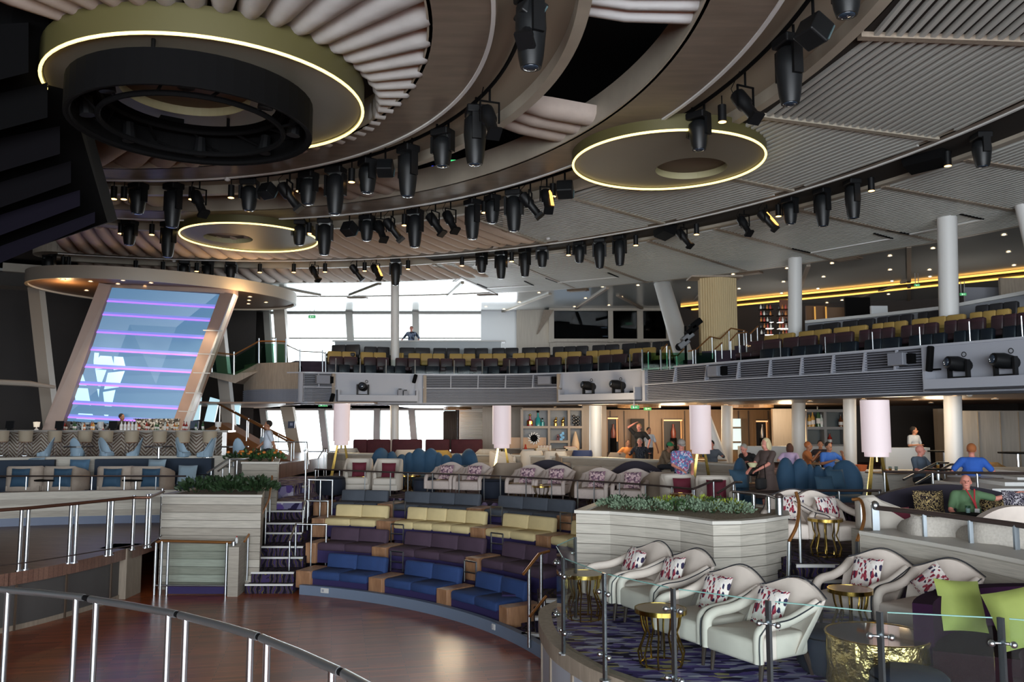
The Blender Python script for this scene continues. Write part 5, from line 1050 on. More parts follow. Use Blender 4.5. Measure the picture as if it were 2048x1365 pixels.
handrail('dark rail rising from the lounge railing behind the central planter', ((1386, 979, 17.2), (1427, 962, 17.6), (1444, 962, 17.8)), posts=(.05, 1.0), h=.8, m_=dsteel)
handrail('short dark handrail behind the right end of the central planter', ((1435, 987, 16.6), (1470, 965, 17), (1483, 965, 17.2)), posts=(.9,), h=.9, m_=dsteel)
handrail('dark curved rail with a thick end post at the right end of the central planter', ((1466, 984, 15), (1500, 987, 14.4), (1535, 991, 13.8), (1556, 998, 13.3)), posts=(.3, 1.2, 2.1), h=.5, m_=dsteel, pr=.035)
t = thing('rail_post', 'thick steel post with a domed cap at the right corner of the central planter', 'post', tuple(WD(1559, 1030, 13.0))); MB().cyl((0, 0, 0), (0, 0, .26), .06, None, 14).build('post', chrome, t, smooth=50); MB().ell((0, 0, .28), (.07, .07, .05)).build('cap', dsteel, t, smooth=True)
handrail('long dark rail in front of the right blue shell sofa', ((1475, 985, 17.4), (1600, 982, 16.2), (1762, 982, 15)), posts=(0.02, .98, 1.5, 1.98), h=.85, m_=dsteel)
handrail('dark rail behind the green shirted man up to the right edge', ((1766, 944, 16.4), (1900, 946, 15.4), (2090, 948, 14.2)), posts=(.02, .75, 1.3, 1.9), h=.8, m_=dsteel)
handrail('steel stair handrail left of the man in the blue shirt, rear one', ((1807, 960, 17.4), (1875, 926, 18), (1897, 927, 18.2)), posts=(1.6,), h=.8, m_=chrome)
handrail('steel stair handrail left of the man in the blue shirt, front one', ((1831, 969, 17), (1900, 930, 17.6), (1924, 929, 17.8)), posts=(1.5,), h=.9, m_=chrome)
# low walls
def low_wall(label, pts, z0, th, name='wall_low', nr=4, m_=clad):
    P = spline([Vector(p) for p in pts], 5); z1 = pts[0][2]; pa = [(p.x, p.y, p.z-z1) for p in P]
    o = big(name, MB().sweep(pa, [(0, z0), (0, z1-.02), (-th, z1-.02), (-th, z0)]), m_, label); h = (z1-z0-.06)/nr
    for j in range(nr): MB().sweep(pa, [(0, z0+j*h), (.014, z0+j*h), (.014, z0+(j+1)*h-.01), (0, z0+(j+1)*h-.01)]).build('plank', [clad, clad2][(j*7+len(label)) % 3 == 0], o)
    MB().sweep(pa, [(-th-.02, z1-.05), (.04, z1-.05), (.04, z1), (-th-.02, z1)]).build('top_edge', mat('pale_edge', 'c3bfb6', .5), o); return o
low_wall('long pale low wall behind the cream chairs', [W(x, y, 2.5) for x, y in ((655, 905), (705, 907), (900, 908), (1100, 912), (1300, 920), (1480, 929))], F2, .3)
low_wall('pale low wall behind the right lamp', [W(x, y, 2.5) for x, y in ((1600, 936), (1700, 940), (1780, 941), (1878, 942))], F2, .3)
big('wall_low', MB().box(*WD(1875, 985, 18.6), *(WD(1890, 942, 19.6))), taupe)
for i, (x, y, Y, w_) in enumerate(((1985, 985, 14.6, 3), (2010, 972, 15.2, 3), (2035, 962, 15.8, 3), (2060, 952, 16.4, 3))): p = WD(x, y, Y); big('stair_step', MB().box(p.x, Y, F2, p.x+w_, Y+2, p.z+.06), white, 'white edged step at the right side behind the green shirted man, number %d' % (i+1))
# lamps
shm = emis('lamp_shade_pink', 'e9d4d6', .62)
shade_w = mat('shade_white', 'd8ccce', .6, emit='f0d4d8', es=.28)
for x0, x1, y0, y1, yl, yb, Y, lb in ((667, 698, 808, 883, 891, 940, 26.6, 'tall floor lamp with a white drum shade at the left near the stairs'), (985, 1022, 812, 889, 897, 958, 25.4, 'tall floor lamp with a white drum shade in front of the shelf wall'), (1380, 1424, 811, 900, 908, 957, 22, 'tall floor lamp with a white drum shade beside the woman in the floral shirt'), (1724, 1783, 801, 905, 914, 990, 16.6, 'largest floor lamp with a white drum shade at the right')):
    a_, b_ = WD(x0, y0, Y), WD(x1, y1, Y); c = WD((x0+x1)/2, yl, Y); r = (b_.x-a_.x)/2; t = thing('floor_lamp', lb, 'floor lamp', (c.x, c.y, F2)); zt_1, zb1, zl = a_.z-F2, b_.z-F2, c.z-F2
    MB().lathe([(r*.98, zb1), (r, zb1), (r, zt_1), (r*.98, zt_1), (0, zt_1-.02)], 32).build('shade', shade_w, t, smooth=50); MB().lathe([(r*.82, zl), (r*.84, zl), (r*.84, zb1+.01), (0, zb1+.01)], 32).build('diffuser', shade_w, KIDS[t.name][0], smooth=50)
    for s_ in (-1, 1):
        a = R(20); dx, dy = cos(a)*s_, sin(a)*s_
        MB().hexa([(dx*.34-.05, dy*.34-.02, 0), (dx*.34+.05, dy*.34-.02, 0), (dx*.34+.05, dy*.34+.02, 0), (dx*.34-.05, dy*.34+.02, 0), (dx*.12-.03, dy*.12-.02, zl), (dx*.12+.03, dy*.12-.02, zl), (dx*.12+.03, dy*.12+.02, zl), (dx*.12-.03, dy*.12+.02, zl)]).build('leg', gold, t)
    MB().cyl((0, 0, zl-.1), (0, 0, zl+.1), .03, None, 8).build('stem', gold, t)
# blue shell sofas
shellb = mat('petrol_velvet', '2e4c66', .75, noise=.12, nscale=4, spec=.3); shelld = mat('petrol_velvet_dark', '274458', .8, noise=.1, nscale=5)
def shell_sofa(label, lobes, Y, zb, dY, cush=()):
    p0 = WD(sum(l[0] for l in lobes)/len(lobes), 950, Y); t = thing('shell_sofa', label, 'sofa', (p0.x, p0.y, zb)); xs = [WD(l[0], 900, Y).x-p0.x for l in lobes]; half = (max(xs)-min(xs))/2+.3
    for i, (px, y, wpx) in enumerate(lobes):
        x = xs[i]; u = x/half; yy = dY*(1-u*u); q = WD(px, y, Y+yy); h = q.z-zb; r = wpx/2/F*Y
        MB().ell((q.x-p0.x, yy, h/2+.02), (r*1.32, .18, h/2), 16, 12, rz=-u*.9).build('petal', shellb, t, smooth=True)
    n = 16; MB().add([(half*cos(pi*k/n)*.98, dY*.9*sin(pi*k/n)-.35, z) for z in (.06, .40) for k in range(n+1)], [tuple(range(n+1))[::-1], tuple(range(n+1, 2*n+2))]+[(k, k+1, n+2+k, n+1+k) for k in range(n)]+[(n, 0, n+1, 2*n+1)]).build('seat', shelld, t)
    MB().rb((0, -.3, .25), (half*1.7, .6, .34), .12).build('seat_front', shelld, t, smooth=60)
    return t
shell_sofa('blue velvet sofa with a scalloped shell back behind the left cream chairs', ((762, 897, 36), (784, 904, 22), (804, 910, 24), (819, 906, 22), (838, 898, 30), (862, 898, 30), (877, 906, 20), (892, 911, 24), (914, 908, 28), (938, 899, 38)), 26.3, F2, .5)
shell_sofa('blue velvet sofa with a scalloped shell back behind the central planter at the right', ((1480, 917, 34), (1571, 917, 33), (1600, 919, 34), (1619, 930, 20), (1636, 933, 26), (1658, 934, 26), (1690, 922, 50)), 19.4, F2, .55)
for px, y, Y, lb in ((1478, 958, 18.6, 'dark petrol cushion at the left end of the right shell sofa'), (1672, 958, 18.4, 'dark petrol cushion on the right shell sofa, upper one'), (1650, 972, 18.2, 'dark petrol cushion on the right shell sofa, lower one'), (925, 944, 25.7, 'blue cushion at the right end of the left shell sofa')): p = WD(px, y, Y); cushion(lb, tuple(p), R(10), shelld, .42, -.3)
# seating models ------------------------------------------------------
pipem = mat('dark_piping', '2a2c34', .6); legm = mat('dark_wood_leg', '3a2c26', .5)
lc0 = {}
def lounge_chair(label, loc, rz, m_=cream2, cm=None, group=None, seatm=None, croll=0, piping=True):
    k = m_.name
    if k in lc0: t = dup(lc0[k], loc, rz, label, group)
    else:
        t = lc0[k] = thing('lounge_chair', label, 'armchair', loc, rz, group); w2 = .345
        MB().rb((0, -.04, .34), (.70, .80, .24), .05, nl=20, nt=8).build('seat', seatm or m_, t, smooth=60)
        # back: wavy topped slab wrapping a little forward
        n, m = 16, 8; vs = []
        for sd in (0, 1):
            for i in range(n+1):
                u = -1+2*i/n; top = .87+.055*cos(u*pi)-.04*abs(u)**3
                for j in range(m+1):
                    v = j/m; z = .26+(top-.26)*v; y = .27+.30*v**1.2-.14*abs(u)**3*(1-.2*v)+(.10 if sd else 0)*(1-.55*v**4); x = u*(w2+.02+.09*v)
                    vs.append((x, y, z))
        q = (n+1)*(m+1); fs = []
        for i in range(n):
            for j in range(m):
                a_ = i*(m+1)+j; b_ = a_+m+1; fs += [(a_, b_, b_+1, a_+1), (q+a_, q+a_+1, q+b_+1, q+b_)]
        for i in range(n): a_ = i*(m+1)+m; b_ = a_+m+1; fs.append((a_, b_, q+b_, q+a_)); a_ = i*(m+1); b_ = a_+m+1; fs.append((a_, q+a_, q+b_, b_))
        for i in (0, n):
            for j in range(m): a_ = i*(m+1)+j; fs.append((a_, a_+1, q+a_+1, q+a_) if i == 0 else (a_, q+a_, q+a_+1, a_+1))
        MB().add(vs, fs).build('backrest', m_, t, smooth=60)
        if piping: MB().tube([(u/8*(w2+.115), .57-.14*abs(u/8)**3*.8+.055, .885+.055*cos(u/8*pi)-.04*abs(u/8)**3) for u in range(-8, 9)], .008, 5).build('back_piping', pipem, t)
        for s_ in (-1, 1):
            pa = spline([Vector((s_*(w2+.05), .44, .74)), Vector((s_*(w2+.03), .24, .66)), Vector((s_*(w2+.03), .0, .60)), Vector((s_*(w2+.03), -.25, .585)), Vector((s_*(w2+.02), -.37, .54)), Vector((s_*(w2+.02), -.40, .44)), Vector((s_*(w2+.02), -.40, .24))], 4)
            rr = [.058-.004*i/len(pa) for i in range(len(pa))]
            MB().tube(pa, rr, 10).build('armrest', m_, t, smooth=60)
            if piping: MB().tube([p+Vector((s_*.055, 0, .035)) for p in pa[:-9]]+[p+Vector((s_*.055, -.04, 0)) for p in pa[-8:]], .007, 5).build('arm_piping', pipem, t)
            MB().cyl((s_*.34, -.36, 0), (s_*.34, -.33, .24), .017, .03, 8).build('leg', legm, t); MB().cyl((s_*.32, .42, 0), (s_*.32, .33, .24), .017, .03, 8).build('leg', legm, t)
    if cm:
        c = Matrix.Rotation(rz, 4, 'Z') @ Vector((.0, .17, .66)); cushion('patterned cushion on the %s' % label.replace('cream lounge chair of the front terrace', 'front terrace chair').replace('rosy lounge chair in the middle lounge', 'rosy chair').replace('cream lounge chair ', 'chair '), (loc[0]+c.x, loc[1]+c.y, loc[2]+c.z), rz, cm, .42, -.38, 'patterned cushions on the %s chairs' % m_.name.replace('_', ' '), croll)
    return t
gt0 = {}
def hour_table(label, loc, r=.26, h=.6, group='gold tables with bent rod legs'):
    if gt0: return dup(gt0[0], loc, 0, label, s=(r/.26, r/.26, h/.6))
    t = gt0[0] = thing('side_table', label, 'side table', loc, 0, group); t.scale = (r/.26, r/.26, h/.6)
    MB().lathe([(0, .6), (.25, .6), (.25, .585), (0, .585)], 28).build('table_top', mat('rose_mirror', 'bb9c80', .25, .25), t); MB().lathe([(.25, .555), (.265, .555), (.265, .603), (.25, .603), (.25, .555)], 28).build('rim', gold, t, smooth=40)
    for i in range(10):
        a = 2*pi*i/10; e = Vector((cos(a), sin(a), 0)); MB().tube([e*.21+Vector((0, 0, .56)), e*.19+Vector((0, 0, .42)), e*.135+Vector((0, 0, .33)) if False else e*.16+Vector((0, 0, .34)), e*.235+Vector((0, 0, .14)), e*.21+Vector((0, 0, .0))], .011, 6).build('leg', gold, t, smooth=50)
    MB().tube([(.21*cos(2*pi*i/20), .21*sin(2*pi*i/20), .012) for i in range(20)], .008, 5, closed=True).build('foot_ring', gold, t)
    return t
pinkch = mat('rosy_fabric', 'b7a9a2', .8, noise=.05, nscale=20); tubl = mat('ivory_tub', 'c6beb3', .7)
for i, (px, Y, rz, lb) in enumerate(((716, 24.7, 4, 'left ivory tub chair with a burgundy cushion near the stairs'), (775, 24.4, -4, 'right ivory tub chair with a burgundy cushion near the stairs'))):
    p = WD(px, 960, Y); tub_chair(lb, (p.x, p.y, F2), R(rz), tubl, h=.98, w_=.86, key='ivt'); cushion('burgundy cushion on the %s' % lb.split(' with')[0], (p.x+.03, p.y-.0, F2+.66), R(rz), mat('burgundy_cushion', '5c1428', .8), .42, -.15)
for i, (px, Y, rz, lb) in enumerate(((1362, 18.6, 8, 'left cream tub chair with a burgundy cushion behind the central planter'), (1430, 18.0, -10, 'right cream tub chair with a burgundy cushion behind the central planter'))):
    p = WD(px, 980, Y); tub_chair(lb, (p.x, p.y, F2), R(rz), tubl, h=.9, w_=.86, key='ivt2'); cushion('burgundy cushion on the %s' % lb.split(' with')[0], (p.x+.03, p.y-.0, F2+.62), R(rz), mat('burgundy_cushion', '5c1428', .8), .42, -.15)
for i, (px, Y, rz, lb) in enumerate(((887, 23.3, -18, 'rosy lounge chair in the middle lounge, first from the left'), (944, 23.0, -18, 'rosy lounge chair in the middle lounge, second from the left'), (1050, 21.9, -20, 'rosy lounge chair in the middle lounge, third from the left'), (1108, 21.6, -20, 'rosy lounge chair in the middle lounge, fourth from the left'), (1190, 20.5, -20, 'rosy lounge chair in the middle lounge, fifth from the left'), (1262, 20.1, -20, 'rosy lounge chair in the middle lounge, sixth from the left'))):
    p = WD(px, 980, Y); lounge_chair(lb, (p.x, p.y, F2), R(rz), pinkch, cush_pink, group='rosy lounge chairs of the middle lounge', piping=False)
for i, (px, y, lb) in enumerate(((728, 953, 'small gold table in front of the ivory tub chairs'), (808, 951, 'small gold table left of the blue shell sofa front'), (826, 951, 'small gold table in front of the blue shell sofa'), (877, 959, 'small gold table in front of the first rosy chair'), (1036, 966, 'small gold table in front of the third rosy chair'), (1083, 972, 'small gold table between the rosy chairs, half hidden'), (1194, 976, 'small gold table in front of the fifth rosy chair'), (1362, 988, 'small gold table in front of the burgundy cushions'), (1607, 983, 'small gold table behind the long dark rail'))):
    p = W(px, y, F2+.46 if px < 1300 else F2+.56); hour_table(lb, (p.x, p.y, F2), .24, .46 if px < 1300 else .56)
navyo = mat('midnight_velvet', '141c2c', .85)
def pouf(label, loc, r=.34, h=.42):
    t = thing('pouf', label, 'ottoman', loc); MB().lathe([(0, 0), (r*.85, 0), (r, .08), (r*1.02, h*.6), (r*.96, h-.04), (r*.85, h), (0, h+.01)], 26).build('body', navyo, t, smooth=50); MB().tube([(r*.97*cos(2*pi*i/26), r*.97*sin(2*pi*i/26), h-.045) for i in range(26)], .008, 5, closed=True).build('seam', blackm, t); return t
for px, y, r, lb in ((661, 982, .42, 'midnight blue pouf at the left of the ivory tub chairs'), (986, 988, .4, 'dark pouf in front of the second lamp'), (850, 985, .33, 'dark pouf in front of the left shell sofa')): p = W(px, y, F2+.1); pouf(lb, (p.x, p.y, F2), r, .5)
def arch_sofa(label, px, Y, w_, h, rz=0, cm=cush_bw, cols=(blackm,)):
    p = WD(px, 960, Y); t = thing('arched_sofa', label, 'sofa', (p.x, p.y, F2), rz); vs = []; n = 16
    for y_ in (0, .18):
        for i in range(n+1): u = -1+2*i/n; vs += [(u*w_/2, y_+.25*(-u*u)+.25, .08), (u*w_/2, y_+.25*(-u*u)+.25, h-(.25*u*u))]
    q = 2*(n+1); fs = []
    for i in range(n): a_ = 2*i; fs += [(a_, a_+2, a_+3, a_+1), (q+a_, q+a_+1, q+a_+3, q+a_+2), (a_+1, a_+3, q+a_+3, q+a_+1)]
    fs += [(0, 1, q+1, q), (2*n, q+2*n, q+2*n+1, 2*n+1)]
    MB().add(vs, fs).build('backrest', mat('aubergine', '1e1826', .8), t, smooth=50); MB().rb((0, -.15, .26), (w_*.9, .7, .36), .08).build('seat', mat('aubergine', '1e1826', .8), t, smooth=60); MB().rb((w_*.33, .12, .62), (w_*.3, .1, .36), .04, rx=-.2).build('patterned_panel', cm, t)
    return t
arch_sofa('dark arched sofa behind the fourth rosy chair', 1098, 23.2, 1.35, 1.0); arch_sofa('dark arched sofa behind the sixth rosy chair', 1274, 21.6, 1.3, 1.05)
arch_sofa('large dark arched sofa the green shirted man sits on', 1900, 14.2, 2.6, 1.0, R(-8), cush_gold)
p = WD(1858, 1012, 13.8); cushion('dark cushion with gold scroll print beside the green shirted man', tuple(p), R(-5), cush_gold, .5, -.2)
p = WD(2036, 1010, 13.2); cushion('black and silver scroll cushion at the right picture edge', tuple(p), R(-5), cush_bw, .45, -.2)
for px, y0, Y, w_, lb in ((1168, 950, 22.8, .7, 'brown tub chair seen from behind next to the fourth rosy chair'), (1320, 958, 20.4, .6, 'brown tub chair seen from behind next to the sixth rosy chair'), (1012, 935, 24.6, .5, 'beige tub chair with a red cushion under the second lamp')):
    p = WD(px, y0, Y); tub_chair(lb, (p.x, p.y, F2), R(200), mat('mocha_tub', '8a7b6c', .8), h=.88, w_=w_+.2, key='mocha')
# right lounge behind the right wall
tex = mat('textured_beige', 'aba59c', .85, bump=.5, nscale=30, noise=.1)
for px, Y, lb, mm in ((1868, 11.9, 'textured beige tub chair seen from behind over the right wall, left one', tex), (1992, 11.2, 'textured beige tub chair seen from behind over the right wall, right one', tex)):
    p = WD(px, 1060, Y); tub_chair(lb, (p.x, p.y, F2), R(175), mm, h=.78, w_=.88, key='texc')
p = WD(1782, 1030, 13.0); tub_chair('cream armchair with a burgundy cushion above the end of the right wall', (p.x, p.y, F2), R(60), tubl, h=.9, w_=1.0, key='ivt3'); cushion('burgundy cushion on the cream armchair above the right wall', (p.x-.02, p.y-.3, F2+.56), R(20), mat('burgundy_cushion', '5c1428', .8), .46, -.1)
t = thing('curved_sofa', 'white curved sofa back at the right edge behind the beige tub chairs', 'sofa', tuple(WD(2040, 1040, 12.2).xy)+(F2,))
vs = []; n = 14
for y_ in (0, .16):
    for i in range(n+1): u = -1+2*i/n; vs += [(u*.75, y_-.2*u*u, .1), (u*.75, y_-.2*u*u, .86-.22*abs(u)**2)]
q = 2*(n+1); fs = []
for i in range(n): a_ = 2*i; fs += [(a_, a_+2, a_+3, a_+1), (q+a_, q+a_+1, q+a_+3, q+a_+2), (a_+1, a_+3, q+a_+3, q+a_+1)]
MB().add(vs, fs+[(0, 1, q+1, q), (2*n, q+2*n, q+2*n+1, 2*n+1)]).build('backrest', cream2, t, smooth=50); MB().rb((0, -.35, .25), (1.4, .6, .35), .08).build('seat', cream2, t, smooth=60)
low_wall('pale limed wood wall along the right terrace', [W(x, y, 2.1) for x, y in ((1722, 1062), (1800, 1074), (1900, 1091), (2048, 1120), (2200, 1155))], F1, .6, 'wall_terrace', 6)
a_ = W(1722, 1062, 2.1); big('wall_terrace', MB().box(a_.x-.02, a_.y-.0, F1, a_.x+.3, a_.y+.3, 2.1), clad2)
t = thing('terrace_railing', 'dark rail on flat steel posts along the top of the right wall', 'railing')
rt = [WD(x, y, Y) for x, y, Y in ((1750, 1016, 12.15), (1848, 1026, 11.5), (1940, 1038, 10.9), (2031, 1050, 10.35), (2140, 1066, 9.7))]
MB().tube(rt, .035, 10).build('top_rail', dsteel, t, smooth=50); MB().ell(rt[0]+Vector((0, 0, .03)), (.06, .06, .07)).build('end_cap', chrome, t, smooth=True)
for p, wd in zip(rt, (.1, .045, .05, .06, .06)): MB().ob((p.x, p.y, (2.08+p.z)/2), (wd, .04, p.z-2.08)).build('post', mat('flat_steel', '9aa2a8', .3, .9), t)
# steps between the terraces at the right
for i, (y, z) in enumerate(((1130, F2), (1161, F2-.18), (1190, F2-.36))):
    p, q = W(1592, y, z), W(1724, y+2, z); o = big('stair_step', MB().box(p.x, p.y, F1, q.x+.1, p.y+1.3, z), stc, 'dark carpeted step up to the pouf terrace, number %d from the top' % (i+1)); MB().box(p.x, p.y-.02, z-.04, q.x+.1, p.y+.03, z+.004).build('nosing', white, o)
for lb, P4, ps in (('curved brass handrail at the left of the short right stairs', ((1592, 985, 12.6), (1598, 1010, 12.5), (1594, 1050, 12.3), (1578, 1084, 12.2)), (1577, 1160)), ('curved brass handrail at the right of the short right stairs', ((1704, 1000, 12.7), (1722, 1002, 12.6), (1728, 1040, 12.3), (1714, 1083, 12.1)), (1715, 1130))):
    Pq = spline([WD(*p) for p in P4], 4); t = thing('handrail', lb, 'railing'); MB().tube(Pq, .026, 8).build('rail', brass, t, smooth=50); MB().cyl(Pq[-1], WD(ps[0], ps[1], 12.2), .03, None, 10).build('post', chrome, t, smooth=50); MB().cyl(Pq[4], Pq[4]-Vector((0, 0, 1.0)), .022, None, 8).build('post', chrome, t)
# central planter
PC = [W(x, y, 2.2) for x, y in ((1152, 1021), (1220, 1023), (1290, 1028), (1360, 1034), (1426, 1043), (1480, 1042), (1530, 1038), (1576, 1031), (1572, 1016), (1440, 1001), (1200, 1003))]
planter('large curved limed wood planter in front of the middle lounge', [(p.x, p.y) for p in PC], F1, 2.2, clad, .15)
bs_ = [(1240, 1010, 0), (1258, 1018, 2), (1285, 1012, 0), (1308, 1020, 2), (1335, 1012, 3), (1352, 1020, 1), (1372, 1014, 2), (1390, 1022, 2), (1405, 1012, 3), (1425, 1024, 2), (1440, 1014, 1), (1458, 1020, 3), (1475, 1025, 2), (1225, 1014, 2)]
for i, (x, y, k_) in enumerate(bs_): p = W(x, y, 2.2); bush('%s plant in the central planter, %s from the left' % (['dark green', 'green', 'silvery', 'yellow green'][k_], ORD[sorted(b_[0] for b_ in bs_).index(x)]), (p.x, p.y, 2.16), .26, .3, .21, leafs[k_], 260, 'plants of the central planter', .055, seed=50+i)
# ================================================================ FOREGROUND TERRACE (F1)
for i, (x, y, rz, lb, rl) in enumerate(((1.55, 11.75, -66, 'cream lounge chair of the front terrace, farthest of the four on the left', .12), (1.96, 11.05, -64, 'cream lounge chair of the front terrace, second farthest of the four on the left', -.1), (2.22, 9.75, -60, 'cream lounge chair of the front terrace, third of the four on the left', 0), (2.62, 9.0, -60, 'cream lounge chair nearest to the camera', .05), (4.5, 10.95, -54, 'cream lounge chair beside the right steps', .0), (4.98, 10.2, -58, 'cream lounge chair between the right wall and the plum sofa', .75))):
    lounge_chair(lb, (x, y, F1), R(rz), cream2, cush_red, 'cream lounge chairs of the front terrace', croll=rl)
for x, y, r, lb in ((1168, 1147, .27, 'gold rod table at the curved glass corner'), (1321, 1217, .28, 'gold rod table nearest to the camera'), (1700, 1178, .26, 'gold rod table in front of the chair beside the right steps')): p = W(x, y, F1+.6); hour_table(lb, (p.x, p.y, F1), r, .6)
p = W(1650, 1037, F2+.58); hour_table('gold rod table between the chairs above the right steps', (p.x, p.y, F2), .26, .58)
for px, Y, rz, lb in ((1580, 13.8, -25, 'cream lounge chair above the steps, left one half hidden by the planter'), (1672, 13.6, 20, 'cream lounge chair above the steps, right one')): p = WD(px, 1040, Y); lounge_chair(lb, (p.x, p.y, F2), R(rz), cream2, cush_red, 'cream lounge chairs above the steps')
# plum sofa
SCn = Vector((5.62, 7.45)); plum = mat('plum_sofa', '220e22', .9, noise=.1, nscale=5, spec=.1); plum2 = mat('plum_seat', '1e0e14', .9, spec=.1)
t = thing('curved_sofa', 'dark plum curved sofa at the lower right corner', 'sofa', (SCn.x, SCn.y, F1))
MB(Matrix.Translation((-SCn.x, -SCn.y, -F1))).arc(SCn, 1.72, 1.9, F1+.05, F1+.86, R(-10), R(152), 30).build('backrest', plum, t, smooth=40)
MB(Matrix.Translation((-SCn.x, -SCn.y, -F1))).arc(SCn, 1.02, 1.74, F1+.3, F1+.46, R(-10), R(158), 30).build('seat', plum2, t, smooth=40)
MB(Matrix.Translation((-SCn.x, -SCn.y, -F1))).arc(SCn, 1.08, 1.8, F1+.03, F1+.3, R(-10), R(156), 30).build('base', plum2, t)
lime = mat('lime_cushion', '848f48', .8, bump=.3, nscale=6, noise=.05)
p = WD(1922, 1212, 8.7); cushion('lime green square cushion on the plum sofa', (p.x, p.y, p.z), R(12), lime, .52, -.35, roll=.10)
p = WD(2046, 1235, 8.0); cushion('lime green cushion cut by the right picture edge', (p.x, p.y, p.z), R(-25), lime, .54, -.35, roll=-.3)
# hammered drum table
hm = mat('hammered_gold', 'cdb478', .34, 1, bump=1.0, nscale=5); hm.node_tree.nodes['Bump'].inputs['Distance'].default_value = .12
p = W(1755, 1268, F1+.5); t = thing('drum_table', 'large round hammered gold drum table', 'coffee table', (p.x, p.y, F1)); MB().lathe([(.49, .0), (.505, .02), (.49, .16), (.5, .3), (.49, .44), (.505, .485), (.5, .5), (.49, .5)], 48).build('drum', hm, t, smooth=True); MB().lathe([(0, .497), (.5, .497), (.5, .487), (0, .487)], 40).build('table_top', mat('bronze_mirror', '8c6c4c', .05, .9), t); MB().tube([(.503*cos(2*pi*i/48), .503*sin(2*pi*i/48), .497) for i in range(48)], .008, 6, closed=True).build('rim', gold, t)
pouf('midnight blue pouf left of the drum table', (3.42, 9.1, F1), .36, .42); pouf('midnight blue pouf nearest to the camera in front of the drum table', (3.55, 7.62, F1), .34, .42)
# curved glass fence
zt2 = F1+1.08
gp_ = [W(x, y, zt2) for x, y in ((1150, 1075), (1112, 1092), (1126, 1116), (1208, 1147), (1346, 1177), (1536, 1202), (1759, 1224), (2001, 1236), (2300, 1262))]
gf = thing('glass_fence', 'frameless glass fence with steel posts and ball clamps along the front terrace', 'glass fence')
for i, p in enumerate(gp_):
    if i not in (1,): MB().ob((p.x, p.y, (F1+zt2)/2), (.028, .05, zt2-F1), .4).build('post', mat('post_steel', '7c8488', .25, .9), gf); MB().cyl((p.x, p.y, F1), (p.x, p.y, F1+.015), .06, None, 12).build('base_plate', chrome, gf)
    if i < len(gp_)-1:
        q = gp_[i+1]; d = q-p; L_ = d.length; e = d/L_; n = Vector((e.y, -e.x, 0)); g = .06
        a_, b_ = p+e*g, q-e*g; MB().hexa([(a_.x, a_.y, F1+.1), (b_.x, b_.y, F1+.1), (b_.x-n.x*.012, b_.y-n.y*.012, F1+.1), (a_.x-n.x*.012, a_.y-n.y*.012, F1+.1), (a_.x, a_.y, zt2-.01), (b_.x, b_.y, zt2-.01), (b_.x-n.x*.012, b_.y-n.y*.012, zt2-.01), (a_.x-n.x*.012, a_.y-n.y*.012, zt2-.01)]).build('pane', pglass, gf); MB().cyl((a_.x, a_.y, zt2-.004), (b_.x, b_.y, zt2-.004), .006, None, 5).build('pane_edge', mat('glass_edge', '6f9a94', .3), gf)
        for c, s_ in ((a_, 1), (b_, -1)):
            for z in (zt2-.2, F1+.25):
                k = c+e*s_*.02; MB().ell((k.x+n.x*.02, k.y+n.y*.02, z), (.028, .028, .028), 10, 6).cyl((c.x-e.x*s_*.06, c.y-e.y*s_*.06, z), (k.x, k.y, z), .012, None, 8).build('ball_clamp', chrome, gf, smooth=True)
# small stairs at the right end of the bench rows
for i, (x0, x1, y, z) in enumerate(((1043, 1092, 1268, .2), (1070, 1096, 1235, .45), (1078, 1100, 1200, .7))):
    p, q = W(x0, y, z), W(x1, y, z); o = big('stair_step', MB().box(p.x, p.y, 0, q.x+.5, p.y+1, z-.02), stc, 'carpeted step at the right end of the bench rows, number %d' % (i+1)); MB().box(p.x, p.y-.03, z-.05, q.x+.5, p.y+.1, z).build('nosing', white, o)
handrail('brass handrail on steel posts at the right end of the bench rows', ((1047, 1149, 13.3), (1078, 1109, 13.9), (1098, 1103, 14.2)), posts=(.35, 1.2), h=(1.25, 1.1), pr=.03)
handrail('lower brass handrail behind the curved glass', ((1060, 1234, 13.2), (1092, 1194, 13.6)), posts=(.9,), h=.4)
t = thing('bench', 'plum upholstered block at the right end of the front bench row', 'bench', tuple(W(1030, 1235, .1))); MB().rb((0, .3, .2), (.5, .6, .4), .03).build('block', basep, t); MB().box(-.3, -.02, 0, .3, .0, .3).build('front_cover', basep, t)
# ================================================================ LOWER BACK LOUNGE
maroonv = mat('burgundy_velvet', '4a1c24', .8, noise=.15, nscale=5)
for i, (a_, b_, lb) in enumerate(((706, 735, 'burgundy high back cushion in front of the lower windows, first from the left'), (733, 781, 'burgundy high back sofa section, second from the left'), (783, 845, 'burgundy high back sofa section, third from the left'), (850, 900, 'burgundy high back sofa section, fourth from the left'), (901, 966, 'burgundy high back sofa section, fifth from the left'))):
    p, q = WD(a_, 900, 33), WD(b_, 900, 33); t = thing('high_sofa', lb, 'sofa', ((p.x+q.x)/2, 33, F3), 0, 'burgundy sofa sections at the lower windows'); w_ = q.x-p.x; MB().rb((0, 0, .62), (w_*.98, .2, .95), .07, rx=-.06).build('backrest', maroonv, t, smooth=60); MB().rb((0, -.35, .33), (w_*.97, .6, .2), .05).build('seat', maroonv, t, smooth=60); MB().box(-w_*.48, -.6, 0, w_*.48, .1, .25).build('base', blackm, t)
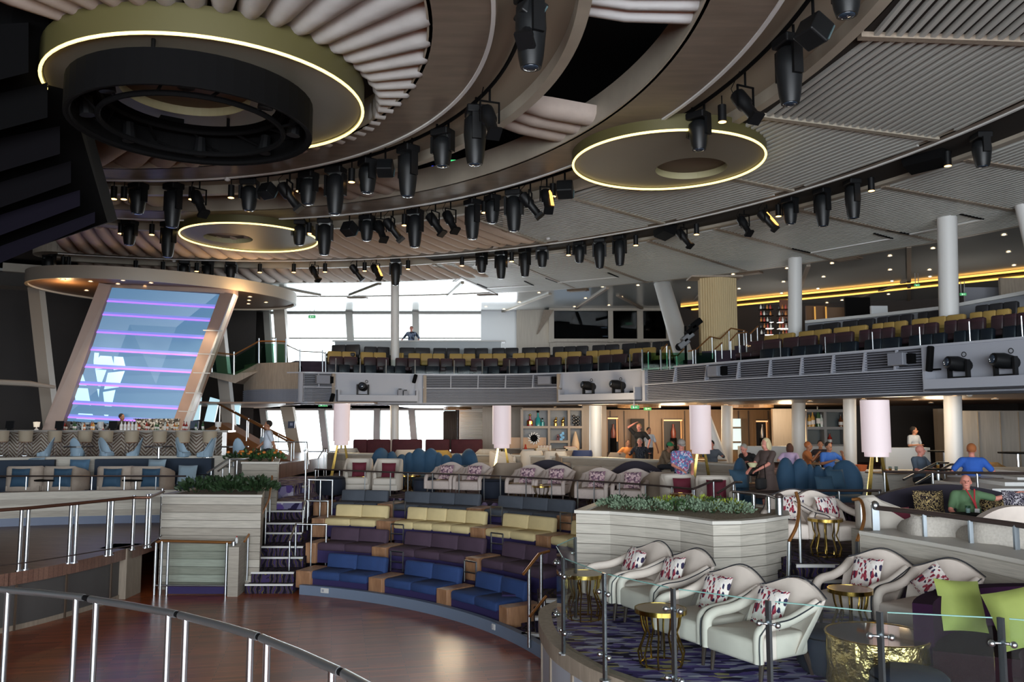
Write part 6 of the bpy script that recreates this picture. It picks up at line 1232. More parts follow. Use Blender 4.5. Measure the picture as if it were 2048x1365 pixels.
for px, Y, rz, lb, mm in ((697, 31, 20, 'beige armchair left of the burgundy sofa', tubl), (812, 30, 190, 'beige armchair back in front of the burgundy sofa', tubl), (880, 29.5, 170, 'small yellow toned armchair in front of the burgundy sofa', mat('mustard', '9a7d3a', .7)), (972, 30, -20, 'beige armchair beside the blinds', tubl), (1005, 28.5, 60, 'cream armchair with an orange edge left of the shelf wall', tubl), (1062, 29, 185, 'cream armchair in front of the shelf wall', tubl), (1112, 28.5, 170, 'cream armchair at the right of the shelf wall table', tubl), (1135, 28, 10, 'taupe armchair beside the navy chair', mat('mocha_tub', '8a7b6c', .8)), (1240, 27.5, 180, 'brown square armchair in front of the lit doorway', mat('mocha_tub', '8a7b6c', .8))):
    p = WD(px, 905, Y); tub_chair(lb, (p.x, p.y, F3), R(rz), mm, h=.8, w_=.8, key='bk'+mm.name)
p = WD(1164, 905, 28); tub_chair('navy round backed chair beside the white column', (p.x, p.y, F3), R(180), mat('navy_chair', '1c2c54', .7), h=.85, w_=.7)
for px, Y, lb in ((1050, 30.5, 'low round table with striped books left of the shelf wall'), (1145, 30, 'low round table with yellow books at the shelf wall'), (1420, 26, 'wooden table of the seated man behind the middle lamp'), (1500, 24.5, 'wooden table of the man in black'), (1640, 24, 'wooden table of the eating diners'), (1770, 20, 'wooden table with snack plates behind the largest lamp')):
    p = WD(px, 900, Y); ped_table(lb, (p.x, p.y, F3 if Y > 21 else F3), .5, .62, mat('table_oak', '8c6f50', .4))
# walls of the back
t = quad(888, 822, 914, 900, 40.5, .3, mat('dark_curtain', '3a302a', .9), 'wall_dark', lab='gathered dark curtain beside the lower windows')
for i in range(6): p, q = WD(889+i*4.2, 900, 40.3), WD(889+i*4.2, 824, 40.3); MB().cyl(p, q, .07, None, 6).build('fold', mat('dark_curtain', '3a302a', .9), t, smooth=True)
bd = big('window_7', MB().box(*WD(918, 902, 39), *(WD(972, 818, 39.2))), white, 'white blinds window left of the shelf wall')
for j in range(22): p, q = WD(921, 896-j*3.3, 38.9), WD(968, 896-j*3.3, 38.9); MB().ob(((p.x+q.x)/2, 38.9, p.z), (q.x-p.x, .09, .012), rx=.5).build('slat', mat('blind_white', 'd9dddd', .5), bd)
quad(965, 815, 1047, 925, 36.2, .3, mat('lounge_wood', '94887a', .5, noise=.06, nscale=2, stretch=(8, 8, .6)), 'wall_wood', lab='wooden wall left of the shelf')
woodl = mat('lounge_wood', '94887a', .5)
def shelf(label, x0, y0, x1, y1, Y, vx, hy, m_, backm_):
    t = thing('shelf_unit', label, 'shelf'); a_, b_ = WD(x0, y1, Y), WD(x1, y0, Y); MB().box(a_.x, Y+.45, a_.z, b_.x, Y+.5, b_.z).build('back_panel', backm_, t)
    for x in [x0]+vx+[x1]: p = WD(x, (y0+y1)/2, Y); MB().box(p.x-.05, Y, a_.z, p.x+.05, Y+.46, b_.z).build('upright', m_, t)
    for xa, xb, y in [(x0, x1, y0), (x0, x1, y1)]+hy: p, q = WD(xa, y, Y), WD(xb, y, Y); MB().box(p.x, Y-.01, p.z-.05, q.x, Y+.44, p.z+.05).build('shelf_board', m_, t)
    return t
greyback = mat('shelf_back', '7d7f80', .5)
shelf('open display shelf wall with bottles and ornaments under the balcony', 1044, 819, 1166, 901, 34, [1098, 1138], [(1044, 1166, 855), (1098, 1138, 884)], woodl, greyback)
def orn(name, lb, cat, px, py, Y, fn, mm, extra=None):
    p = WD(px, py, Y); t = thing(name, lb, cat, tuple(p)); b = MB(); fn(b); b.build('body', mm, t, smooth=50)
    if extra: e = MB(); extra[0](e); e.build('accent', extra[1], t, smooth=50)
    return t
bt = lambda r, h: (lambda b: b.lathe([(0, 0), (r, 0), (r, h*.55), (r*.35, h*.68), (r*.3, h), (0, h)], 14))
orn('decor_bottle', 'red glass bottle on the upper left shelf', 'bottle', 1060, 853, 34.2, bt(.13, .42), mat('g_red', '8e2026', .15), (lambda b: b.lathe([(.135, .08), (.135, .2)], 12).ell((0, 0, .46), (.06, .06, .05)), gold))
orn('decor_bottle', 'tall turquoise glass bottle on the upper left shelf', 'bottle', 1076, 853, 34.2, bt(.11, .56), mat('g_teal', '2f8f92', .15), (lambda b: b.ell((0, 0, .6), (.06, .06, .05)), blackm))
orn('decor_bottle', 'small turquoise glass bottle on the upper left shelf', 'bottle', 1085, 853, 34.2, bt(.08, .3), mat('g_teal', '2f8f92', .15), (lambda b: b.cyl((0, 0, .28), (0, 0, .34), .03), blackm))
for px, lb in ((1111, 'golden bird figurine on the upper middle shelf, left one'), (1126, 'golden bird figurine on the upper middle shelf, right one')): orn('bird_figurine', lb, 'figurine', px, 853, 34.2, lambda b: b.lathe([(0, 0), (.07, 0), (.07, .12), (.03, .14), (0, .14)], 10).ell((0, 0, .22), (.07, .05, .1), ry=.4).ell((.03, 0, .34), (.035, .035, .04)), gold, (lambda b: b.cyl((.05, 0, .34), (.1, 0, .33), .012, .003), blackm))
orn('silver_sculpture', 'knobbly silver sculpture on the upper right shelf', 'sculpture', 1152, 853, 34.2, lambda b: [b.ell((.1*sin(i*2.1), .04*cos(i), .05+i*.045), (.06, .06, .06), 8, 6) for i in range(9)], mat('silver', '8f9090', .2, 1), (lambda b: b.lathe([(0, 0), (.12, 0), (.1, .03), (0, .03)], 12), blackm))
orn('round_sculpture', 'black and white round cut-out sculpture on the lower left shelf', 'sculpture', 1068, 878, 34.2, lambda b: [b.ob((.2*cos(i*pi/6), 0, .02+.2*sin(i*pi/6)), (.12, .08, .05), ry=-i*pi/6+.6) for i in range(12)], white, (lambda b: b.cyl((0, .05, .02), (0, .09, .02), .17, None, 16), blackm))
t = orn('peach_panel', 'peach coloured panel behind the round sculpture', 'panel', 1066, 898, 34.3, lambda b: b.box(-.95, .0, .0, .55, .04, .46), mat('peach', 'c8a07a', .5), (lambda b: b.box(-.97, -.01, -.02, .57, .0, .02), woodl))
orn('blue_sculpture', 'blue and maroon abstract sculpture on the middle shelf', 'sculpture', 1121, 882, 34.2, lambda b: [b.ob((.07*(i % 2)+.03, 0, .06+i*.08), (.12, .08, .1), 0, 0, i*.5) for i in range(4)], mat('sc_blue', '3a9ad0', .3), (lambda b: [b.ob((-.1, 0, .05+i*.07), (.12, .08, .08), 0, 0, i*.7) for i in range(3)], mat('sc_maroon', '6a2a30', .5)))
orn('cone_vase', 'tall cream cone vase on the lower right shelf', 'vase', 1151, 899, 34.1, lambda b: b.lathe([(0, 0), (.16, 0), (.17, .2), (.08, .55), (.03, .72), (0, .72)], 18), mat('cone_cream', 'd0b89c', .5), (lambda b: b.lathe([(0, -.02), (.17, -.02), (.17, 0), (0, 0)], 18), woodl))
orn('red_figurine', 'small red figurine at the left of the book row', 'figurine', 1051, 901, 33.6, lambda b: b.lathe([(0, 0), (.1, 0), (.05, .1), (.04, .15), (0, .2)], 10), mat('fig_red', 'b03a2a', .4), (lambda b: b.ell((.0, 0, .2), (.04, .04, .04)), mat('fig_red', 'b03a2a', .4)))
p, q = WD(1044, 900, 33.3), WD(1166, 900, 33.3); t = thing('sideboard', 'long wooden sideboard under the display shelf wall', 'sideboard', (p.x, 33.3, F3)); MB().box(0, 0, 2.43-F3, q.x-p.x, .68, 2.49-F3).build('top_board', woodl, t); MB().box(.05, .05, 0, q.x-p.x-.05, .66, 2.43-F3).build('body', woodl, t)
for i in range(9): 
    p = WD(1077+i*3, 900, 33.5); p.z = 2.49; t = thing('book', 'upright book in the row under the round sculpture, %s from the left' % ORD[i], 'book', tuple(p), 0, 'upright books of the lower shelf'); MB().ob((0, 0, .1), (.05, .18, .2)).build('cover', [mat('bk_cream', 'd0c4a0', .7), mat('bk_red', '9a4030', .7)][i % 2], t); MB().ob((0, .0, .1), (.036, .184, .19)).build('pages', white, t)
for i, (px, y, mm) in enumerate(((1084, 905, 'bk_yellow'), (1084, 902, 'bk_yellow'), (1143, 904, 'bk_yellow'), (1143, 901, 'bk_yellow'), (1140, 898, 'bk_orange'), (1123, 903, 'bk_dark'), (1056, 899, 'bk_dark'))):
    p = WD(px, y, 33.45); p.z = 2.515+.055*{905: 0, 902: 1, 904: 0, 901: 1, 898: 2, 903: 0, 899: 0}[y]; t = thing('book', '%s book lying flat %sin the %s stack by the shelf wall' % ({'bk_yellow': 'yellow', 'bk_orange': 'orange', 'bk_dark': 'dark'}[mm], {905: 'lowest ', 904: 'lowest ', 902: 'on top ', 901: 'second lowest '}.get(y, ''), {1084: 'left', 1143: 'right', 1140: 'topmost right', 1123: 'middle', 1056: 'far left'}[px]), 'book', tuple(p), 0, 'flat books by the shelf wall'); MB().ob((0, 0, 0), (.5, .34, .05)).build('cover', mat(mm, {'bk_yellow': 'c09a3a', 'bk_orange': 'c0702a', 'bk_dark': '35302c'}[mm], .6), t); MB().ob((0, -.01, 0), (.47, .34, .035)).build('pages', white, t)
big('wall_wood', MB().box(*WD(1166, 925, 34.4), *WD(1210, 812, 34.9)), woodl, 'wooden wall right of the shelf')
warmw = mat('warm_wood_panel', '8a6a48', .45, noise=.08, nscale=2, stretch=(8, 8, .6))
ww = big('wall_wood', MB().box(*WD(1200, 925, 36.5), *WD(1575, 820, 36.8)), warmw, 'warm lit wooden wall with framed niches')
for x in (1222, 1250, 1300, 1372, 1480, 1500, 1540): p, q = WD(x, 925, 36.4), WD(x, 822, 36.4); MB().box(p.x-.02, 36.46, p.z, p.x+.02, 36.5, q.z).build('joint_strip', mat('brown_strip', '4a3c30', .6), ww)
amb = emis('niche_glow', 'ffc68a', .9)
for x0, x1, y0, lb in ((1216, 1236, 834, 'dark niche with a glowing frame beside the white column'), (1328, 1364, 838, 'dark niche with a glowing frame left of the middle lamp'), (1513, 1535, 840, 'dark niche with a glowing frame behind the blond woman')):
    p, q = WD(x0, 905, 36.3), WD(x1, y0, 36.3); t = thing('lit_niche', lb, 'niche', (p.x, 36.25, p.z)); W_, H_ = q.x-p.x, q.z-p.z; MB().box(0, .1, 0, W_, .16, H_).build('dark_back', mat('niche_dark', '1e1a18', .5), t); MB().box(-.06, 0, 0, 0, .2, H_).build('side_frame', warmw, t); MB().box(W_, 0, 0, W_+.06, .2, H_).build('side_frame', warmw, t); MB().box(0, .02, H_-.1, W_, .08, H_-.04).build('glow_bar', amb, t); MB().box(W_-.07, .02, H_*.3, W_-.03, .08, H_-.1).build('glow_bar', emis('niche_side', 'd09058', .7), t)
    v = thing('niche_vase', 'small vase standing in the %s' % lb.split(' with')[0]+(' at the column' if x0 == 1216 else ' by the lamp' if x0 == 1328 else ' at the right'), 'vase', (p.x+W_/2, 36.2, p.z+.62)); MB().lathe([(0, 0), (.1, 0), (.12, .25), (.04, .5), (.05, .6), (0, .6)], 12).build('body', mat('vase_red', '7a3a2c', .3) if x0 != 1513 else silver if False else mat('vase_silver', '8d8a88', .3, .8), v, smooth=50); MB().lathe([(0, -1.07), (.14, -1.07), (.14, 0), (0, 0)], 12).build('pedestal', blackm, v)
quad(1262, 838, 1290, 925, 36.2, .1, mat('doorway_dark', '241c16', .7), 'door_1', lab='dark doorway behind the standing man in black')
wn = big('window_8', MB().box(*WD(1462, 900, 36.2), *WD(1480, 838, 36.3)), emis('window_glow2', 'c4d8da', .95), 'narrow bright window behind the middle lounge')
for y in (856, 885): p, q = WD(1460, y, 36.1), WD(1482, y, 36.1); MB().box(p.x, 36.1, p.z-.04, q.x, 36.18, p.z+.04).build('glazing_bar', taupe, wn)
for x0, x1, y, Y, lb in ((1240, 1316, 819, 33, 'warm oval cove light under the balcony left of the middle lamp'), (1463, 1540, 820, 33, 'warm oval cove light under the balcony right of the middle lamp'), (890, 940, 817, 38, 'warm oval cove light above the blinds')):
    p, q = WD(x0, y, Y), WD(x1, y, Y); r = (q.x-p.x)/2; t = thing('cove_light', lb, 'ceiling light', ((p.x+q.x)/2, Y, 4.24)); MB().lathe([(0, 0), (r, 0), (r*1.03, .05), (0, .05)], 28, sy=1.3).build('diffuser', emis('cove_glow', 'ffb866', 1.6), t); MB().lathe([(r*1.03, -.05), (r*1.12, -.05), (r*1.12, .06), (r*1.03, .06), (r*1.03, -.05)], 28, sy=1.3).build('rim', warmw, t)
quad(1545, 818, 1590, 925, 32.5, .2, woodl, 'wall_wood', lab='taupe wooden wall left of the right bottle shelf')
shelf('open shelf with bottles behind the diners', 1612, 822, 1692, 892, 30, [1651], [(1612, 1692, 857)], mat('shelf_grey', '77787a', .5), mat('shelf_dark', '4c5456', .5))
p, q = WD(1612, 893, 29.95), WD(1692, 893, 29.95); MB().box(p.x, 29.95, F3, q.x, 30.5, p.z).build('base_cabinet', mat('shelf_grey', '77787a', .5), bpy.data.objects['shelf_unit.001'])
for px, y, k_, h_, lb in ((1619, 855, 5, .5, 'yellow bottle'), (1626, 855, 5, .6, 'amber bottle'), (1637, 855, 2, .75, 'tall green bottle'), (1643, 855, 1, .5, 'clear bottle'), (1648, 855, 3, .45, 'dark bottle'), (1682, 855, 3, .45, 'dark bottle at the right'), (1688, 855, 5, .4, 'small yellow bottle at the right'), (1660, 889, 4, .4, 'red bottle on the lower board')): p = WD(px, y, 30.15); bottle('%s on the right bottle shelf' % lb, tuple(p), bcols[k_], h_, .08)
lit = thing('light_strip', 'vertical warm light strip beside the right bottle shelf', 'light strip', tuple(WD(1609, 855, 29.9))); MB().ob((0, 0, 0), (.08, .05, 1.3)).build('glow_line', emis('strip_warm', 'ffd09a', 1.1), lit)
wb_ = quad(1480, 893, 1700, 925, 29, .3, mat('white_half_wall', 'b4b8ba', .4), 'wall_half', lab='white topped half wall behind the diners'); quad(1770, 896, 1862, 940, 22.5, .3, mat('white_half_wall', 'b4b8ba', .4), 'wall_half', lab='white half wall in front of the waiter')
quad(1700, 812, 1885, 925, 30.5, .3, mat('niche_dark2', '26211f', .7), 'wall_dark', lab='dark recessed wall behind the largest lamp'); quad(1875, 818, 1900, 925, 27.5, .3, woodl, 'wall_wood')
gw = quad(1900, 822, 2300, 935, 24.5, .3, mat('grey_wood', '7e7a74', .5, noise=.1, nscale=2, stretch=(8, 8, .6)), 'wall_wood', lab='grey wooden wall at the right behind the man in the blue shirt')
for x in (1960, 2005, 2042): p, q = WD(x, 935, 24.5), WD(x, 824, 24.5); MB().box(p.x-.01, 24.46, p.z, p.x+.01, 24.5, q.z).build('joint_strip', mat('groove_shadow', '6a645b', .8), gw)
for px, Y, rz, lb in ((1915, 16.6, 180, 'mocha chair with a flat back left of the man in the blue shirt'), (1960, 16.4, 180, 'mocha chair with a flat back right of the man in the blue shirt'), (2000, 20, 90, 'golden brown armchair at the grey wall')):
    p = WD(px, 950, Y); tub_chair(lb, (p.x, p.y, F2+.15 if Y < 18 else F3), R(rz), mat('mocha_dark', '4f443d', .8) if Y < 18 else mat('golden_leather', '7c5a2c', .6), h=.85, w_=.75)
for px, y, Y, lb in ((1888, 902, 22, 'black high table left of the white column'), (2035, 905, 19, 'black high table at the right edge')): p = WD(px, y, Y); ped_table(lb, (p.x, p.y, F3), .4, p.z-F3, blackm)
for px, y, Y, lb in ((1780, 933, 19.9, 'amber drink glass behind the largest lamp'), (1792, 933, 19.95, 'clear drink glass behind the largest lamp'), (1876, 938, 17.2, 'orange cocktail glass at the stair handrails'), (1936, 1028, 12.7, 'small clear glass in front of the green shirted man')):
    p = WD(px, y, Y)
    if Y > 19.5: p.z = F3+.62
    else: ped_table('small dark table under the %s' % lb, (p.x, p.y, F2), .25, p.z-F2, blackm)
    t = thing('drinking_glass', lb, 'glass', tuple(p)); MB().lathe([(0, 0), (.035, 0), (.04, .12), (.036, .12), (.032, .01), (0, .01)], 12).build('tumbler', glass('glass_cup', 'e0e8e8', .12), t); MB().lathe([(0, .012), (.031, .012), (.034, .08), (0, .08)], 10).build('drink', mat('drink_amber', 'c07838', .2) if 'amber' in lb or 'orange' in lb else mat('drink_pale', 'b8c0bc', .1), t)
for i, (x, y) in enumerate(((1160, 808), (1280, 810), (1393, 812), (1452, 807), (1475, 812), (1620, 800), (1727, 796), (1830, 797), (1862, 803), (1910, 790), (1990, 795), (700, 812), (790, 812), (1110, 812))): downlight(W(x, y+3, 4.285), 'tiny downlight in the low ceiling under the balcony', 'downlights under the balcony')
t = thing('ceiling_camera', 'white dome camera under the balcony at the right', 'camera', tuple(WD(1939, 789, 19))); MB().ell((0, 0, 0), (.07, .07, .06)).build('dome', white, t, smooth=True); MB().cyl((0, 0, .0), (0, 0, .09), .06, None, 12).build('mount', white, t)
# ================================================================ STAGE LIGHTS ON THE RINGS
hb = mat('fixture_black', '0c0d0f', .5, spec=.3); hg = mat('fixture_grey', '141618', .45, spec=.35)
LP = {}
def mk(kind):
    t = thing({'M': 'moving_head_light', 'S': 'moving_wash_light', 'P': 'profile_spotlight', 'D': 'cylinder_downlight', 'F': 'flood_light', 'B': 'box_speaker', 'L': 'lit_spotlight'}[kind], 'x', 'stage light' if kind not in 'DB' else {'D': 'downlight', 'B': 'speaker'}[kind]); LP[kind] = t
    if kind in 'MS':
        k = 1 if kind == 'M' else .72
        MB().rb((0, 0, -.06), (.36, .3, .13), .03).build('base', hb, t); y = MB(); y.ob((-.19, 0, -.3*k-.05), (.05, .14, .42*k)).ob((.19, 0, -.3*k-.05), (.05, .14, .42*k)); y.build('yoke', hb, t)
        MB().tube([(0, 0, -.14), (0, 0, -.2), (0, 0, -.45*k), (0, 0, -.8*k), (0, 0, -.92*k)], [.10, .17, .18, .145, .12], 14).build('head', hg, t, smooth=50); MB().ell((0, 0, -.92*k), (.10, .10, .02), 12, 6).build('lens', lens, KIDS[t.name][-1], smooth=True)
        MB().ell((.08, -.155, -.02), (.012, .012, .012), 6, 4).build('status_led', emis('led_red', 'c03030', 1), t); MB().cyl((-.12, 0, 0), (-.12, 0, .18), .02, None, 6).cyl((.12, 0, 0), (.12, 0, .18), .02, None, 6).build('clamp', blackm, t)
    elif kind in 'PL':
        M = Matrix.Translation((0, 0, -.42)) @ Matrix.Rotation(R(38), 4, 'Y')
        MB(M).tube([(0, 0, .32), (0, 0, .28), (0, 0, .02), (0, 0, -.02), (0, 0, -.3)], [.07, .12, .12, .085, .085], 12).build('body', hb, t, smooth=45); MB(M).ob((0, 0, -.33), (.2, .2, .06)).build('colour_frame', hb, t)
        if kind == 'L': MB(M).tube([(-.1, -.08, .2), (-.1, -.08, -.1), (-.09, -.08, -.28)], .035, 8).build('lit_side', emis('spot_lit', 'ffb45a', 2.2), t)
        y = MB(); y.ob((0, -.15, -.28), (.03, .02, .32)).ob((0, .15, -.28), (.03, .02, .32)).ob((0, 0, -.12), (.03, .32, .02)); y.build('yoke', blackm, t); MB().cyl((0, 0, -.12), (0, 0, .18), .018, None, 6).build('hanger', blackm, t); MB().tube([(.0, .1, .1), (.2, .1, -.1), (.15, .05, -.3)], .008, 4).build('cable', blackm, t)
    elif kind == 'D':
        MB().cyl((0, 0, -.30), (0, 0, .0), .075, None, 14).build('can', hb, t, smooth=50); MB().lathe([(0, -.302), (.06, -.302), (.072, -.31), (.06, -.315), (0, -.316)], 14).build('lamp', emis('spot_warm', 'ffc070', 6), t); MB().cyl((0, 0, 0), (0, 0, .19), .012, None, 5).build('hanger', blackm, t)
    elif kind == 'F':
        MB().rb((0, 0, -.3), (.34, .3, .3), .03, rx=.5, rz=.4).build('housing', hg, t); MB().ob((0, -.12, -.37), (.28, .02, .22), .4, .5).build('front_glass', mat('flood_glass', '5f7478', .1, .3), t); MB().cyl((0, 0, -.2), (0, 0, .18), .02, None, 6).build('hanger', blackm, t)
    elif kind == 'B':
        MB().hexa([(-.4, -.15, -.32), (.4, -.15, -.32), (.4, .2, -.2), (-.4, .2, -.2), (-.45, -.2, 0), (.45, -.2, 0), (.45, .2, 0), (-.45, .2, 0)]).build('cabinet', blackm, t); MB().ob((0, -.18, -.16), (.7, .01, .2)).build('grille', hb, t)
    return t
RNG = {'A': (18.55, 'outer'), 'B': (12.65, 'middle'), 'C': (8.75, 'inner')}
KW = {'M': 'long black moving head', 'S': 'short black moving wash light', 'P': 'slanted black profile spotlight', 'D': 'black cylinder downlight with a warm lamp', 'F': 'flood light with a greenish glass', 'B': 'black wedge speaker', 'L': 'profile spotlight lit orange on its side'}
lights = [('A', 'M', (414, 790, 1000, 1050, 1197, 1237, 1644, 1707), 1), ('A', 'S', (100, 370, 462, 964, 1085, 1160, 1580, 1962), 1), ('A', 'P', (630, 715, 1370, 1490), 1), ('A', 'L', (752, 1532), 1), ('A', 'B', (1332, 1852), 1), ('A', 'D', (125, 138, 272, 325, 392, 518, 590, 652, 728, 816, 926, 1025, 1138, 1271, 1393, 1557, 1742, 1892), 1),
    ('B', 'M', (338, 650, 830, 944, 1028, 1575), 1.1), ('B', 'S', (262, 600, 735, 985, 1397, 1690), 1.05), ('B', 'P', (760, 786, 872, 901, 1062, 1490), 1.1), ('B', 'L', (1092,), 1.1), ('B', 'F', (700, 1130, 1628), 1.1), ('B', 'D', (242, 303, 618, 808, 970, 1107, 1445), 1),
    ('C', 'M', (346, 672, 817, 950, 1063), 1.15), ('C', 'S', (276, 500, 617, 735, 885, 1015), 1.1), ('C', 'P', (400, 580, 1085, 980), 1.15), ('C', 'F', (535, 770, 1098), 1), ('C', 'D', (227, 250, 385, 463, 598, 703, 873), 1)]
for rg, kd, xs, sc_ in lights:
    r, rn_ = RNG[rg]
    for i, px in enumerate(sorted(xs)):
        rr = r+(.15 if kd == 'D' else 0); a = R(ang_at_px(px, rr, 9.2, O, -30, 118)); p = pol(rr, a, ZCEIL+(.06 if kd != 'D' else .02))
        lb = '%s on the %s ceiling ring, %s from the left' % (KW[kd], rn_, ORD[i]) if len(xs) > 1 else '%s on the %s ceiling ring' % (KW[kd], rn_)
        rz = a+R(90)+((i*37) % 50-25)*.02*(1 if kd in 'MS' else 1.2); gr = {'M': 'moving heads on the ceiling rings', 'S': 'wash lights on the ceiling rings', 'P': 'profile spotlights on the ceiling rings', 'D': 'cylinder downlights on the ceiling rings', 'F': 'flood lights on the ceiling rings', 'B': 'wedge speakers on the outer ring', 'L': 'lit profile spotlights'}[kd]
        if kd in LP: dup(LP[kd], p, rz, lb, gr, s=sc_)
        else: t = mk(kd); t.location = p; t.rotation_euler = (0, 0, rz); t.scale = (sc_,)*3; tag(t, lb, None, gr)
for i, (x, y) in enumerate(((455, 357), (348, 521), (1096, 476))): t = thing('ceiling_sensor', 'small white dome sensor on the %s ceiling ring edge' % ['inner', 'outer left', 'outer right'][i], 'sensor', tuple(W(x, y, ZCEIL-.02))); MB().ell((0, 0, -.02), (.07, .07, .05), 10, 6).build('dome', white, t, smooth=True); MB().cyl((0, 0, -.02), (0, 0, .03), .05, None, 10).build('mount', white, t)
for x, y, c_ in ((875, 334, 'blue'), (905, 338, 'blue'), (900, 322, 'green'), (950, 327, 'blue')):
    p = W(x, y, 9.9); t = thing('indicator_panel', '%s glowing indicator strip in the black void, at column %s' % (c_, ['far left', 'middle left', 'centre', 'right'][(875, 905, 900, 950).index(x)]), 'indicator light', tuple(p)); MB().ob((0, 0, 0), (.28, .05, .04)).build('glow_line', emis('ind_'+c_+'2', '3848ff' if c_ == 'blue' else '40c070', 1.5), t); MB().ob((0, .06, .0), (.5, .1, .3)).build('housing', blackm, t)
# ================================================================ PEOPLE
skin1, skin2, skin3 = mat('skin_light', 'c08e78', .6), mat('skin_mid', '9a6a50', .6), mat('skin_pink', 'c48070', .6)
def remesh(mb, name, m_, parent, vox):
    me = bpy.data.meshes.new(name); me.from_pydata(mb.v, [], mb.f); me.update(); o = bpy.data.objects.new(name, me); COL.objects.link(o)
    md = o.modifiers.new('r', 'REMESH'); md.mode = 'VOXEL'; md.voxel_size = vox; ms_ = o.modifiers.new('s', 'SMOOTH'); ms_.iterations = 2; ms_.factor = .5
    dg = bpy.context.evaluated_depsgraph_get(); nm = bpy.data.meshes.new_from_object(o.evaluated_get(dg)); bpy.data.objects.remove(o); nm.name = name
    nm.materials.clear(); nm.materials.append(m_); nm.polygons.foreach_set('use_smooth', [True]*len(nm.polygons)); return link(name, nm, parent)
def cap(b, p, q, r0, r1, n=10):
    p, q = Vector(p), Vector(q); b.cyl(p, q, r0, r1, n); b.ell(p, (r0,)*3, n, 6); b.ell(q, (r1,)*3, n, 6)
def person(label, loc, rz, H=1.7, seat=False, hands=((-.32, -.12, .82), (.32, -.12, .82)), shirt=None, trouser=None, skin=skin1, hair=None, style='short', hm_=None, sleeve='short', lean=0, turn=0, vox=.014, tilt=0, belly=0, dress=False, elbow=None, feet=True):
    k = H/1.7; t = thing('person', label, 'person', loc, rz); pz = .50 if seat else .92
    B, S_, T = MB(), MB(), MB(); ln = lambda x, y, z: Vector((x, y-lean*(z-pz), z-abs(lean)*.25*(z-pz)))*k
    pel, ch, nk = ln(0, 0, pz), ln(0, 0, pz+.38), ln(0, 0, pz+.54); hd = ln(0, -.02-.02*lean, pz+.66)
    for bb, g in ((B, 0), (S_, .014)):
        bb.ell(pel+Vector((0, 0, .04*k)), ((.155+g)*k, (.115+g+belly*.5)*k, .12*k), 14, 8); bb.ell((pel+ch)/2+Vector((0, -belly*.4*k, 0)), ((.15+g+belly*.5)*k, (.115+g+belly)*k, .2*k), 14, 8); bb.ell(ch, ((.175+g)*k, (.12+g)*k, .17*k), 14, 8)
        cap(bb, ln(-.17, .01, pz+.46), ln(.17, .01, pz+.46), (.062+g)*k, (.062+g)*k)
    cap(B, nk-Vector((0, 0, .06*k)), hd-Vector((0, 0, .03*k)), .055*k, .05*k)
    Mh = Matrix.Translation(hd) @ Matrix.Rotation(turn, 4, 'Z') @ Matrix.Rotation(tilt, 4, 'X'); hv = lambda x, y, z: Mh @ (Vector((x, y, z))*k)
    hb_ = MB(Mh); hb_.ell((0, .01*k, .03*k), (.078*k, .095*k, .10*k), 16, 12); hb_.ell((0, -.025*k, -.045*k), (.058*k, .068*k, .07*k), 14, 10); hb_.cyl((0, -.085*k, .02*k), (0, -.112*k, -.018*k), .009*k, .017*k, 8); hb_.ell((-.079*k, .01*k, .0), (.012*k, .02*k, .03*k), 8, 6); hb_.ell((.079*k, .01*k, 0), (.012*k, .02*k, .03*k), 8, 6)
    B.v_off = 0; B.M = None; B.add(hb_.v, hb_.f)
    for i, s_ in enumerate((-1, 1)):
        sh = ln(s_*.185, .01, pz+.46); hp = Vector(hands[i])*k; d = hp-sh; Lm = .56*k
        if d.length > Lm*.98: hp = sh+d.normalized()*Lm*.98; d = hp-sh
        mid = sh+d*.5; off = sqrt(max(0, (Lm/2)**2-(d.length/2)**2)); dr = Vector(elbow[i]) if elbow else Vector((s_*.6, .35, -.7)); dr = (dr-d.normalized()*dr.dot(d.normalized())).normalized(); el = mid+dr*off
        cap(B, sh, el, .05*k, .04*k); cap(B, el, hp, .04*k, .027*k)
        f = (hp-el).normalized(); u = f.cross(Vector((0, 0, 1))); u = u.normalized() if u.length > .1 else Vector((1, 0, 0)); w_ = u.cross(f)
        pc = hp+f*.05*k; 
        for j in range(4):
            x = (j-1.5)*.021*k; L2 = (.032, .038, .036, .027)[j]*k; a_ = pc+u*x+f*.03*k; b_ = a_+f*L2+w_*-.008*k; c_ = b_+f*L2*.7-w_*.022*k; cap(B, hp+u*x*.5, a_, .016*k, .013*k, 6); cap(B, a_, b_, .0095*k, .009*k, 6); cap(B, b_, c_, .009*k, .008*k, 6)
        cap(B, hp+u*-s_*.02*k, hp+u*-s_*.045*k+f*.045*k-w_*.01*k, .013*k, .010*k, 6)
        if sleeve == 'long': cap(S_, sh, el, .064*k, .052*k); cap(S_, el, el.lerp(hp, .92), .05*k, .038*k)
        elif sleeve == 'short': cap(S_, sh, sh.lerp(el, .75), .068*k, .062*k)
        hip = ln(s_*.09, 0, pz)
        if seat: kn, ft = Vector((s_*.12, -.42, .50))*k, Vector((s_*.12, -.44, .06))*k
        else: kn, ft = Vector((s_*.1, -.01, .48))*k, Vector((s_*.11, .02, .07))*k
        cap(B, hip, kn, .075*k, .052*k); cap(B, kn, ft, .05*k, .035*k); cap(T, hip, kn, .095*k, .066*k); cap(T, kn, ft+Vector((0, 0, .03*k)), .066*k, .052*k)
        if feet: sb = MB(); sb.rb(tuple(ft+Vector((0, -.06*k, -.025*k))), (.09*k, .26*k, .08*k), .03*k); sb.build('shoe', blackm, t, smooth=60)
    T.ell(pel, (.172*k, .135*k, .12*k), 14, 8)
    if dress: S_.lathe([(.18*k, pz*k), (.24*k, .6*k), (.27*k, .42*k), (0, .42*k)], 18); 
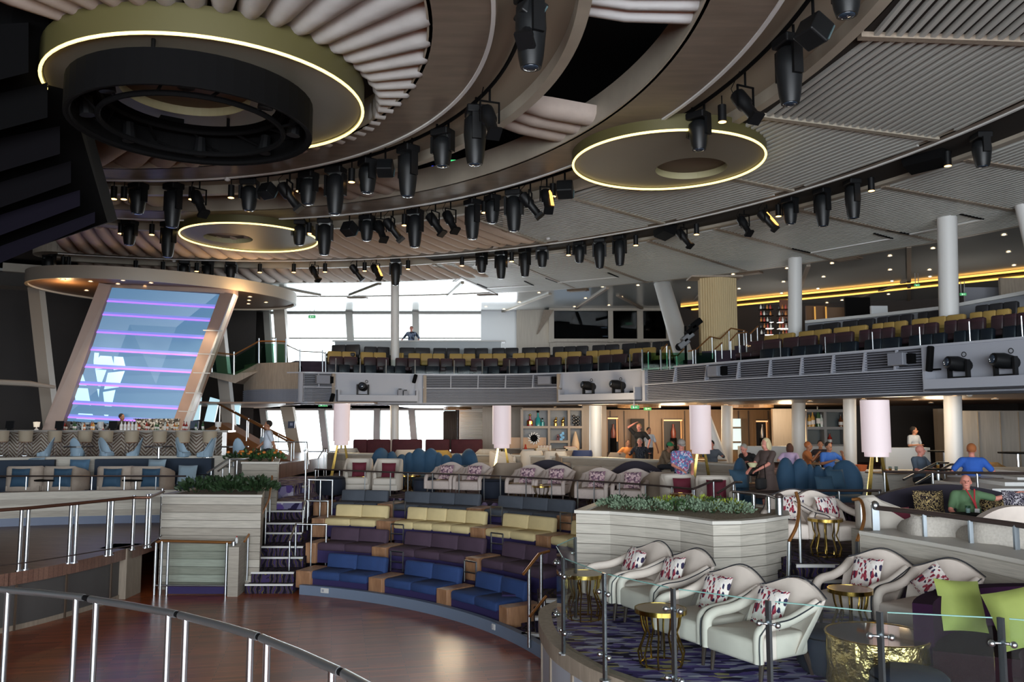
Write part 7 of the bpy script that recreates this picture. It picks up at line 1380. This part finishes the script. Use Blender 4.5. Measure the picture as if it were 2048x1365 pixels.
    remesh(B, 'body', skin, t, vox); remesh(S_, 'shirt', shirt, t, .02); 
    if not dress or seat: remesh(T, 'trousers', trouser or mat('dark_trousers', '22242c', .8), t, .024)
    ey = MB(); 
    for s_ in (-1, 1): ey.ell(hv(s_*.03, -.083, .018), (.011*k, .006*k, .007*k), 8, 6)
    tag(ey.build('eyes', mat('eye_dark', '2a2220', .3), t), kind='stuff'); mo = MB(); mo.ell(hv(0, -.091, -.055), (.024*k, .006*k, .006*k), 8, 5); mo.build('mouth', mat('lip', '8a4a44', .6), t)
    if style != 'bald':
        h = MB(Mh); hm2 = hair or mat('hair_dark', '1e1814', .7)
        h.ell((0, .028*k, .048*k), (.088*k, .096*k, .098*k), 16, 10)
        if style in ('long', 'bob'): h.ell((0, .06*k, -.03*k), (.095*k, .07*k, .14*k if style == 'long' else .11*k), 14, 8); h.ell((-.075*k, .0, -.02*k), (.03*k, .06*k, .10*k), 10, 6); h.ell((.075*k, .0, -.02*k), (.03*k, .06*k, .10*k), 10, 6)
        if style == 'cap': pass
        h.build('hair', hm2, t, smooth=True)
        if style in ('cap', 'cap_green', 'bob_cap'):
            c = MB(Mh); c.ell((0, .01*k, .06*k), (.094*k, .105*k, .085*k), 16, 10); c.ell((0, -.10*k, .05*k), (.07*k, .07*k, .01*k), 12, 5, rx=.25); c.build('cap', hm_, t, smooth=True)
    return t
def M_(n, h, **k_): return mat(n, h, .85, **k_)
floral = pat('floral_shirt', ['8c5a80', '4a6896', 'c0b8c8', '5a8aa8', '9a4a70', '7a80b0'], 30, 'voronoi', .85)
hgrey, hblond, hbrown, hdark, hginger = M_('hair_grey', '8c8880'), M_('hair_blond', 'c8b890'), M_('hair_brown', '4a3424'), M_('hair_dark', '1e1814'), M_('hair_ginger', '9a5a30')
def at(px, Y, z): p = WD(px, 900, Y); return (p.x, Y, z)
person('bartender in a black waistcoat behind the bar', at(241, 27.45, 2.3), R(20), 1.6, shirt=M_('black_vest', '1a1a1c'), hair=hdark, skin=skin2, hands=((-.25, -.35, 1.0), (.25, -.35, 1.0)), sleeve='long', turn=.9)
big('floor', MB().box(-8.2, 23.7, 1.2, -6.2, 31, 1.85), carpet, 'carpeted landing behind the smaller planter')
person('waiter in a white shirt and black trousers walking beside the stair top', at(536, 24.2, 1.85), R(-70), 1.82, shirt=M_('white_shirt', 'c0c8d4'), hair=hdark, skin=skin2, hands=((-.2, -.3, .95), (.2, .2, .85)), vox=.012)
person('man in a dark patterned shirt standing at the white counter in front of the window', at(820, 38.0, 6.35), 0, 1.68, shirt=pat('grey_print', ['4a5468', '2a303c', '6a7488'], 14, 'voronoi'), skin=skin3, style='short', hair=M_('hair_pinkish', '6a5048'), hands=((-.38, -.25, 1.08), (.38, -.25, 1.08)), sleeve='long')
person('woman in a grey cap and a bright floral shirt looking down', at(1362, 19.1, F2), R(8), 1.66, shirt=floral, skin=skin3, style='bob_cap', hair=hgrey, hm_=M_('cap_grey', '8a827c'), hands=((-.1, -.3, 1.02), (.14, -.34, 1.0)), sleeve='short', tilt=.35, belly=.06, vox=.011, trouser=M_('navy_trousers', '22283a'))
w5 = person('blond woman in a brown dress carrying a yellow bowl', at(1533, 18.3, F2), R(-62), 1.7, shirt=M_('brown_dress', '4a3c38'), skin=skin3, style='long', hair=hblond, hands=((-.12, -.42, 1.02), (.12, -.40, 1.04)), dress=True, belly=.05, vox=.011, tilt=.15)
p = WD(1505, 935, 18.1); t = thing('bowl', 'pale yellow bowl carried by the blond woman', 'bowl', tuple(p)); MB().lathe([(0, 0), (.06, 0), (.11, .09), (.1, .09), (.05, .01), (0, .01)], 16).build('bowl_body', M_('bowl_yellow', 'c8c49a'), t, smooth=50); MB().lathe([(0, .07), (.09, .07)], 12).build('food', M_('food', '9a6a40'), t)
p = WD(1522, 968, 18.0); t = thing('handbag', 'black handbag hanging at the side of the blond woman', 'bag', tuple(p)); MB().rb((0, 0, 0), (.28, .14, .24), .05, rz=.6).build('bag_body', M_('bag_black', '1c1c1e'), t, smooth=60); MB().tube([(-.1, 0, .1), (-.05, 0, .35), (.08, 0, .42), (.1, 0, .1)], .01, 6).build('strap', blackm, t)
person('grey haired man in a black shirt bending over his plate', at(1504, 21.8, F3), R(-50), 1.72, seat=True, shirt=M_('black_shirt', '121214'), skin=skin3, hair=hgrey, hands=((.1, -.45, .75), (.3, -.4, .75)), lean=.5, tilt=.4)
person('woman in a lilac shirt sitting with her back to the camera', at(1578, 22.6, F3), R(150), 1.62, seat=True, shirt=M_('lilac_shirt', 'b8a4c8'), style='bob', hair=M_('hair_auburn', '4a2c20'), lean=.15)
person('woman in an orange brown top raising a bite to her mouth', at(1611, 23.2, F3), R(60), 1.66, seat=True, shirt=M_('orange_top', 'a8683c'), skin=skin2, hair=hginger, hands=((-.1, -.35, .95), (.15, -.3, .85)), lean=.1)
person('man in a bright blue polo shirt eating at the table', at(1657, 21.6, F3), R(15), 1.68, seat=True, shirt=M_('blue_polo', '2f5fae'), skin=skin2, hair=hdark, hands=((-.15, -.35, .82), (.2, -.28, 1.0)), vox=.012)
person('dark haired diner behind the man in the blue polo shirt', at(1641, 24.5, F3), R(-20), 1.64, seat=True, shirt=M_('dark_top', '2a2428'), skin=skin2, hair=hdark)
person('bald man in a slate grey shirt looking to the right', at(1836, 18.9, F3), R(30), 1.7, seat=True, shirt=M_('slate_shirt', '4e5a68'), skin=skin3, style='bald', turn=.7, lean=.05, hands=((-.2, -.4, .72), (.25, -.4, .72)), vox=.012)
person('waiter in a pale grey shirt standing behind the white half wall', at(1829, 25.2, F3), R(25), 1.64, shirt=M_('pale_grey_shirt', '98a0aa'), skin=skin2, hair=hdark, hands=((-.1, -.25, 1.15), (.2, -.2, 1.0)), turn=.6)
person('ginger haired man in a royal blue shirt seen from behind', at(1943, 17.2, F3), R(155), 1.78, seat=True, shirt=M_('royal_blue', '2a5ab0'), skin=skin3, hair=hginger, belly=.08, hands=((-.35, -.3, .75), (.35, -.3, .75)), vox=.012)
g_ = person('bald man in a green polo shirt leaning back on the dark arched sofa', (WD(1937, 1010, 13.3).x, 13.3, F2+.0), R(-10), 1.66, seat=True, shirt=M_('green_polo', '4e6a4a'), skin=skin3, style='bald', hands=((-.24, -.28, .58), (.72, .05, .98)), elbow=((-.6, .35, -.7), (.2, .2, -.6)), lean=-.12, tilt=-.15, turn=-.25, belly=.05, vox=.010)
t = thing('lanyard', 'red lanyard round the neck of the man in the green polo shirt', 'lanyard', (g_.location.x, 13.3, F2)); MB(Matrix.Rotation(R(-10), 4, 'Z')).tube([(-.06, -.10, 1.02), (.0, -.19, .86), (.05, -.20, .72)], .012, 6).tube([(.07, -.08, 1.02), (.03, -.18, .86), (.05, -.20, .72)], .012, 6).build('strap', M_('lanyard_red', 'a02a30'), t); MB(Matrix.Rotation(R(-10), 4, 'Z')).ob((.05, -.21, .68), (.07, .01, .1)).build('card', white, t)
person('man in a black shirt holding one hand on his head in the lit doorway', at(1279, 28.2, F3), R(-25), 1.72, shirt=M_('black_shirt', '121214'), skin=skin3, hair=M_('hair_sand', 'a07a50'), hands=((-.12, -.1, 1.72), (.3, -.05, .9)), elbow=((-1, .0, .3), (1, .2, -.3)))
person('person in a white shirt behind the man in the black shirt', at(1298, 29.6, F3), R(20), 1.58, shirt=M_('white_shirt', 'c0c8d4'), skin=skin2, hair=hdark)
person('smiling person in a glowing orange shirt at the lounge table', at(1256, 27.2, F3), R(10), 1.6, seat=True, shirt=M_('orange_shirt', 'e08a48'), skin=skin2, hair=hbrown)
person('grey haired man in a dark striped shirt at the lounge table', at(1280, 26.2, F3), R(-15), 1.68, seat=True, shirt=pat('dark_stripes', ['1c1e24', '3a3e48'], 6, 'wave'), skin=skin3, hair=hgrey, sleeve='long')
person('person in a green and white cap leaning forward over the table', at(1322, 24.6, F3), R(55), 1.66, seat=True, shirt=M_('olive_jacket', '6a5a48'), skin=skin2, hair=hdark, style='cap', hm_=M_('cap_green', '2a8050'), lean=.4, sleeve='long', hands=((.0, -.45, .75), (.25, -.4, .75)))
person('dark haired person behind the woman in the floral shirt', at(1345, 25.6, F3), R(-20), 1.6, seat=True, shirt=M_('dark_top', '2a2428'), skin=skin2, hair=hdark, style='bob')
person('person in a slate jacket half hidden behind the middle lamp', at(1425, 24.4, F3), R(-30), 1.68, seat=True, shirt=M_('slate_jacket', '59616c'), skin=skin3, hair=hdark, sleeve='long', lean=.15)
# plates and food on the diners' tables
for px, Y, lb in ((1500, 24.3, 'white plate of the man in black'), (1640, 23.8, 'white plate with food in front of the diners'), (1770, 19.8, 'white plate with snacks behind the largest lamp')):
    p = WD(px, 900, Y); t = thing('plate', lb, 'plate', (p.x, Y, F3+.62)); MB().lathe([(0, 0), (.08, 0), (.13, .015), (.12, .018), (.07, .006), (0, .006)], 18).build('dish', white, t); MB().ell((0, 0, .03), (.06, .05, .03)).build('food', M_('food2', '9a5a34'), t)
for px, Y, lb in ((1745, 20.1, 'orange glazed pot on the table left of the largest lamp'),): p = WD(px, 915, Y); t = thing('pot', lb, 'pot', (p.x-.3, Y, F3+.62)); MB().lathe([(0, 0), (.12, 0), (.15, .14), (.13, .14), (0, .02)], 16).build('body', M_('pot_orange', 'c06030'), t); MB().lathe([(.15, .14), (.16, .15), (.14, .15), (.13, .13)], 16).build('rim', M_('pot_orange', 'c06030'), t)
t = thing('bottle', 'small white sanitiser bottle on the sloping wall beside the stairs', 'bottle', tuple(WD(473, 1087, 17.9))); MB().lathe([(0, 0), (.03, 0), (.03, .1), (.012, .12), (0, .12)], 10).build('bottle_body', white, t); MB().cyl((0, 0, .12), (0, 0, .15), .01, None, 6).build('pump', M_('pump_red', 'b03a40'), t)
# ---------------------------------------------------------------- lamps of the hall, and fill lights added over the balcony
for x, y, z, e_ in ((-6.5, 34, 3.9, 130), (-2, 27.5, 4.0, 110), (3, 27, 4.0, 130), (3.5, 31, 4.0, 190), (6.5, 33.5, 3.9, 200), (10.5, 31, 3.9, 170), (12.5, 24, 3.9, 120), (9.5, 20.5, 4.0, 120)): point((x, y, z), e_, WARM2, .5)
point((7.5, 33, 3.0), 60, WARM, .4)
for x, y, z, e_ in ((11, 34, 6.6, 150), (16, 29, 6.8, 90)): point((x, y, z), e_, (1, .9, .8), .5)  # unseen neutral fill lights, added to lift the dim smooth ceiling
for x, y in ((-13.3, 27.2), (-12.3, 27.4), (-11.4, 27.7), (-10.6, 28.0)): l = point((x, y-.6, 8.05), 420, WARM2, .08, 50); l.rotation_euler = (R(12), 0, 0)
for x, y in ((-9.2, 28.2), (-14.8, 27)): point((x, y, 7.9), 60, WARM, .2)
